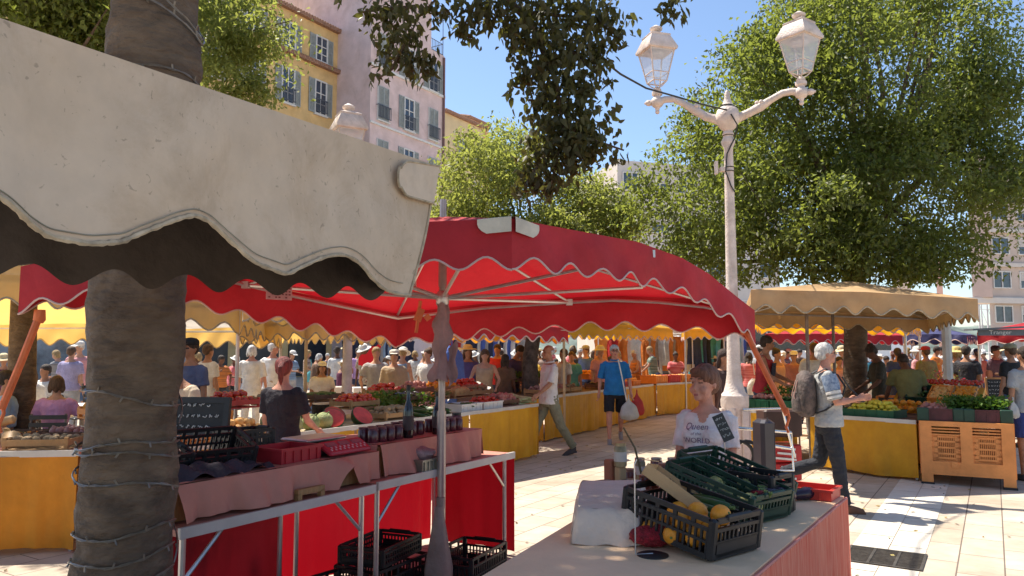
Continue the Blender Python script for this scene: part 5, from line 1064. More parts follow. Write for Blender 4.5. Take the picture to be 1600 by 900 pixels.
def tilted(label, c0, L_, W_, h, m, tilt, style='plastic', lift=.0, roll=0.):
    """crate whose near bottom corner is c0; long side runs along lA and rises by tilt"""
    R = Matrix(((lA.x, wA.x, 0), (lA.y, wA.y, 0), (0, 0, 1)))@eul(roll, -tilt, 0)
    # local x = long side, y = width; mirrored handedness fixed by swapping
    X = V((lA.x, lA.y, 0)); Y = V((0, 0, 1)).cross(X); R = Matrix(((X.x, Y.x, 0), (X.y, Y.y, 0), (0, 0, 1)))@eul(roll, -tilt, 0)
    c = V(c0)+V((0, 0, lift))+R@V((L_/2, -W_/2, 0)); crate(label, c, 0, (L_, W_, h), m, style, rot=R.to_euler()); return c, R
c0 = G(1110, 879, .805); cc, Rc = tilted('black lattice crate of oranges and courgettes tipped up on the grey table', c0, .47, .33, .16, blkp, .15, lift=.0)
def inc(x, y, z): return cc+Rc@V((x, y, z))
for i, (x, y, z) in enumerate([(-.17, .10, .03), (-.09, .11, .03), (-.01, .10, .03), (-.18, .02, .03), (-.10, .03, .03), (-.02, .02, .03), (.07, .11, .03), (.07, .03, .03), (-.14, .07, .09), (-.05, .08, .095), (-.13, .0, .09), (-.20, .12, .085), (-.10, .12, .125), (-.02, .11, .12), (-.06, .05, .135), (-.15, .06, .13), (.04, .10, .09), (.02, .05, .10)]):
    put('orange', inc(x, y, z), (i, i*.7, 0), 1.0, 'orange inside the black crate on the foreground table', 'oranges in the black crate')
ZL = ['courgette lying left in the black crate, pale green', 'courgette lying in the middle of the black crate', 'courgette lying right in the black crate, thickest', 'courgette at the far side of the black crate']
for i in range(4): put('zucchini', inc(.02+.02*i-.06, -.03-.04*i, .075+.01*i), ((Rc@eul(.1, .15, .1*i-.2)).to_euler()), (.85, .95, 1.05, .8)[i], ZL[i])
m = MB(); cbm = mat('cardboard', (.52, .33, .17), .85, .06, 5, .2, 30)
cbc = inc(.13, -.06, .125); Rk = Rc@eul(.25, -.42, .35)
m.box(cbc, (.30, .20, .004), Rk); m.box(cbc+Rk@V((0, .10, .025)), (.30, .004, .05), Rk); m.box(cbc+Rk@V((0, -.10, .025)), (.30, .004, .05), Rk); m.box(cbc+Rk@V((.15, 0, .025)), (.004, .20, .05), Rk); m.box(cbc+Rk@V((.17, .0, .055)), (.05, .12, .004), Rk@eul(0, .5, 0))
tag(m.build('cardboard_tray', cbm), 'torn cardboard tray leaning in the black crate above the courgettes', 'cardboard tray')
c1 = G(1170, 822, .805); cg, Rg = tilted('dark green lattice crate leaning steeply behind the black crate', c1, .52, .35, .135, dgrn, .22, lift=.0)
m = MB(); Y_ = Rg@V((0, 1, 0))
for i in range(9): put('melon', cg+Rg@V((-.20+.14*(i % 3)+.02*(i//3), .11-.10*(i//3), .02)), (i, .4, i), .66, 'small yellow melon netted in the dark green crate', 'yellow melons in the green crate')
cgr, Rg2 = tilted('second dark green crate leaning behind the first, empty', c1+lA*.10+wA*.20, .52, .34, .14, dgrn, .27, lift=-.0)
c2 = G(1214, 806, .805); crate('small upright black crate at the table corner by the green crates', c2+lA*.14+wA*.07+V((0, 0, 0)), rA, (.28, .2, .19), blkp, 'plastic')
for i, (px, py, lb_) in enumerate([(1252, 779, 'dark green courgette lying at the right end of the grey table'), (1240, 770, 'dark courgette half hidden behind the small black crate')]):
    put('zucchini' if i else 'aubergine', G(px, py+3, .8), (0, 0, .3+i), .9, lb_)
for i in range(4): put('aubergine', cg+Rg@V((-.20, -.14+.05*i, .07)), (0, .3, i*.6), .8, 'dark aubergine spilling at the low end of the green crate', 'aubergines by the green crate')
# red tray at the far edge
ra, rb_ = V((1.36, 4.62, 0)), V((1.84, 4.27, 0)); rd_ = (rb_-ra).normalized(); crate('red rimmed tray along the far edge of the grey table', (ra+rb_)/2+V((-rd_.y, rd_.x, 0))*-.02+V((0, 0, .802))-V((.05, .07, 0)), atan2(rd_.y, rd_.x), (.56, .2, .06), redp, 'solid', cat='tray')
# white cloth covered box left
o = thing('cloth_covered_box', 'white cloth draped over a box at the left edge of the grey table', 'covered box', (.42, 3.75, .8)); wcm = mat('white_table_cloth', (.80, .62, .50), .85, .05, 4, .5, 18, trans=.12)
k0, k1, k2, k3 = G(896, 848, .80), G(1000, 852, .80), G(1010, 790, .80), G(905, 790, .80)
def loopd(u):
    q_ = [k0, k1, k2, k3, k0]; a = u*4; i = min(3, int(a)); f = a-i; c = (k0+k1+k2+k3)/4; p = q_[i].lerp(q_[i+1], f); return p.lerp(c, .10*max(0, 1-abs(f-.5)*-1)*0+.05*(abs(f-.5)*2)**6)
cen = (k0+k1+k2+k3)/4
m = MB(); hC = .135
m.grid(lambda u, v_: (lambda p: V((cen.x+(p.x-cen.x)*(1.10-.20*(1-v_)**1.5+v_*(.014*sin(u*45)+.012*sin(u*19+2)+.008*sin(u*83))), cen.y+(p.y-cen.y)*(1.10-.20*(1-v_)**1.5+v_*(.014*sin(u*45)+.012*sin(u*19+2)+.008*sin(u*83))), .803+hC*(1-v_**1.6)+.003*sin(u*60))))(loopd(u)), 72, 12)
m.grid(lambda u, v_: (lambda p: V((cen.x+(p.x-cen.x)*.90*v_, cen.y+(p.y-cen.y)*.90*v_, .803+hC+.006*(1-v_)+.003*sin(u*12+v_*9)*v_)))(loopd(u)), 72, 8)
m.build('cloth', wcm, o, True); MB().box((cen.x, cen.y, .87), (.2, .16, .13), rotz(rA)).build('box', woodc, o)
# jars and sundries on table A
gj = mat('pale_wood_block', (.50, .33, .17), .7, .12, 4, stretch=(1, 1, .3)); rw = mat('red_wood', (.36, .13, .07), .7, .1)
def onA(px, py, z=.80): return G(px, py, z)
q_ = onA(956, 776); tag(MB().rbox(q_+V((0, .02, .10)), (.055, .07, .20), .006, rotz(.5)).build('wood_box', rw), 'upright reddish wooden box at the back left of the grey table', 'wooden box')
q_ = onA(970, 778); tag(MB().rbox(q_+V((.0, 0, .085)), (.05, .05, .17), .006, rotz(.5)).build('wood_box', gj), 'upright pale wooden box beside the reddish one', 'wooden box')
jam2 = mat('jam_red', (.16, .03, .02), .25, .2, 5, spec=.6); hon = mat('pickle_beige', (.40, .30, .16), .35, .25, 12); goldl = mat('lid_gold', (.42, .32, .18), .35, .1, metal=.5)
jar('tall beige jar standing on the pale wooden box', q_+V((0, 0, .171)), .036, .13, hon, goldl)
jar('jar with white label and dark lid in front of the wooden boxes', onA(988, 780), .042, .105, mat('olive_paste', (.07, .06, .04), .35), mat('lid_dark', (.10, .06, .05), .35))
for i, (px, py, r, h, c_, l_, lb_) in enumerate([(984, 762, .038, .11, jam2, lidm, 'dark jar behind the labelled jar'), (1000, 748, .036, .13, hon, mat('lid_silver', (.45, .44, .42), .3, metal=.7), 'jar with a silver lid at the back left of the jar row'), (1008, 770, .036, .10, jam2, lidm, 'red jar right of the labelled jar'), (1026, 742, .04, .11, jam2, mat('lid_silver', (1, 1, 1)), 'dark red jar with a pale lid in the back row'), (1038, 752, .04, .11, jam2, lidm, 'dark red jar nearest the woman in the row'), (1052, 745, .04, .12, hon, mat('lid_silver', (1, 1, 1)), 'beige jar with a silver lid before the woman'), (1066, 752, .042, .11, mat('jam_tan', (.30, .16, .08), .3), mat('lid_silver', (1, 1, 1)), 'tan jar with a wide pale lid beside the green crate'), (1020, 762, .036, .09, jam2, mat('lid_red', (.45, .05, .04), .4), 'small jar with a red lid in the middle of the row')]):
    jar(lb_, onA(px, py), r, h, c_, l_, label=i in (1, 3))
m = MB(); pk = mat('red_print', (.50, .12, .06), .6, .4, 40, col2=(.6, .5, .4))
m.rbox(onA(1042, 765)+V((0, 0, .05)), (.16, .10, .05), .015, rotz(.2)); tag(m.build('packet', pk), 'red patterned packet behind the cardboard tray', 'packet')
# price clip stand, red net, slate
st_ = thing('sign_holder', 'thin wire sign holder with round dark foot in front of the black crate', 'sign holder', onA(1022, 868)); bq_ = onA(1020, 868)
MB().lathe(bq_, [(.062, 0), (.062, .004), (.05, .008)], 24).build('foot', blkp, st_, True)
m = MB(); x0 = P(993, 862, bq_.y-.02); x0.z = .806; m.tube([bq_+V((0, 0, .008)), x0+V((0, 0, .004)), x0+V((.0, 0, .35)), x0+V((.01, .0, .37))], .0028, 6); m.build('rod', alu, st_)
m = MB(); m.tube([P(1002, 740, 4.2), P(992, 700, 4.2), P(974, 668, 4.2)], [.007, .006, .005], 6); tag(m.build('stick', mat('dark_stick', (.14, .10, .05), .7)), 'thin dark stick leaning out of the jar row', 'stick')
m = MB(); q_ = onA(1022, 862)+V((.0, .06, 0)); m.ell(q_+V((.02, .04, .045)), (.12, .085, .045), rotz(.6), 24, 12); m.v = [tuple(V(v)+V((.004*sin(v[2]*300), .004*sin(v[0]*260), .005*sin(v[0]*200+v[1]*170)))) for v in m.v]; tag(m.build('net_bag', mat('red_net', (.42, .015, .03), .6, .3, 60, .8, 150), smooth=True), 'red net bag squeezed under the black crate', 'net bag')
sc = P(1130, 668, 4.2); Rs_ = rotz(-.1)@eul(-.1, -.42, 0); sl_ = tag(MB().box(sc, (.062, .006, .150), Rs_).build('price_tag', mat('slate', (.05, .05, .05), .7, .15, 20)), 'small tilted slate price tag with chalk marks in front of the woman', 'price tag')
m = MB(); rn = random.Random(3)
for r_ in range(4):
    x = -.022
    while x < .016: L_ = rn.uniform(.005, .012); m.tube([sc+Rs_@V((x+L_*k/4, -.006, .052-.032*r_+rn.uniform(-.008, .008))) for k in range(5)], .0013, 4); x += L_+.003
m.build('chalk_writing', cw, sl_)
m = MB(); m.tube([P(1131, 690, 4.25), P(1140, 760, 4.3)], .003, 5); tag(m.build('wire_clip', alu), 'thin wire carrying the small slate price tag', 'wire')
m = MB(); m.box(onA(1152, 838)+V((0, 0, .004)), (.16, .12, .006), rotz(rA)); tag(m.build('slate_tile', mat('slate', (1, 1, 1))), 'flat dark slate lying beside the black crate', 'slate')
# hand cart, black case and red crates behind the woman
hc = thing('hand_cart', 'chrome hand cart with black wheels beside the lamp pedestal', 'hand cart', XD(1170, 7.6)); chm = mat('chrome', (.75, .74, .72), .2, .1, metal=.9); m = MB()
def hp(px, py, D=7.6): return P(px, py, D)
m.tube([hp(1148, 668), hp(1184, 671), hp(1236, 676)], .016, 8); m.tube([hp(1148, 690), hp(1200, 695), hp(1236, 701)], .016, 8); m.tube([hp(1148, 668), hp(1152, 692), hp(1146, 705)], .012, 8); m.tube([hp(1160, 640), hp(1222, 638), hp(1242, 715)], .014, 8); m.tube([hp(1236, 676), hp(1240, 735), hp(1180, 735)], .012, 8)
m.build('frame', chm, hc, True)
for px in (1155, 1166):
    m = MB(); c = hp(px, 712, 7.5); m.tube([c+V((cos(a)*.14, 0, sin(a)*.14)) for a in [i*pi/10 for i in range(21)]], .018, 8, False); m.build('wheel', blkp, hc, True)
cs_ = MB(); cs_.rbox(hp(1194, 697, 7.2)+V((0, 0, 0)), (.15, .2, .5), .03, rotz(.2)); cs_.box(hp(1200, 690, 7.12), (.012, .012, .44)); tag(cs_.build('black_case', mat('case_black', (.03, .025, .035), .3, .1, spec=.6)), 'tall glossy black case standing beside the hand cart', 'case')
for i, (py, lb_) in enumerate(((735, 'red and white drink crate lowest in the stack behind the black case'), (706, 'red drink crate on top of the stack behind the black case'))):
    q_ = hp(1221, py, 8.6); m = MB(); m.rbox(q_+V((0, 0, .0)), (.34, .3, .19), .015, rotz(.1)); o = m.build('drink_crate', mat('crate_red', (.50, .03, .03), .45, .1), None); tag(o, lb_, 'crate')
    m = MB()
    for r_ in range(3): m.box(q_+V((-.02+.02*r_, -.155-.01, -.055+.055*r_)), (.26-.05*r_, .012, .022), rotz(.1)@eul(0, .1, 0))
    m.build('stripe', whp, o)
m = MB(); q_ = hp(1217, 660, 8.6); m.rbox(q_, (.42, .3, .3), .02); o = m.build('cool_box', mat('dark_bottle_crate', (.06, .03, .025), .5), None); tag(o, 'dark crate of bottles above the red drink crates', 'crate')
# ================= PEOPLE =================
from mathutils import noise as mnoise
SK = {'fair': (.52, .29, .20), 'tan': (.40, .20, .12), 'brown': (.16, .075, .045), 'pink': (.56, .27, .19)}
def skinm(k): return mat('skin_'+k, SK[k], .62, .12, 12, .25, 90, spec=.25)
CLC = {}
def clm(c, pat=None):
    key = 'fabric_%02x%02x%02x' % tuple(int(x*255) for x in c)
    if pat: return mat(key+pat, c, .85, .10, 26 if pat == 'print' else 9, .5, 22, col2=tuple(min(.8, x*.35+.02) if sum(c) > .9 else min(.75, x*2+.25) for x in c), stretch=(.1, .1, 3.2) if pat == 'stripe' else None)
    return mat(key, c, .85, .10, 7, .7, 22)
lipm = mat('lips', (.36, .10, .09), .5, .05); eyem = mat('eye_dark', (.04, .025, .02), .3, .05); browm = mat('brow_hair', (.12, .07, .045), .8)
def ring_loft(mb, secs, n=20, T=None):
    vs = []; fs = []
    for (z, hx, hy, yo) in secs:
        for k in range(n):
            a = 2*pi*k/n; v = V((hx*cos(a)*(abs(cos(a))**-.12 if abs(cos(a)) > .05 else 1), yo+hy*sin(a), z)); vs.append(T(v) if T else v)
    for i in range(len(secs)-1):
        for k in range(n): fs.append((i*n+k, i*n+(k+1) % n, (i+1)*n+(k+1) % n, (i+1)*n+k))
    fs += [tuple(range(n-1, -1, -1)), tuple(range((len(secs)-1)*n, len(secs)*n))]; mb.add(vs, fs)
def person(label, px, D, h=1.72, face=0, top=(.6, .6, .6), bottom=(.08, .09, .12), kind='trousers', sleeve=.5, hair=('short', (.08, .05, .03)), hat=None, skin='fair', shoes=(.05, .05, .05),
           lean=0, L=(0, 8, 12, 0), R=(0, 8, 12, 0), lL=(0, 0), lR=(0, 0), seat=None, belly=0, bust=0, wide=1., lod=1, yaw=0, pitch=0, hem=.90, glasses=False, group=None, pos=None, neckline=None, text=None, apron=None, z=0, collar=False, hs_=1., neck=0.):
    p = XD(px, D) if pos is None else V(pos); p.z = z; s = h/1.75
    t = thing('person', label, 'person', p, radians(face), group)
    vox = (.030, .019, .0085)[lod]/1.0; sm = (1, 2, 4)[lod]; inf = (.017, .012, .010)[lod]
    if seat is not None: lL = (84, 84); lR = (78, 82)
    W = wide
    # leg joints
    jt = {}
    for sd, (a, b) in ((-1, lL), (1, lR)):
        a, b = radians(a), radians(b); hip = V((sd*.092*W, 0, .90)); kn = hip+V((sd*.006, -sin(a)*.42, -cos(a)*.42)); an = kn+V((0, -sin(a-b)*.40, -cos(a-b)*.40)); jt[sd] = (hip, kn, an, a-b)
    low = min(j[2].z for j in jt.values()); dz = (.085-low) if seat is None else (seat/s-.86)
    if seat is not None: dz = seat/s-.84
    for k in jt: jt[k] = tuple(v+V((0, 0, dz)) if isinstance(v, V) else v for v in jt[k])
    LR = eul(radians(lean), 0, 0); hc_ = V((0, 0, .94))
    def T(v): return hc_+LR@(V(v)-hc_)+V((0, 0, dz))
    HR = eul(radians(pitch), 0, 0); HY = rotz(radians(yaw)); nk = V((0, .012, 1.50))
    def TH_(v): return T(nk+V((0, 0, -neck))+HY@(HR@((V(v)-nk)*hs_)))
    hips = [(.80, .13*W, .095, .0), (.86, .165*W, .112, .005), (.93, .172*W, .115, .003), (1.0, .158*W, .108-.0, -.0-belly*.02)]
    tors = [(.98, .152*W, .102+belly*.03, -belly*.025), (1.06, .142*W+belly*.02, .10+belly*.055, -belly*.045), (1.14, .146*W+belly*.015, .105+belly*.05, -belly*.04), (1.24, .160*W, .112+belly*.01, -.004), (1.33, .170*W, .115, .0), (1.40, .165*W, .10, .008), (1.445, .135*W, .082, .012), (1.48, .075, .062, .014), (1.50, .055, .055, .014)]
    B = MB(); ring_loft(B, [(z_, x*.96, y*.95, o) for z_, x, y, o in hips], T=lambda v: v+V((0, 0, dz))); ring_loft(B, [(z_, x*.95, y*.94, o) for z_, x, y, o in tors], T=T)
    if bust:
        for sd in (-1, 1): B.ell(T((sd*.072, -.085, 1.275)), (.07*bust, .058*bust, .065*bust))
    B.tube([T((0, .016, 1.44)), T((0, .012, 1.50)), TH_((0, .0, 1.575))], [.062, .054, .052], 12)
    B.ell(TH_((0, .006, 1.662)), (.074*hs_, .090*hs_, .088*hs_), LR@HY@HR, 18, 12); B.ell(TH_((0, -.030, 1.598)), (.056*hs_, .058*hs_, .066*hs_), LR@HY@HR, 14, 10); B.ell(TH_((0, -.070, 1.560)), (.026*hs_, .022*hs_, .022*hs_), LR@HY@HR)
    for sd in (-1, 1):
        B.ell(TH_((sd*.0745, .006, 1.63)), (.011, .019, .029), LR@HY@HR, 8, 6)
        if lod: B.ell(TH_((sd*.036, -.062, 1.605)), (.026*hs_, .024*hs_, .024*hs_), LR@HY@HR)
    B.tube([TH_((0, -.082, 1.655)), TH_((0, -.098, 1.632)), TH_((0, -.104, 1.618)), TH_((0, -.088, 1.606))], [.009, .011, .014, .012], 8)
    if lod == 2:
        B.ell(TH_((0, -.086, 1.582)), (.022, .012, .007), LR@HY@HR); B.ell(TH_((0, -.084, 1.572)), (.020, .012, .008), LR@HY@HR)
        for sd in (-1, 1): B.tube([TH_((sd*.012, -.088, 1.668)), TH_((sd*.035, -.086, 1.674)), TH_((sd*.056, -.070, 1.668))], [.008, .009, .006], 6)
    arms = {}
    for sd, (fw, ab, el, inw) in ((-1, R), (1, L)):     # -x is the person's right arm when facing -y
        fw, ab, el, inw = map(radians, (fw, ab, el, inw)); sh = V((sd*.178*W, .012, 1.415)); d1 = V((sd*sin(ab), -sin(fw)*cos(ab), -cos(fw)*cos(ab))); elb = sh+d1*.285
        f2 = fw+el; d2 = V((sd*sin(ab)*.5, -sin(f2)*cos(ab), -cos(f2)*cos(ab))); d2 = rotz(-sd*inw)@d2 if True else d2; d2.normalize(); wr = elb+d2*.25; arms[sd] = (sh, elb, wr, d1, d2)
        B.ell(T(sh+V((-sd*.012, 0, -.004))), (.042, .042, .042))
        B.tube([T(sh), T(sh.lerp(elb, .35)), T(sh.lerp(elb, .8)), T(elb), T(elb.lerp(wr, .3)), T(elb.lerp(wr, .75)), T(wr)], [.044, .044, .038, .036, .038, .028, .023], 12)
        # hand
        sv = d2.cross(V((0, 1, 0)) if abs(d2.y) < .8 else V((1, 0, 0))).normalized(); nv_ = d2.cross(sv).normalized()
        if abs(d2.z) > .5: sv = V((0, -1, 0))-d2*V((0, -1, 0)).dot(d2); sv.normalize(); nv_ = d2.cross(sv)*(-sd); nv_.normalize()
        if lod == 2:
            B.tube([T(wr-d2*.01), T(wr+d2*.03), T(wr+d2*.085)], [.024, .030, .031], 10, sq=(1, .62) if False else (1, 1))
            for fi, (o_, ln) in enumerate(((-.030, .062), (-.010, .074), (.010, .070), (.028, .055))):
                b0_ = wr+d2*.082-sv*o_*1.0; pts_ = [b0_, b0_+d2*ln*.45+nv_*.006, b0_+d2*ln*.8+nv_*.024, b0_+d2*ln*.92+nv_*.042]; B.tube([T(x) for x in pts_], [.0105, .0098, .009, .0075], 7)
            tb_ = wr+d2*.025+sv*.024; B.tube([T(tb_), T(tb_+d2*.03+sv*.020+nv_*.008), T(tb_+d2*.06+sv*.022+nv_*.022)], [.013, .011, .009], 7)
        else:
            B.tube([T(wr-d2*.01), T(wr+d2*.05), T(wr+d2*.10), T(wr+d2*.155+nv_*.03)], [.024, .034, .031, .014], 8); B.tube([T(wr+d2*.03+sv*.02), T(wr+d2*.085+sv*.042)], [.014, .010], 6)
    for sd in (-1, 1):
        hip, kn, an, sh_a = jt[sd]
        B.tube([hip+V((0, 0, .02)), hip.lerp(kn, .3), hip.lerp(kn, .7), kn, kn.lerp(an, .28)+V((0, .010, 0)), kn.lerp(an, .7), an], [.082, .078, .060, .052, .054, .038, .032], 12)
        fo = V((0, -cos(sh_a*.35), -sin(max(0, -sh_a))*.6)); fo.normalize(); heel = an+V((0, .025, -.035)); B.tube([heel, an+fo*.05+V((0, 0, -.045)), an+fo*.13+V((0, 0, -.058)), an+fo*.175+V((0, 0, -.062))], [.034, .036, .030, .018], 10)
    def fin(mb, name, mats, par=t, vx=None, sm_=None):
        mb.v = [tuple(V(v)*s) for v in mb.v]; me = remesh(mb, (vx or vox)*s, sm if sm_ is None else sm_)
        if lod and name in ('shirt', 'trousers', 'shorts', 'dress', 'skirt', 'hair'):
            am, fx, fz = {'hair': (.004, 60, 9), 'trousers': (.009, 7, 17), 'shorts': (.008, 9, 12)}.get(name, (.008, 9, 13)); off = len(label)*1.3
            nn_ = [v.normal.copy() for v in me.vertices]
            for v, n1 in zip(me.vertices, nn_):
                c = v.co; k = mnoise.noise(V((c.x*fx+off, c.y*fx, c.z*fz+c.x*5)))+.5*mnoise.noise(V((c.x*fx*2.2, c.y*fx*2+off, c.z*fz*2.1-c.x*9))); v.co = c+n1*(am*k)
        return meshobj(name, me, mats, par)
    bo_ = fin(B, 'body', [skinm(skin), lipm, eyem, browm])
    if lod:
        zones = [(TH_((0, -.094, 1.578)), (.023, .02, .009 if lod == 2 else .012), 1)]+[(TH_((sd*.031, -.078, 1.650)), (.015, .022, .0065 if lod == 2 else .011), 2) for sd in (-1, 1)]+[(TH_((sd*.035, -.088, 1.674)), (.023, .025, .006), 3) for sd in (-1, 1)]
        Ri = (LR@HY@HR).inverted()
        for f in bo_.data.polygons:
            for c, r, mi in zones:
                d = Ri@(f.center/s-c)
                if (d.x/r[0])**2+(d.y/r[1])**2+(d.z/r[2])**2 < 1: f.material_index = mi
    # top garment
    if top is not None:
        S_ = MB(); i_ = inf
        if kind == 'dress': ring_loft(S_, [(.50, .24*W, .20, 0), (.7, .215*W, .17, 0), (.86, .185*W, .135, 0), (1.0, .165*W, .12, 0)], T=lambda v: v+V((0, 0, dz)))
        hemz = min(hem, .98)
        base = [(hemz-.02, .172*W+i_+.012, .118+i_+.008+belly*.02, -belly*.02), (hemz+.03, .170*W+i_+.010, .118+i_+.006+belly*.03, -belly*.025)] if seat is None else []
        ring_loft(S_, base+[(z_, x+i_*(1 if z_ < 1.42 else .6), y+i_*(1.1 if z_ < 1.42 else .5), o) for z_, x, y, o in tors if 1.0 < z_ < (1.475 if sleeve else 1.43)], T=T)
        if bust:
            for sd in (-1, 1): S_.ell(T((sd*.072, -.087, 1.275)), (.075*bust, .063*bust+.004, .07*bust))
        if belly > .5: S_.ell(T((0, -.06-.03*belly, 1.06)), (.13*W, .085*belly, .10))
        for sd in (-1, 1):
            sh, elb, wr, d1, d2 = arms[sd]
            if sleeve:
                S_.ell(T(sh+V((-sd*.028, 0, -.006))), (.050+i_, .046+i_, .046+i_)); e_ = sh.lerp(elb, min(1, sleeve*1.5)); S_.tube([T(sh), T(sh.lerp(e_, .5)), T(e_)], [.047+i_, .050+i_, .052+i_+.006], 12)
                if sleeve > .9: S_.tube([T(elb), T(elb.lerp(wr, .95))], [.045+i_, .034+i_], 10)
            else: S_.ell(T(sh+V((-sd*.055, 0, .0))), (.045, .05, .045))
        tc = clm(top); so_ = fin(S_, 'dress' if kind == 'dress' else 'shirt', [tc, skinm(skin)])
        if neckline:       # V of skin below the neck
            for f in so_.data.polygons:
                c = f.center/s-V((0, 0, dz)); 
                if c.y < 0 and c.z > neckline and abs(c.x) < .02+(c.z-neckline)*.42: f.material_index = 1
        if collar:
            m_ = MB(); m_.tube([T((sin(a)*.072, .012-cos(a)*.066, 1.487+.012*cos(a)*-1)) for a in [i*pi/8 for i in range(17)]], .014, 6); m_.v = [tuple(V(v)*s) for v in m_.v]; m_.build('collar', tc, so_, True, world=False)
        if text:
            dg = bpy.context.evaluated_depsgraph_get(); bv = BVHTree.FromPolygons([v.co.copy() for v in so_.data.vertices], [tuple(q.vertices) for q in so_.data.polygons]); acc = MB()
            for (tx, sz, zc, xo, sh_) in text:
                def plc(x, y):
                    o_ = V((xo+x+y*sh_, -.6, zc+y)); hit = bv.ray_cast(o_, V((0, 1, 0)))
                    return V((o_.x, (hit[0].y if hit[0] else -.14)-.004, o_.z))
                tm_ = text_mb(tx, sz, plc); acc.add(tm_.v, tm_.f)
            acc.build('shirt_print', mat('print_plum', (.22, .12, .20), .8, .3, 60), so_, world=False)
    if apron:
        m_ = MB(); m_.grid(lambda u, v_: T((( u-.5)*(.28+.10*v_), -.135-belly*.08-.02*(1-(2*u-1)**2), 1.36-.75*v_)) if v_ < .5 else V(((u-.5)*(.28+.10*v_), -.15-belly*.06-.015*(1-(2*u-1)**2), 1.36-.75*v_+dz)), 10, 12); m_.v = [tuple(V(v)*s) for v in m_.v]; m_.build('apron', clm(apron), t, True, world=False, thick=.008)
    # lower garment
    if kind != 'dress' and bottom is not None:
        P_ = MB(); i_ = inf
        if kind == 'skirt': ring_loft(P_, [(.46, .21*W, .17, 0), (.7, .20*W, .15, 0), (.88, .185*W, .13, 0), (.98, .165*W, .115, 0), (1.02, .15*W, .11, 0)], T=lambda v: v+V((0, 0, dz)))
        else:
            ring_loft(P_, [(z_, x+i_*.8, y+i_*.8, o) for z_, x, y, o in hips]+[(1.04, .150*W+i_*.4, .104+belly*.02, -belly*.02)], T=lambda v: v+V((0, 0, dz)))
            for sd in (-1, 1):
                hip, kn, an, _ = jt[sd]
                if kind == 'trousers': P_.tube([hip+V((0, 0, .02)), hip.lerp(kn, .35), kn, kn.lerp(an, .35)+V((0, .006, 0)), kn.lerp(an, .8), an+V((0, 0, -.0))], [.088+i_, .083+i_, .064+i_, .060+i_, .053+i_, .054+i_], 12)
                else:
                    e_ = hip.lerp(kn, .82); P_.tube([hip+V((0, 0, .02)), hip.lerp(kn, .4), e_], [.09+i_, .088+i_, .080+i_+.008], 12)
        fin(P_, kind if kind != 'shorts' else 'shorts', clm(bottom))
    # shoes
    Z = MB()
    for sd in (-1, 1):
        hip, kn, an, sh_a = jt[sd]; fo = V((0, -cos(sh_a*.35), -sin(max(0, -sh_a))*.6)); fo.normalize()
        Z.tube([an+V((0, .032, -.038)), an+fo*.05+V((0, 0, -.042)), an+fo*.13+V((0, 0, -.056)), an+fo*.19+V((0, 0, -.060))], [.040, .044, .038, .022], 10); Z.tube([an+V((0, 0, -.0)), an+V((0, .01, -.03))], [.04, .042], 8)
        Z.box(an+fo*.075+V((0, 0, -.078)), (.078, .25, .018), eul(-sh_a*.35 if sh_a < 0 else 0, 0, 0))
    if shoes is not None and (D < 16 or lod): fin(Z, 'shoes', clm(shoes), vx=max(.012, vox*.8))
    # hair
    hs, hcol = hair; H = MB(); Rh = LR@HY@HR
    if hs != 'none':
        if hs == 'bald': H.ell(TH_((0, .03, 1.64)), (.079, .078, .05), Rh)
        else:
            H.ell(TH_((0, .017, 1.678)), (.084*hs_, .097*hs_, .086*hs_), Rh, 18, 12); H.ell(TH_((0, .048, 1.635)), (.076*hs_, .066*hs_, .07*hs_), Rh)
            for sd in (-1, 1): H.ell(TH_((sd*.066, .01, 1.675)), (.02*hs_, .05*hs_, .045*hs_), Rh)
        if hs == 'fringe' or hs == 'ponyfringe':
            H.ell(TH_((0.01, -.060, 1.712)), (.066*hs_, .038*hs_, .034*hs_), Rh); H.ell(TH_((.045, -.055, 1.69)), (.034*hs_, .032*hs_, .034*hs_), Rh)
        if hs in ('pony', 'ponyfringe'): H.tube([TH_((0, .10, 1.69)), TH_((0, .14, 1.65)), TH_((0, .135, 1.55)), TH_((0, .115, 1.48))], [.03, .035, .028, .010], 8)
        if hs == 'bun': H.ell(TH_((0, .07, 1.75)), (.045, .045, .04), Rh)
        if hs in ('long', 'bob'):
            zl = 1.40 if hs == 'long' else 1.53
            for sd in (-1, 0, 1): H.tube([TH_((sd*.062, .05-.03*abs(sd), 1.68)), TH_((sd*.078, .05-.02*abs(sd), 1.58)), TH_((sd*.07, .055, zl))], [.032, .034, .018], 8)
        if hs == 'curly':
            for k in range(26): a = k*2.4; e = -.2+1.6*((k*.618) % 1); H.ell(TH_((.085*cos(a)*cos(e), .02+.095*sin(a)*cos(e)*(1 if sin(a) > 0 else .6), 1.675+.085*sin(e))), .03, Rh)
        hm_ = mat('hair_%02x%02x%02x' % tuple(int(x*255) for x in hcol), hcol, .6, .25, 14, .6, 60, stretch=(3, 3, .6))
        fin(H, 'hair', hm_, vx=min(vox, .014) if lod else .02)
    if hat:
        hk, hcl = hat; Q = MB(); 
        if hk == 'straw': Q.lathe(TH_((0, .01, 1.70)), [(.20, -.01), (.21, .0), (.10, .02), (.09, .07), (.06, .095), (.01, .10)], 20, Rh)
        elif hk == 'sun': Q.lathe(TH_((0, .01, 1.69)), [(.17, -.03), (.105, .01), (.095, .06), (.06, .088), (.01, .095)], 18, Rh)
        else:
            Q.lathe(TH_((0, .008, 1.69)), [(.088, -.005), (.094, .01), (.090, .05), (.06, .078), (.01, .088)], 18, Rh, sq=(1, 1.08)); Q.box(TH_((0, -.125, 1.695)), (.13, .09, .008), Rh@eul(.2, 0, 0))
        Q.v = [tuple(V(v)*s) for v in Q.v]; Q.build('hat', clm(hcl), t, True, world=False)
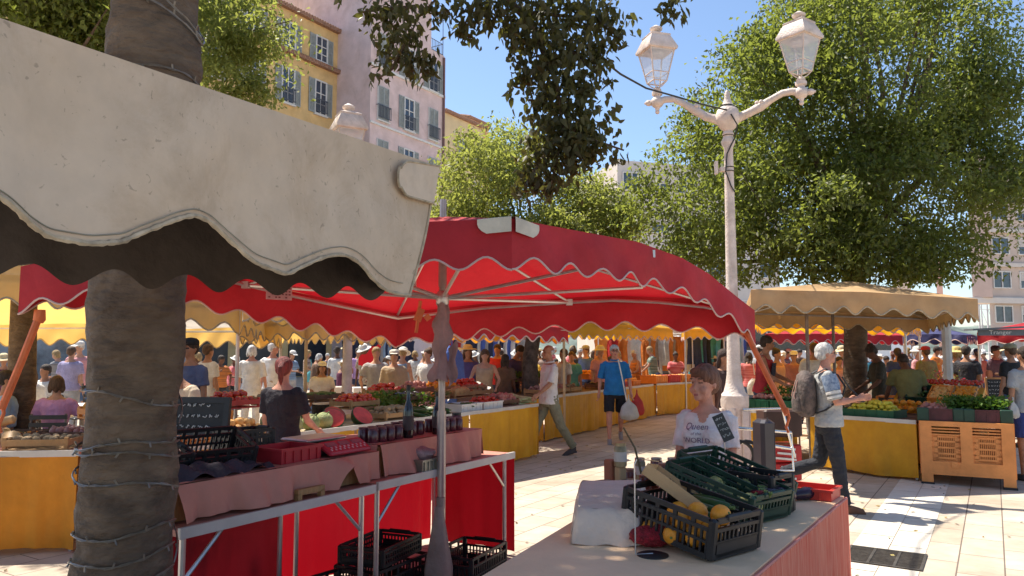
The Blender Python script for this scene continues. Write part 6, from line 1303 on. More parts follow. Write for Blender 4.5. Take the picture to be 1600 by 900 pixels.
    if glasses:
        Q = MB()
        for sd in (-1, 1):
            Q.tube([TH_((sd*.032+.022*cos(a), -.100+.008*abs(cos(a)*sd), 1.648+.017*sin(a))) for a in [i*pi/6 for i in range(13)]], .0025, 4, False); Q.tube([TH_((sd*.054, -.094, 1.65)), TH_((sd*.076, 0, 1.645))], .0025, 4)
        Q.tube([TH_((-.010, -.102, 1.65)), TH_((.010, -.102, 1.65))], .0025, 4)
        Q.v = [tuple(V(v)*s) for v in Q.v]; Q.build('glasses', eyem, t, True, world=False)
    t['_s'] = s
    def wp(v, upper=True):
        q_ = (T(v) if upper else V(v))*s; return V(t.location)+rotz(radians(face))@q_
    return t, wp, arms, T, s
WHT = (.68, .66, .62); NVY = (.03, .04, .09); BLK = (.018, .018, .02); DEN = (.08, .13, .24); BEI = (.42, .33, .23); KHA = (.24, .21, .14); GRY = (.34, .34, .35); RED = (.48, .03, .03); BLU = (.03, .20, .52); OLV = (.16, .16, .06); PNK = (.62, .30, .32); LIL = (.45, .28, .52); LBL = (.26, .38, .54); ORG = (.70, .22, .04); BRN = (.14, .08, .05); TEA = (.10, .36, .38)
HB_ = (.045, .028, .02); HBr = (.12, .065, .035); HG = (.55, .54, .52); HW = (.75, .73, .70); HBl = (.42, .28, .12); HR_ = (.16, .035, .02)
# ---- the four walkers and the stallholders near by
w1, wp1, ar1, T1, s1 = person('woman with brown fringe and white printed t-shirt standing behind the grey table', 1101, 4.86, 1.47, -30, (.74, .66, .65), (.03, .03, .04), hair=('ponyfringe', (.20, .085, .05)), skin='pink', lod=2, bust=1.15, belly=.85, wide=.98, L=(12, 5, 30, 25), R=(4, 6, 14, 0), yaw=-20, sleeve=.55, neckline=1.375, hem=.93, pitch=2, hs_=1.24, neck=.012,
   text=[('Queen', .054, 1.350*.84, -.030, .15), ('of the', .026, 1.300*.84, -.030, .1), ('WORLD', .046, 1.250*.84, -.026, 0)])
person('man in a white polo shirt and khaki trousers walking left', 858, 11.9, 1.76, -66, (.68, .64, .62), (.22, .21, .14), hair=('bald', HG), skin='tan', lod=2, L=(22, 6, 30, 5), R=(-14, 6, 18, 0), lL=(24, 6), lR=(-20, 14), shoes=(.06, .055, .055), yaw=-8, pitch=4, sleeve=.62, hem=.86, belly=.3, collar=True)
person('man in a bright blue polo and black shorts walking towards the viewer', 960, 13.5, 1.73, -6, (.015, .16, .42), (.014, .014, .02), 'shorts', hair=('short', HG), skin='pink', lod=2, L=(4, 12, 16, 0), R=(-6, 12, 14, 0), lL=(14, 10), lR=(-14, 26), shoes=(.30, .29, .30), yaw=8, belly=.6, wide=1.1, glasses=True, collar=True, sleeve=.62, hem=.88)
wb, wpb, arb, Tb, sb = person('grey haired man with a patterned t-shirt and dark jeans striding right', 1290, 7.8, 1.69, 78, (.40, .40, .39), (.022, .024, .032), hair=('short', (.62, .60, .57)), skin='pink', lod=2, L=(6, 8, 88, 38), R=(12, 8, 86, 30), lL=(10, 4), lR=(-12, 60), shoes=(.20, .09, .05), yaw=10, belly=.3, glasses=True, sleeve=.6, hem=.90)
# backpack, with straps
bp_ = thing('backpack', 'worn dark mottled backpack on the back of the striding grey haired man', 'backpack', wpb((0, .18, 1.05)))
m = MB(); c = V((0, .215, 1.21)); bpm = mat('backpack_fabric', (.045, .038, .035), .8, .3, 14, .5, 30, col2=(.16, .115, .10))
pr = [(.02, -.245), (.12, -.22), (.165, -.10), (.16, .08), (.13, .20), (.06, .25), (.01, .255)]
m.lathe(c, pr, 20, eul(.0, 0, 0), (1, .66)); m.lathe(c+V((0, .08, -.07)), [(.02, -.13), (.11, -.11), (.12, 0), (.09, .09), (.01, .11)], 16, None, (1, .55))
m.v = [tuple(wpb(v)) for v in m.v]; m.build('bag_body', bpm, bp_, True)
m = MB()
for sd in (-1, 1): m.tube([wpb((sd*.10, .13, 1.43)), wpb((sd*.11, .03, 1.485)), wpb((sd*.12, -.09, 1.42)), wpb((sd*.14, -.155, 1.30)), wpb((sd*.165, -.11, 1.18)), wpb((sd*.17, .05, 1.06)), wpb((sd*.12, .14, 1.02))], .019, 6, sq=(1, .5))
m.tube([wpb((.10, .16, 1.02)), wpb((.19, .06, .98)), wpb((.20, .03, .82))], .010, 5)
m.build('strap', mat('strap_black', (.02, .02, .025), .7), bp_, True)
m = MB(); [m.tube([wpb((sd*.07, .30, 1.05)), wpb((sd*.075, .345, 1.2)), wpb((sd*.06, .30, 1.36))], .006, 5) for sd in (-1, 1)]; m.build('piping', mat('pack_piping', (.45, .25, .20), .6), bp_, True)
m = MB()
def sleeve_pt(k, a, r): sh, elb, wr, d1, d2 = arb[-1]; q_ = sh.lerp(elb, k); x = d1.cross(V((1, 0, 0))).normalized(); y = d1.cross(x); return wpb(q_+x*cos(a)*r+y*sin(a)*r)
for k0_, k1_ in ((.58, .68), (.75, .84)): m.grid(lambda u, v_: sleeve_pt(k0_+(k1_-k0_)*v_, u*2*pi, .076), 18, 2)
m.build('sleeve_stripe', clm(WHT), wb, True)
m = MB(); m.grid(lambda u, v_: sleeve_pt(-.02+.58*v_, u*2*pi, .074+.004*sin(v_*3)), 18, 6); m.build('sleeve', mat('floral_navy', (.07, .12, .22), .85, .3, 28, col2=(.35, .42, .52)), wb, True)
m = MB(); q_ = wpb((.0, -.33, 1.17)); m.rbox(q_, (.06, .10, .07), .01); m.tube([wpb((-.08, -.14, 1.40)), wpb((-.03, -.22, 1.28)), q_], .008, 5); tag(m.build('small_camera', blkp), 'small black camera held by the man with the backpack', 'camera')
# carrier bags of the man in blue
def sack(lb_, c, r, h, m_, seed=0, cat='bag'):
    m = MB(); m.grid(lambda u, v_: V(c)+V((cos(u*2*pi)*interp([(0, .012), (.15, .03), (.4, r*.75), (.75, r), (.93, r*.85), (1, .02)], v_)*(1+.10*sin(u*19+seed)), sin(u*2*pi)*.6*interp([(0, .012), (.4, r*.7), (.8, r), (1, .02)], v_), -h*v_+.01*sin(u*12+v_*7))), 28, 16)
    m.tube([V(c)+V((0, 0, -.02)), V(c)+V((.0, 0, .06))], .012, 6); return tag(m.build('carrier_bag', m_, smooth=True), lb_, cat)
bagw = mat('bag_white', (.66, .66, .64), .4, .1, 6, .5, 20, trans=.35); bagr = mat('bag_red', (.60, .06, .06), .4, .1, 6, .5, 20, trans=.35)
sack('white plastic carrier bag in the hand of the man in blue', P(982, 622, 13.3), .17, .38, bagw, 1); sack('red plastic carrier bag beside the white one of the man in blue', P(995, 614, 13.45), .13, .40, bagr, 3)
m = MB(); m.tube([P(966, 562, 13.32), P(972, 590, 13.25), P(979, 626, 13.25)], .012, 5); tag(m.build('bag_strap', clm(WHT)), 'pale bag strap hanging from the shoulder of the man in blue', 'strap')
person('red haired vendor with a ponytail and black t-shirt, back turned, between the stalls', 445, 6.55, 1.55, 165, (.018, .014, .022), (.02, .018, .025), hair=('pony', (.20, .03, .025)), skin='pink', lod=1, yaw=20, L=(10, 8, 22, 0), R=(14, 10, 50, 10), belly=.2)
person('vendor in a cream top bending her dark haired head over the stall', 306, 6.9, 1.60, -25, (.62, .50, .36), (.05, .06, .20), hair=('bun', (.03, .015, .015)), skin='tan', lod=1, lean=22, pitch=38, L=(30, 8, 50, 20), R=(35, 10, 55, 20), apron=(.04, .05, .22))
person('white haired woman in a long white tunic and trousers seen from behind', 394, 14.6, 1.72, 178, WHT, (.70, .68, .66), hair=('bob', HW), lod=1, hem=.78, sleeve=.7, wide=1.12, skin='pink', R=(0, 12, 10, 0))
person('white haired man in white shirt and beige trousers beside the woman in white', 427, 15.0, 1.78, 172, (.74, .74, .74), (.46, .36, .26), hair=('short', HW), lod=1, sleeve=.6, skin='pink', hem=.84, wide=1.08, yaw=-60)
person('man in a red vest and dark apron serving behind the green trays', 1189, 12.3, 1.86, 60, (.42, .03, .04), (.05, .06, .10), hair=('short', HB_), skin='tan', lod=1, yaw=20, lean=8, L=(30, 8, 45, 10), R=(28, 8, 40, 10), apron=(.03, .03, .05), sleeve=0)
person('dark skinned vendor in a long dark apron looking down by the lemons', 1374, 12.5, 1.73, -100, (.05, .045, .03), (.04, .035, .03), hair=('curly', HB_), skin='brown', lod=1, lean=6, pitch=25, L=(15, 6, 40, 5), R=(20, 6, 40, 5), kind='dress', sleeve=.6)
person('vendor in an olive t-shirt and brown trousers bending behind the lemons', 1420, 10.9, 1.63, 170, (.17, .16, .055), (.12, .07, .055), hair=('short', HB_), skin='brown', lod=1, lean=18, pitch=30, L=(30, 12, 20, 0), R=(20, 12, 20, 0), wide=1.12)
# ---- shoppers, left to right
CR = [
 ('woman in a lilac top seated at the cafe table, back turned', 92, 9.4, 1.62, 200, (.62, .32, .55), DEN, 'trousers', ('bob', HBr), None, 'fair', dict(seat=.46, L=(30, 20, 60, 20), R=(30, 20, 60, 20))),
 ('dark haired man in a pale blue shirt seated at the far left', 14, 9.2, 1.72, 120, LBL, NVY, 'trousers', ('short', HB_), None, 'tan', dict(seat=.48)),
 ('woman in a white blouse seated behind the cafe table', 50, 12.5, 1.66, 10, WHT, DEN, 'trousers', ('long', HBr), None, 'fair', dict(seat=.48)),
 ('man in a white shirt seated beside the lilac clad woman', 72, 13.2, 1.7, -20, WHT, GRY, 'trousers', ('short', HB_), None, 'tan', dict(seat=.5)),
 ('standing woman in a violet grey blouse behind the cafe seats', 112, 14.5, 1.7, 180, (.35, .32, .50), GRY, 'trousers', ('short', HBr), None, 'fair', {}),
 ('man with a black cap and orange tanned face beside the near trunk', 297, 9.0, 1.74, -20, (.10, .12, .22), NVY, 'trousers', ('short', HB_), ('cap', BLK), 'tan', {}),
 ('man in a white t-shirt turned away to the right of the near trunk', 326, 12.6, 1.72, 150, WHT, GRY, 'trousers', ('short', HBr), None, 'tan', {}),
 ('girl in a white printed t-shirt and black shorts behind the melons', 504, 12.8, 1.42, 20, WHT, BLK, 'shorts', ('long', HBr), ('cap', WHT), 'tan', dict(L=(10, 10, 60, 20))),
 ('man in a pale sleeveless shirt in the shade between the tents', 527, 20, 1.72, 180, (.62, .62, .60), NVY, 'trousers', ('curly', HB_), None, 'brown', {}),
 ('man in a lilac shirt in the shade right of the pale shirted one', 560, 21, 1.7, 40, LIL, NVY, 'trousers', ('short', HB_), None, 'tan', {}),
 ('woman in a grey patterned top with one hand on her hip', 588, 13.6, 1.68, 15, (.36, .36, .38), (.10, .09, .08), 'trousers', ('short', HBl), None, 'fair', dict(R=(0, 22, 40, 30))),
 ('boy with a flat cap and beige shirt with dark shoulder straps', 616, 13.2, 1.62, 5, BEI, (.04, .04, .05), 'trousers', ('short', HBr), ('cap', (.60, .56, .50)), 'fair', dict(sleeve=.95)),
 ('woman in a white top with a light blue bag behind the herbs', 668, 14.5, 1.66, -30, WHT, PNK, 'skirt', ('bun', HBr), None, 'fair', {}),
 ('woman in a straw hat and purple blue dress', 731, 15.0, 1.7, 20, (.10, .09, .30), NVY, 'dress', ('long', HBr), ('straw', (.68, .60, .42)), 'tan', dict(sleeve=.5)),
 ('long haired woman in a beige top leaning forward with both arms', 757, 14.2, 1.66, 5, BEI, (.20, .15, .12), 'trousers', ('long', HBr), None, 'fair', dict(lean=14, L=(20, 22, 45, 30), R=(20, 22, 45, 30), sleeve=0)),
 ('man in a red t-shirt behind the long haired woman', 777, 16.5, 1.76, -15, RED, NVY, 'trousers', ('short', HB_), None, 'tan', {}),
 ('dark haired man in a plum t-shirt bending to the right', 800, 15.2, 1.76, 60, (.09, .05, .09), DEN, 'trousers', ('short', HB_), None, 'tan', dict(lean=12, pitch=20)),
 ('woman in orange trousers and a brown top by the leaning trunk', 790, 14.6, 1.55, 150, BRN, ORG, 'trousers', ('long', HB_), None, 'brown', {}),
 ('bearded man in rust brown clothes right of the plum t-shirt', 816, 17, 1.68, -40, (.35, .14, .06), BRN, 'trousers', ('short', HB_), None, 'brown', {}),
 ('woman in white peering from behind the man in the white polo', 880, 15.5, 1.66, -60, WHT, NVY, 'trousers', ('short', HBr), None, 'tan', {}),
 ('woman in a teal top between the white polo and the blue polo', 893, 17.0, 1.6, 0, TEA, GRY, 'trousers', ('short', HBr), None, 'fair', {}),
 ('man in a royal blue t-shirt and cap between the two polos', 915, 18.5, 1.74, -50, (.08, .16, .42), NVY, 'trousers', ('short', HBr), ('cap', GRY), 'fair', {}),
 ('woman with a pale sun hat right behind the man in blue', 938, 17, 1.72, 30, PNK, DEN, 'trousers', ('bob', HG), ('sun', (.72, .66, .55)), 'fair', {}),
 ('woman with long dark hair in brown behind the printed t-shirt woman', 1127, 10.6, 1.63, 35, (.06, .035, .035), BRN, 'trousers', ('long', (.05, .025, .02)), None, 'tan', dict(lean=4)),
 ('woman in a flowered orange dress shopping behind the green trays', 1214, 15.0, 1.66, 30, (.62, .32, .16), ORG, 'dress', ('bun', HB_), None, 'tan', dict(sleeve=0)),
 ('woman in a white cap beside the flowered dress', 1240, 16.2, 1.6, -20, (.30, .12, .10), NVY, 'trousers', ('short', HBr), ('cap', WHT), 'tan', {}),
 ('man in a white shirt with his back turned behind the backpack', 1272, 14.0, 1.76, 170, WHT, GRY, 'trousers', ('short', HBr), None, 'tan', dict(wide=1.1)),
 ('woman in a pale sun hat facing the coach', 1298, 17, 1.64, 150, WHT, PNK, 'trousers', ('short', HG), ('sun', (.75, .74, .70)), 'fair', {}),
 ('child with dark hair between the posts and the big trunk', 1311, 15.5, 1.5, 0, (.60, .30, .25), DEN, 'trousers', ('short', HB_), None, 'tan', {}),
 ('man in a navy t-shirt behind the aproned vendor', 1402, 16.5, 1.68, 170, (.03, .05, .16), NVY, 'trousers', ('short', HB_), None, 'tan', {}),
 ('person in a turquoise top just right of the big trunk', 1352, 19, 1.62, 0, (.10, .40, .55), WHT, 'trousers', ('short', HBr), None, 'tan', {}),
 ('woman in pink and white with a white hat by the navy tent', 1434, 17.5, 1.70, 40, PNK, WHT, 'trousers', ('bob', HG), ('sun', WHT), 'fair', {}),
 ('woman in a red hat and olive dress by the navy tent', 1446, 16.2, 1.70, 190, (.26, .20, .08), BEI, 'trousers', ('short', HBr), ('cap', RED), 'tan', {}),
 ('woman in a straw hat and black top in front of the white post', 1494, 15.2, 1.68, 150, BLK, (.55, .50, .45), 'shorts', ('bob', HBl), ('sun', (.62, .45, .18)), 'fair', {}),
 ('tall man in a black shirt walking right beyond the fruit rack', 1510, 14.6, 1.74, 130, (.03, .03, .04), (.04, .04, .06), 'trousers', ('short', HB_), None, 'tan', dict(lL=(18, 8), lR=(-14, 10))),
 ('woman in a coral top beyond the man in the black shirt', 1527, 19, 1.66, 160, (.60, .22, .16), DEN, 'shorts', ('short', HBr), ('cap', NVY), 'tan', {}),
 ('thin man with a dark cap standing by the silver car', 1556, 17, 1.72, 20, (.10, .06, .08), (.04, .04, .05), 'trousers', ('short', HB_), ('cap', BLK), 'tan', {}),
 ('man in an olive cap and black t-shirt with a blue pouch', 1578, 12.8, 1.72, 200, BLK, DEN, 'shorts', ('short', HBr), ('cap', (.30, .28, .18)), 'tan', dict(R=(30, 10, 70, 0))),
 ('man in a mottled grey shirt cut off by the right edge holding a white bag', 1600, 9.6, 1.66, 190, (.34, .35, .36), (.03, .05, .20), 'shorts', ('short', HB_), None, 'tan', dict(L=(0, 8, 8, 0), wide=1.1)),
]
for (lb_, px, D, h, fc, tp_, bt__, kd, hr, ht, sk, kw) in CR:
    person(lb_, px, D, h, fc, tp_, bt__, kd, hair=hr, hat=ht, skin=sk, lod=1 if D < 11 else 0, **kw)
sack('small white plastic bag in the hand of the man at the right edge', P(1583, 628, 9.5), .07, .20, bagw, 2)
TOPS = [('white', WHT), ('navy', NVY), ('black', BLK), ('plum', (.12, .03, .07)), ('brown', BRN), ('dark green', (.03, .07, .04)), ('red', RED), ('pale-blue', LBL), ('beige', BEI), ('grey', GRY), ('orange', ORG), ('pink', PNK), ('olive', OLV), ('teal', TEA), ('yellow', (.66, .48, .08))]
BOTS = [('denim', DEN), ('black', BLK), ('beige', BEI), ('white', WHT), ('grey', GRY)]
SPOTS = [(480, 24), (545, 26), (575, 17), (603, 19), (636, 17.5), (650, 22), (684, 18), (712, 20), (745, 22), (770, 24), (835, 19), (850, 23), (868, 20), (905, 25), (928, 23), (972, 21), (985, 26), (1000, 23.5), (1012, 25), (1040, 24), (1062, 26), (1092, 24.5), (1117, 22), (1150, 24), (1170, 17), (1180, 19), (1202, 20), (1228, 22), (1256, 18), (1288, 21), (1321, 19), (1362, 21), (1384, 19), (1412, 22), (1425, 26), (1460, 21), (1472, 24), (1541, 24), (1590, 18), (1566, 22), (590, 24), (695, 26), (790, 28), (948, 28), (1140, 28), (150, 17), (8, 15), (345, 18)]
rr_ = random.Random(5); seen = set()
SPOTS += [(492, 19), (512, 27), (533, 17), (618, 24), (628, 15.5), (660, 19.5), (675, 24), (722, 17.5), (738, 27), (762, 19), (783, 21), (806, 23), (822, 27), (843, 26), (861, 29), (888, 22), (899, 19.5), (920, 29), (953, 19.5), (963, 27), (995, 20), (1022, 22), (1035, 29), (1055, 21.5), (1075, 29), (1104, 27), (1132, 20), (1160, 28), (1190, 25), (1222, 17.5), (1247, 26), (1266, 24), (1283, 16.2), (1305, 25), (1330, 25), (1372, 25), (1392, 24), (1420, 19.5), (1480, 18.5), (1500, 26), (1518, 22), (1533, 28), (1550, 20.5), (1582, 26), (1597, 15), (28, 16.5), (95, 18), (125, 16), (318, 15.5), (362, 19), (455, 21)]
WHERE = lambda px: ('far left behind the tables' if px < 160 else 'behind the pale yellow tent' if px < 640 else 'near the mast' if px < 820 else 'behind the two walking men' if px < 1000 else 'near the clothes racks' if px < 1160 else 'behind the right fruit stall' if px < 1340 else 'beyond the big trunk' if px < 1470 else 'far right by the cars')
HST = {'short': 'short', 'long': 'long', 'bob': 'bobbed', 'bun': 'pinned up', 'curly': 'curly', 'pony': 'tied back'}; ARC = []
for i in range(18):
    hh = ['short', 'long', 'short', 'bob', 'curly', 'bun', 'short', 'pony', 'short'][i % 9]; kd = ['trousers', 'skirt', 'shorts', 'dress', 'trousers', 'trousers'][i % 6]; ht = [None, None, ('cap', WHT), None, ('straw', (.62, .5, .3)), None, ('sun', (.74, .72, .66))][i % 7]
    ARC.append((kd, hh, ht, dict(hair=(hh, [HB_, HBr, HG, HBl, HB_][i % 5]), hat=ht, wide=[1.05, .84, 1.0, .86, .98, .9][i % 6], bust=[0, .9, 0, .95, 0, .9][i % 6], sleeve=[.5, 0, .55, .4, .5, .9][i % 6], lL=([0, 18, 10, 0][i % 4], 8), lR=([0, -16, -12, 6][i % 4], 12), L=(rr_.uniform(-10, 45), rr_.uniform(6, 20), rr_.uniform(5, 80), 15), R=(rr_.uniform(-10, 45), rr_.uniform(6, 20), rr_.uniform(5, 80), 15), lean=rr_.uniform(0, 9), pitch=rr_.uniform(0, 22), yaw=rr_.uniform(-35, 35), belly=[.4, 0, .2][i % 3])))
done = {}
for i, (px, D) in enumerate(SPOTS):
    for _ in range(200):
        a = rr_.choice(TOPS); b_ = rr_.choice(BOTS); ai = rr_.randrange(len(ARC)); kd, hh, ht, kw = ARC[ai]; pat = rr_.choice([None, None, 'print', 'stripe']); key = (a[0], kd, b_[0] if kd != 'dress' else '', hh, bool(ht), pat, WHERE(px))
        if key not in seen: break
    seen.add(key)
    lb_ = '%s-haired shopper in %s%s %s%s %s' % (HST[hh].replace(' ', '-'), {'print': 'patterned ', 'stripe': 'striped ', None: 'plain '}[pat], a[0], 'dress' if kd == 'dress' else 'top, %s %s' % (b_[0], kd), (', '+ht[0]+(' hat' if ht[0] != 'cap' else '')) if ht else '', WHERE(px))
    fc = rr_.uniform(0, 360); h = rr_.choice([rr_.uniform(1.35, 1.6), rr_.uniform(1.55, 1.72), rr_.uniform(1.6, 1.84)])
    if ai not in done:
        t, *_x = person(lb_, px, D, h, fc, a[1], b_[1], kd, skin=['fair', 'tan', 'tan', 'brown', 'fair'][ai % 5], lod=0, group='crowd of shoppers', **kw); done[ai] = (t, h)
    else:
        t0, h0 = done[ai]; q_ = XD(px, D); k = h/h0; t = dup(t0, q_, radians(fc), lb_, 'crowd of shoppers', scale=k)
    for ch in t.children:
        nm = ch.name.split('.')[0]; mm_ = clm(a[1], pat) if nm in ('shirt', 'dress') else clm(b_[1]) if nm in ('trousers', 'shorts', 'skirt') else skinm(rr_.choice(['fair', 'tan', 'tan', 'brown'])) if nm == 'body' else None
        if mm_ and ch.material_slots: ch.material_slots[0].link = 'OBJECT'; ch.material_slots[0].material = mm_
    if i % 3 == 0:
        q_ = XD(px+6, D-.35); c_ = V((q_.x, q_.y, .82)); tag(MB().tube([c_+V((0, 0, .55)), c_+V((.03, 0, .28))], .012, 4).lathe(c_, [(.02, -.16), (.13, -.15), (.15, 0), (.11, .13), (.03, .2)], 10, None, (1, .45)).build('shoulder_bag', clm(rr_.choice([BRN, WHT, NVY, RED, BEI, TEA])), smooth=True), 'bag hanging by the shopper %s' % WHERE(px), 'bag', 'bags carried by the shoppers')
# ================= VEHICLES AND BACKGROUND THINGS =================
def vehicle_wheel(par, c, r, w_=.2):
    R = eul(0, 0, 0)@Matrix.Rotation(pi/2, 3, 'X'); wo = MB().lathe(c, [(r*.7, -w_/2), (r*.96, -w_/2), (r, -w_/3), (r, w_/3), (r*.96, w_/2), (r*.7, w_/2)], 24, R).build('wheel', mat('tyre', (.025, .025, .027), .8), par, True)
    MB().lathe(c, [(r*.2, -w_/2-.012), (r*.62, -w_/2-.004), (r*.66, w_/2-.05), (.02, w_/2-.05)], 20, R).build('rim', mat('rim_metal', (.5, .5, .5), .35, metal=.6), wo, True)
def coach():
    a = XD(1060, 31); c = XD(1428, 31); t = thing('coach', 'white coach with a long dark window band parked behind the red and white tent', 'coach', (a+c)/2)
    def prof(y): return
    x0, x1, y0_, y1_ = a.x, c.x, 30.8, 33.2; m = MB(); pl = [(x0, .35), (x1-.15, .35), (x1, .6), (x1+.02, 1.5), (x1-.12, 2.6), (x1-.45, 2.95), (x0, 3.0)]
    n = len(pl); vs = [(p[0], y0_, p[1]) for p in pl]+[(p[0], y1_, p[1]) for p in pl]; m.add(vs, [tuple(range(n)), tuple(range(2*n-1, n-1, -1))]+[(i+n, (i+1) % n+n, (i+1) % n, i) for i in range(n)]); m.build('coach_body', mat('coach_white', (.74, .75, .76), .25, .03, 1, coat=.3), t, bevel=.06)
    for i in range(5): w_ = (x1-x0-1.2)/5; MB().rbox((x0+.2+w_*(i+.5), y0_-.01, 2.15), (w_-.05, .03, .95), .012).build('window', mat('coach_glass', (.02, .025, .035), .08, spec=.8), t)
    MB().add([(x1+.022, y0_+.1, 1.3), (x1+.022, y1_-.1, 1.3), (x1-.10, y1_-.15, 2.6), (x1-.10, y0_+.15, 2.6)], [(0, 1, 2, 3)]).build('windscreen', MC['coach_glass'], t)
    MB().box(((x0+x1)/2, y0_-.012, 1.0), (x1-x0-1, .02, .12)).build('stripe', mat('coach_teal', (.04, .30, .36), .4), t)
    for x in (x0+1.8, x1-2.0): vehicle_wheel(t, V((x, y0_+.1, .5)), .5, .3)
    MB().rbox((x1-.1, y0_-.25, 2.3), (.12, .25, .4), .03).build('mirror', blkp, t)
coach()
def car(label, x0, y0_, col, ln=4.1, flip=False):
    t = thing('car', label, 'car', (x0+ln/2, y0_, 0)); pl = [(0, .35), (0, .75), (.25, .92), (.95, .98), (1.55, 1.42), (2.9, 1.45), (3.65, 1.0), (4.05, .9), (4.1, .4)]; m = MB(); n = len(pl)
    def ring(y, ins): return [(x0+p[0]*ln/4.1+(0), y, p[1]-(ins if p[1] > 1 else 0)) for p in pl]
    yw = 1.65; vs = ring(y0_, .0)+ring(y0_+yw, .0); vs = [(v[0], v[1]+(.16 if v[2] > 1.1 and k < n else -.16 if v[2] > 1.1 else 0), v[2]) for k, v in enumerate(vs)]
    m.add(vs, [tuple(range(n)), tuple(range(2*n-1, n-1, -1))]+[(i+n, (i+1) % n+n, (i+1) % n, i) for i in range(n)]); m.build('car_body', mat(col[0], col[1], .25, .03, 1, metal=.3, coat=.5), t, bevel=.05)
    for (xa, xb, xc, xd) in ((1.12, 1.98, 1.98, 1.62), (2.04, 3.42, 2.86, 2.04)):
        MB().add([(x0+xa, y0_-.004, 1.02), (x0+xb, y0_-.004, 1.02), (x0+xc, y0_+.135, 1.38), (x0+xd, y0_+.135, 1.38)], [(0, 1, 2, 3)]).build('window', MC['coach_glass'], t)
    for x in (x0+.8, x0+3.25): vehicle_wheel(t, V((x, y0_+.06, .32)), .32)
    MB().rbox((x0+.03, y0_+.25, .75), (.08, .3, .12), .02).build('headlight', whp, t); MB().rbox((x0+.03, y0_+1.4, .75), (.08, .3, .12), .02).build('headlight', whp, t)
car('silver car parked beyond the fruit rack at the right edge', XD(1526, 21).x, 21, ('car_silver', (.62, .63, .64))); car('white car parked farther back between the navy and red tents', XD(1410, 29).x, 29, ('car_white', (.74, .74, .73)))
car('grey car parked behind the silver one at the far right', XD(1545, 27).x, 27, ('car_grey', (.30, .32, .34)))
# clothes racks
def rack(label, px0, px1, D0, D1, cols, zt=1.95, ln=.85, seed=1):
    a, c = XD(px0, D0), XD(px1, D1); t = (c-a).normalized(); n = V((t.y, -t.x, 0)); r = thing('clothes_rack', label, 'clothes rack', (a+c)/2); m = MB(); up = V((0, 0, zt))
    m.tube([a+up, c+up], .018, 6); [m.tube([p, p+up], .018, 6) for p in (a, c)]; [m.tube([p-n*.3, p+n*.3], .018, 6) for p in (a, c)]; m.build('rail', alu, r, True)
    rn = random.Random(seed); L_ = (c-a).length; k = int(L_/.17)
    for i in range(k):
        cn, cc_ = cols[rn.randrange(len(cols))]; p = a+t*(L_*(i+.5)/k)+up; w_ = rn.uniform(.17, .24); l_ = ln*rn.uniform(.75, 1.2); m = MB(); th = rn.uniform(-.5, .5)+1.0; d_ = (n*cos(th*0)+t*.9*(1 if rn.random() > .45 else .15)).normalized(); s_ = d_.cross(V((0, 0, 1)))
        m.grid(lambda u, v_: p+d_*((u-.5)*2*w_*interp([(0, .25), (.12, 1.0), (.3, .82), (1, 1.0)], v_))+V((0, 0, -.06-l_*v_))+s_*(.03*sin(u*14+i)*v_+.02), 12, 8)
        m.grid(lambda u, v_: p+d_*((u-.5)*2*w_*interp([(0, .25), (.12, 1.0), (.3, .82), (1, 1.0)], v_))+V((0, 0, -.06-l_*v_))-s_*(.03*sin(u*11+i)*v_+.02), 12, 8)
        m.tube([p, p+V((0, 0, -.06))], .006, 4)
        tag(m.build('hanging_garment', clm(cc_), smooth=True), '%s garment hanging on the %s' % (cn, ' '.join(label.split()[:9])), 'garment', 'garments on the '+label)
N_ = lambda *a: [(n, dict(white=WHT, blue=(.08, .14, .45), orange=ORG, black=BLK, grey=GRY, red=RED, beige=BEI, navy=NVY, teal=TEA, sky=LBL)[n]) for n in a]
rack('rail of pale clothes under the long yellow tent', 1000, 1095, 23, 25, N_('white', 'white', 'beige', 'orange'), 2.15, 1.0, 2)
rack('rail of blue and dark clothes beside the lamp post', 1082, 1160, 21.5, 23.5, N_('blue', 'navy', 'white', 'black', 'teal', 'sky'), 2.2, 1.1, 3)
rack('rail of dark clothes behind the girl in white', 540, 640, 22, 25, N_('navy', 'black', 'grey', 'sky', 'navy'), 2.1, 1.0, 4)
rack('rail of mixed clothes behind the woman in the straw hat', 690, 830, 23, 26, N_('blue', 'navy', 'grey', 'white', 'red'), 2.15, 1.0, 5)
rack('rail of orange and pink clothes above the fruit of the second table', 935, 1010, 22, 23, N_('orange', 'beige', 'white', 'red'), 2.1, 1.0, 6)
m = MB(); c = P(706, 540, 13.5); m.grid(lambda u, v_: c+V((cos(u*2*pi)*interp([(0, .06), (.15, .2), (1, .26)], v_)*(1+.1*sin(u*19)), sin(u*2*pi)*.12*(1+.1*cos(u*17)), -1.2*v_)), 30, 8); m.tube([c+V((0, 0, -1.72)), c+V((0, 0, .1))], .015, 6); tag(m.build('hanging_dress', clm((.09, .17, .50)), smooth=True), 'plain blue dress displayed on a stand right of the mast', 'dress')
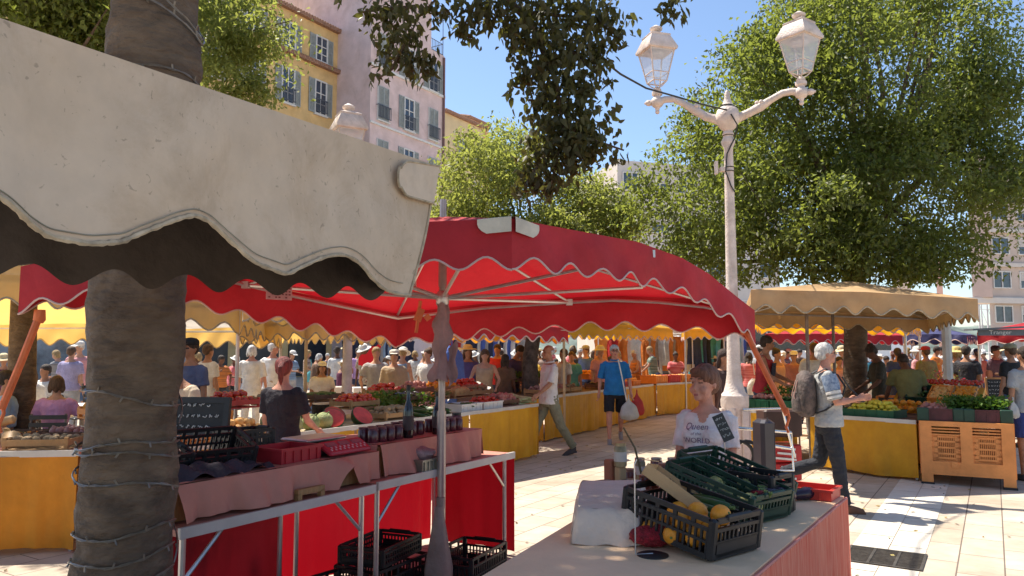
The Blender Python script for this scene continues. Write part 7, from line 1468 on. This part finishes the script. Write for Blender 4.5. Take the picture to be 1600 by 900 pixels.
# cafe tables and chairs, far left; boxes; stroller
def cafe_table(lb_, p, top_m):
    t = thing('cafe_table', lb_, 'table', p); MB().lathe(V(p)+V((0, 0, .72)), [(.40, 0), (.41, .012), (.40, .025)], 24).build('table_top', top_m, t, True); m = MB(); m.tube([V(p), V(p)+V((0, 0, .72))], .03, 8); m.lathe(V(p), [(.22, 0), (.2, .02), (.03, .04)], 16); m.build('pedestal', dkst, t, True)
cafe_table('round white cafe table before the lilac clad woman', XD(66, 10.2), whp); cafe_table('round pale cafe table farther back to the left of the near trunk', XD(132, 12.5), whp)
cafe_table('round white cafe table behind the near trunk on its right', XD(350, 14.8), whp)
def chair(lb_, p, rz, m_):
    t = thing('cafe_chair', lb_, 'chair', p, rz); MB().rbox((0, 0, .45), (.42, .42, .03), .01).build('seat', m_, t, world=False)
    m = MB(); [m.box((0, .20, .55+.09*k), (.42, .02, .05)) for k in range(4)]; m.build('backrest', m_, t, world=False)
    for sx in (-1, 1):
        for sy in (-1, 1): MB().tube([(sx*.19, sy*.19, .45 if sy < 0 else .86), (sx*.21, sy*.22, 0)], .014, 6).build('leg', dkst, t, world=False)
for px, D, rz, lb_ in ((40, 9.7, .6, 'black cafe chair left of the white table'), (112, 11.6, 2.2, 'black cafe chair right of the lilac clad woman'), (128, 13.4, -.5, 'black cafe chair at the pale cafe table'), (92, 9.35, 3.3, 'black cafe chair under the lilac clad woman'), (338, 14.2, 1.2, 'black cafe chair left of the couple in white'), (362, 15.4, 2.8, 'black cafe chair touching the legs of the woman in white'), (14, 9.2, 2.1, 'black cafe chair under the man in pale blue'), (50, 12.5, 0.2, 'black cafe chair under the woman in the white blouse'), (72, 13.2, -.3, 'black cafe chair under the man in the white shirt')):
    chair(lb_, XD(px, D), rz, blkp)
for i, (px, D, z_, lb_, m_) in enumerate([(528, 15, 0, 'brown cardboard carton beside the girl in white', cbm), (546, 15.2, 0, 'second brown carton to the right of the first', cbm), (537, 15.1, .62, 'white box set on top of the two brown cartons', whp), (568, 16, 0, 'stack of white trays left of the grey patterned top', whp), (646, 16, 0, 'wooden trunk between the boy in the cap and the herbs', woodc), (575, 14.6, 0, 'low wooden crate tower by the red hanging cloth', woodc)]):
    q_ = XD(px, D); m = MB(); hh = .6 if z_ == 0 else .3
    if 'tray' in lb_: [m.rbox(q_+V((0, 0, .06+.125*k)), (.42, .36, .11), .01, rotz(.05*k)) for k in range(7)]
    elif 'crate' in lb_: [m.rbox(q_+V((0, 0, .08+.16*k)), (.40, .34, .135), .008, rotz(.07*(k % 3))) for k in range(5)]
    else: m.rbox(q_+V((0, 0, z_+hh/2)), (.36, .32, hh), .012, rotz(.2)); m.box(q_+V((0, 0, z_+hh+.003)), (.30, .04, .004), rotz(.2))
    tag(m.build('box', m_), lb_, 'box')
m = MB(); m.grid(lambda u, v_: P(560, 560, 13.8).lerp(P(596, 532, 14.2), u)+V((0, 0, -.32*v_*(.4+.6*sin(u*pi))+.03*sin(u*14))), 14, 5); tag(m.build('hanging_cloth', mat('red_canvas', (1, 0, 0)), smooth=True), 'small red cloth hanging in a slant under the yellow tent', 'cloth')
st = thing('stroller', 'dark stroller with a pale cover in front of the long haired woman', 'stroller', XD(738, 13.4)); q_ = XD(738, 13.4); m = MB(); m.ell(q_+V((0, 0, .72)), (.28, .2, .22)); m.build('seat', mat('stroller_brown', (.12, .08, .07), .8), st, True)
m = MB(); m.grid(lambda u, v_: q_+V((-.42+.75*u, -.15+.3*v_, .82+.25*sin(u*pi*.8)-.08*(2*v_-1)**2+.02*sin(u*20))), 16, 6); m.build('cover', clm(WHT), st, True)
m = MB(); [m.tube([q_+V((s_*.25, .2, .9)), q_+V((s_*.25, -.15, .1))], .014, 6) for s_ in (-1, 1)]; m.tube([q_+V((-.25, .25, 1.0)), q_+V((.25, .25, 1.0))], .014, 6); m.build('stroller_frame', alu, st, True)
for sx in (-1, 1):
    for sy in (-.2, .25): MB().lathe(q_+V((sx*.26, sy, .1)), [(.02, -.02), (.1, -.015), (.1, .015), (.02, .02)], 14, Matrix.Rotation(pi/2, 3, 'Y')).build('wheel', blkp, st, True)
# shrub in red flower in front of the white post
fp_ = XD(1462, 14.2); t = thing('potted_shrub', 'leafy shrub with red flowers in a pot left of the white tent post', 'plant', fp_); m = MB(); m.lathe(fp_, [(.16, 0), (.2, .3), (.22, .32), (.2, .33)], 16); m.build('pot', mat('terracotta', (.45, .2, .12), .8), t, True)
rng = np.random.default_rng(3); g = rng.normal(size=(900, 3))*np.array([.22, .22, .22])+np.array([fp_.x, fp_.y, .75]); leaves('foliage', g, .07, lf_big, t, rng, up=1.); leaves('blossom', g[:120]+np.array([0, -.05, .12]), .06, mat('flower_red', (.6, .05, .08), .6, trans=.3), t, rng)
bpy.data.scenes.remove(TMP)
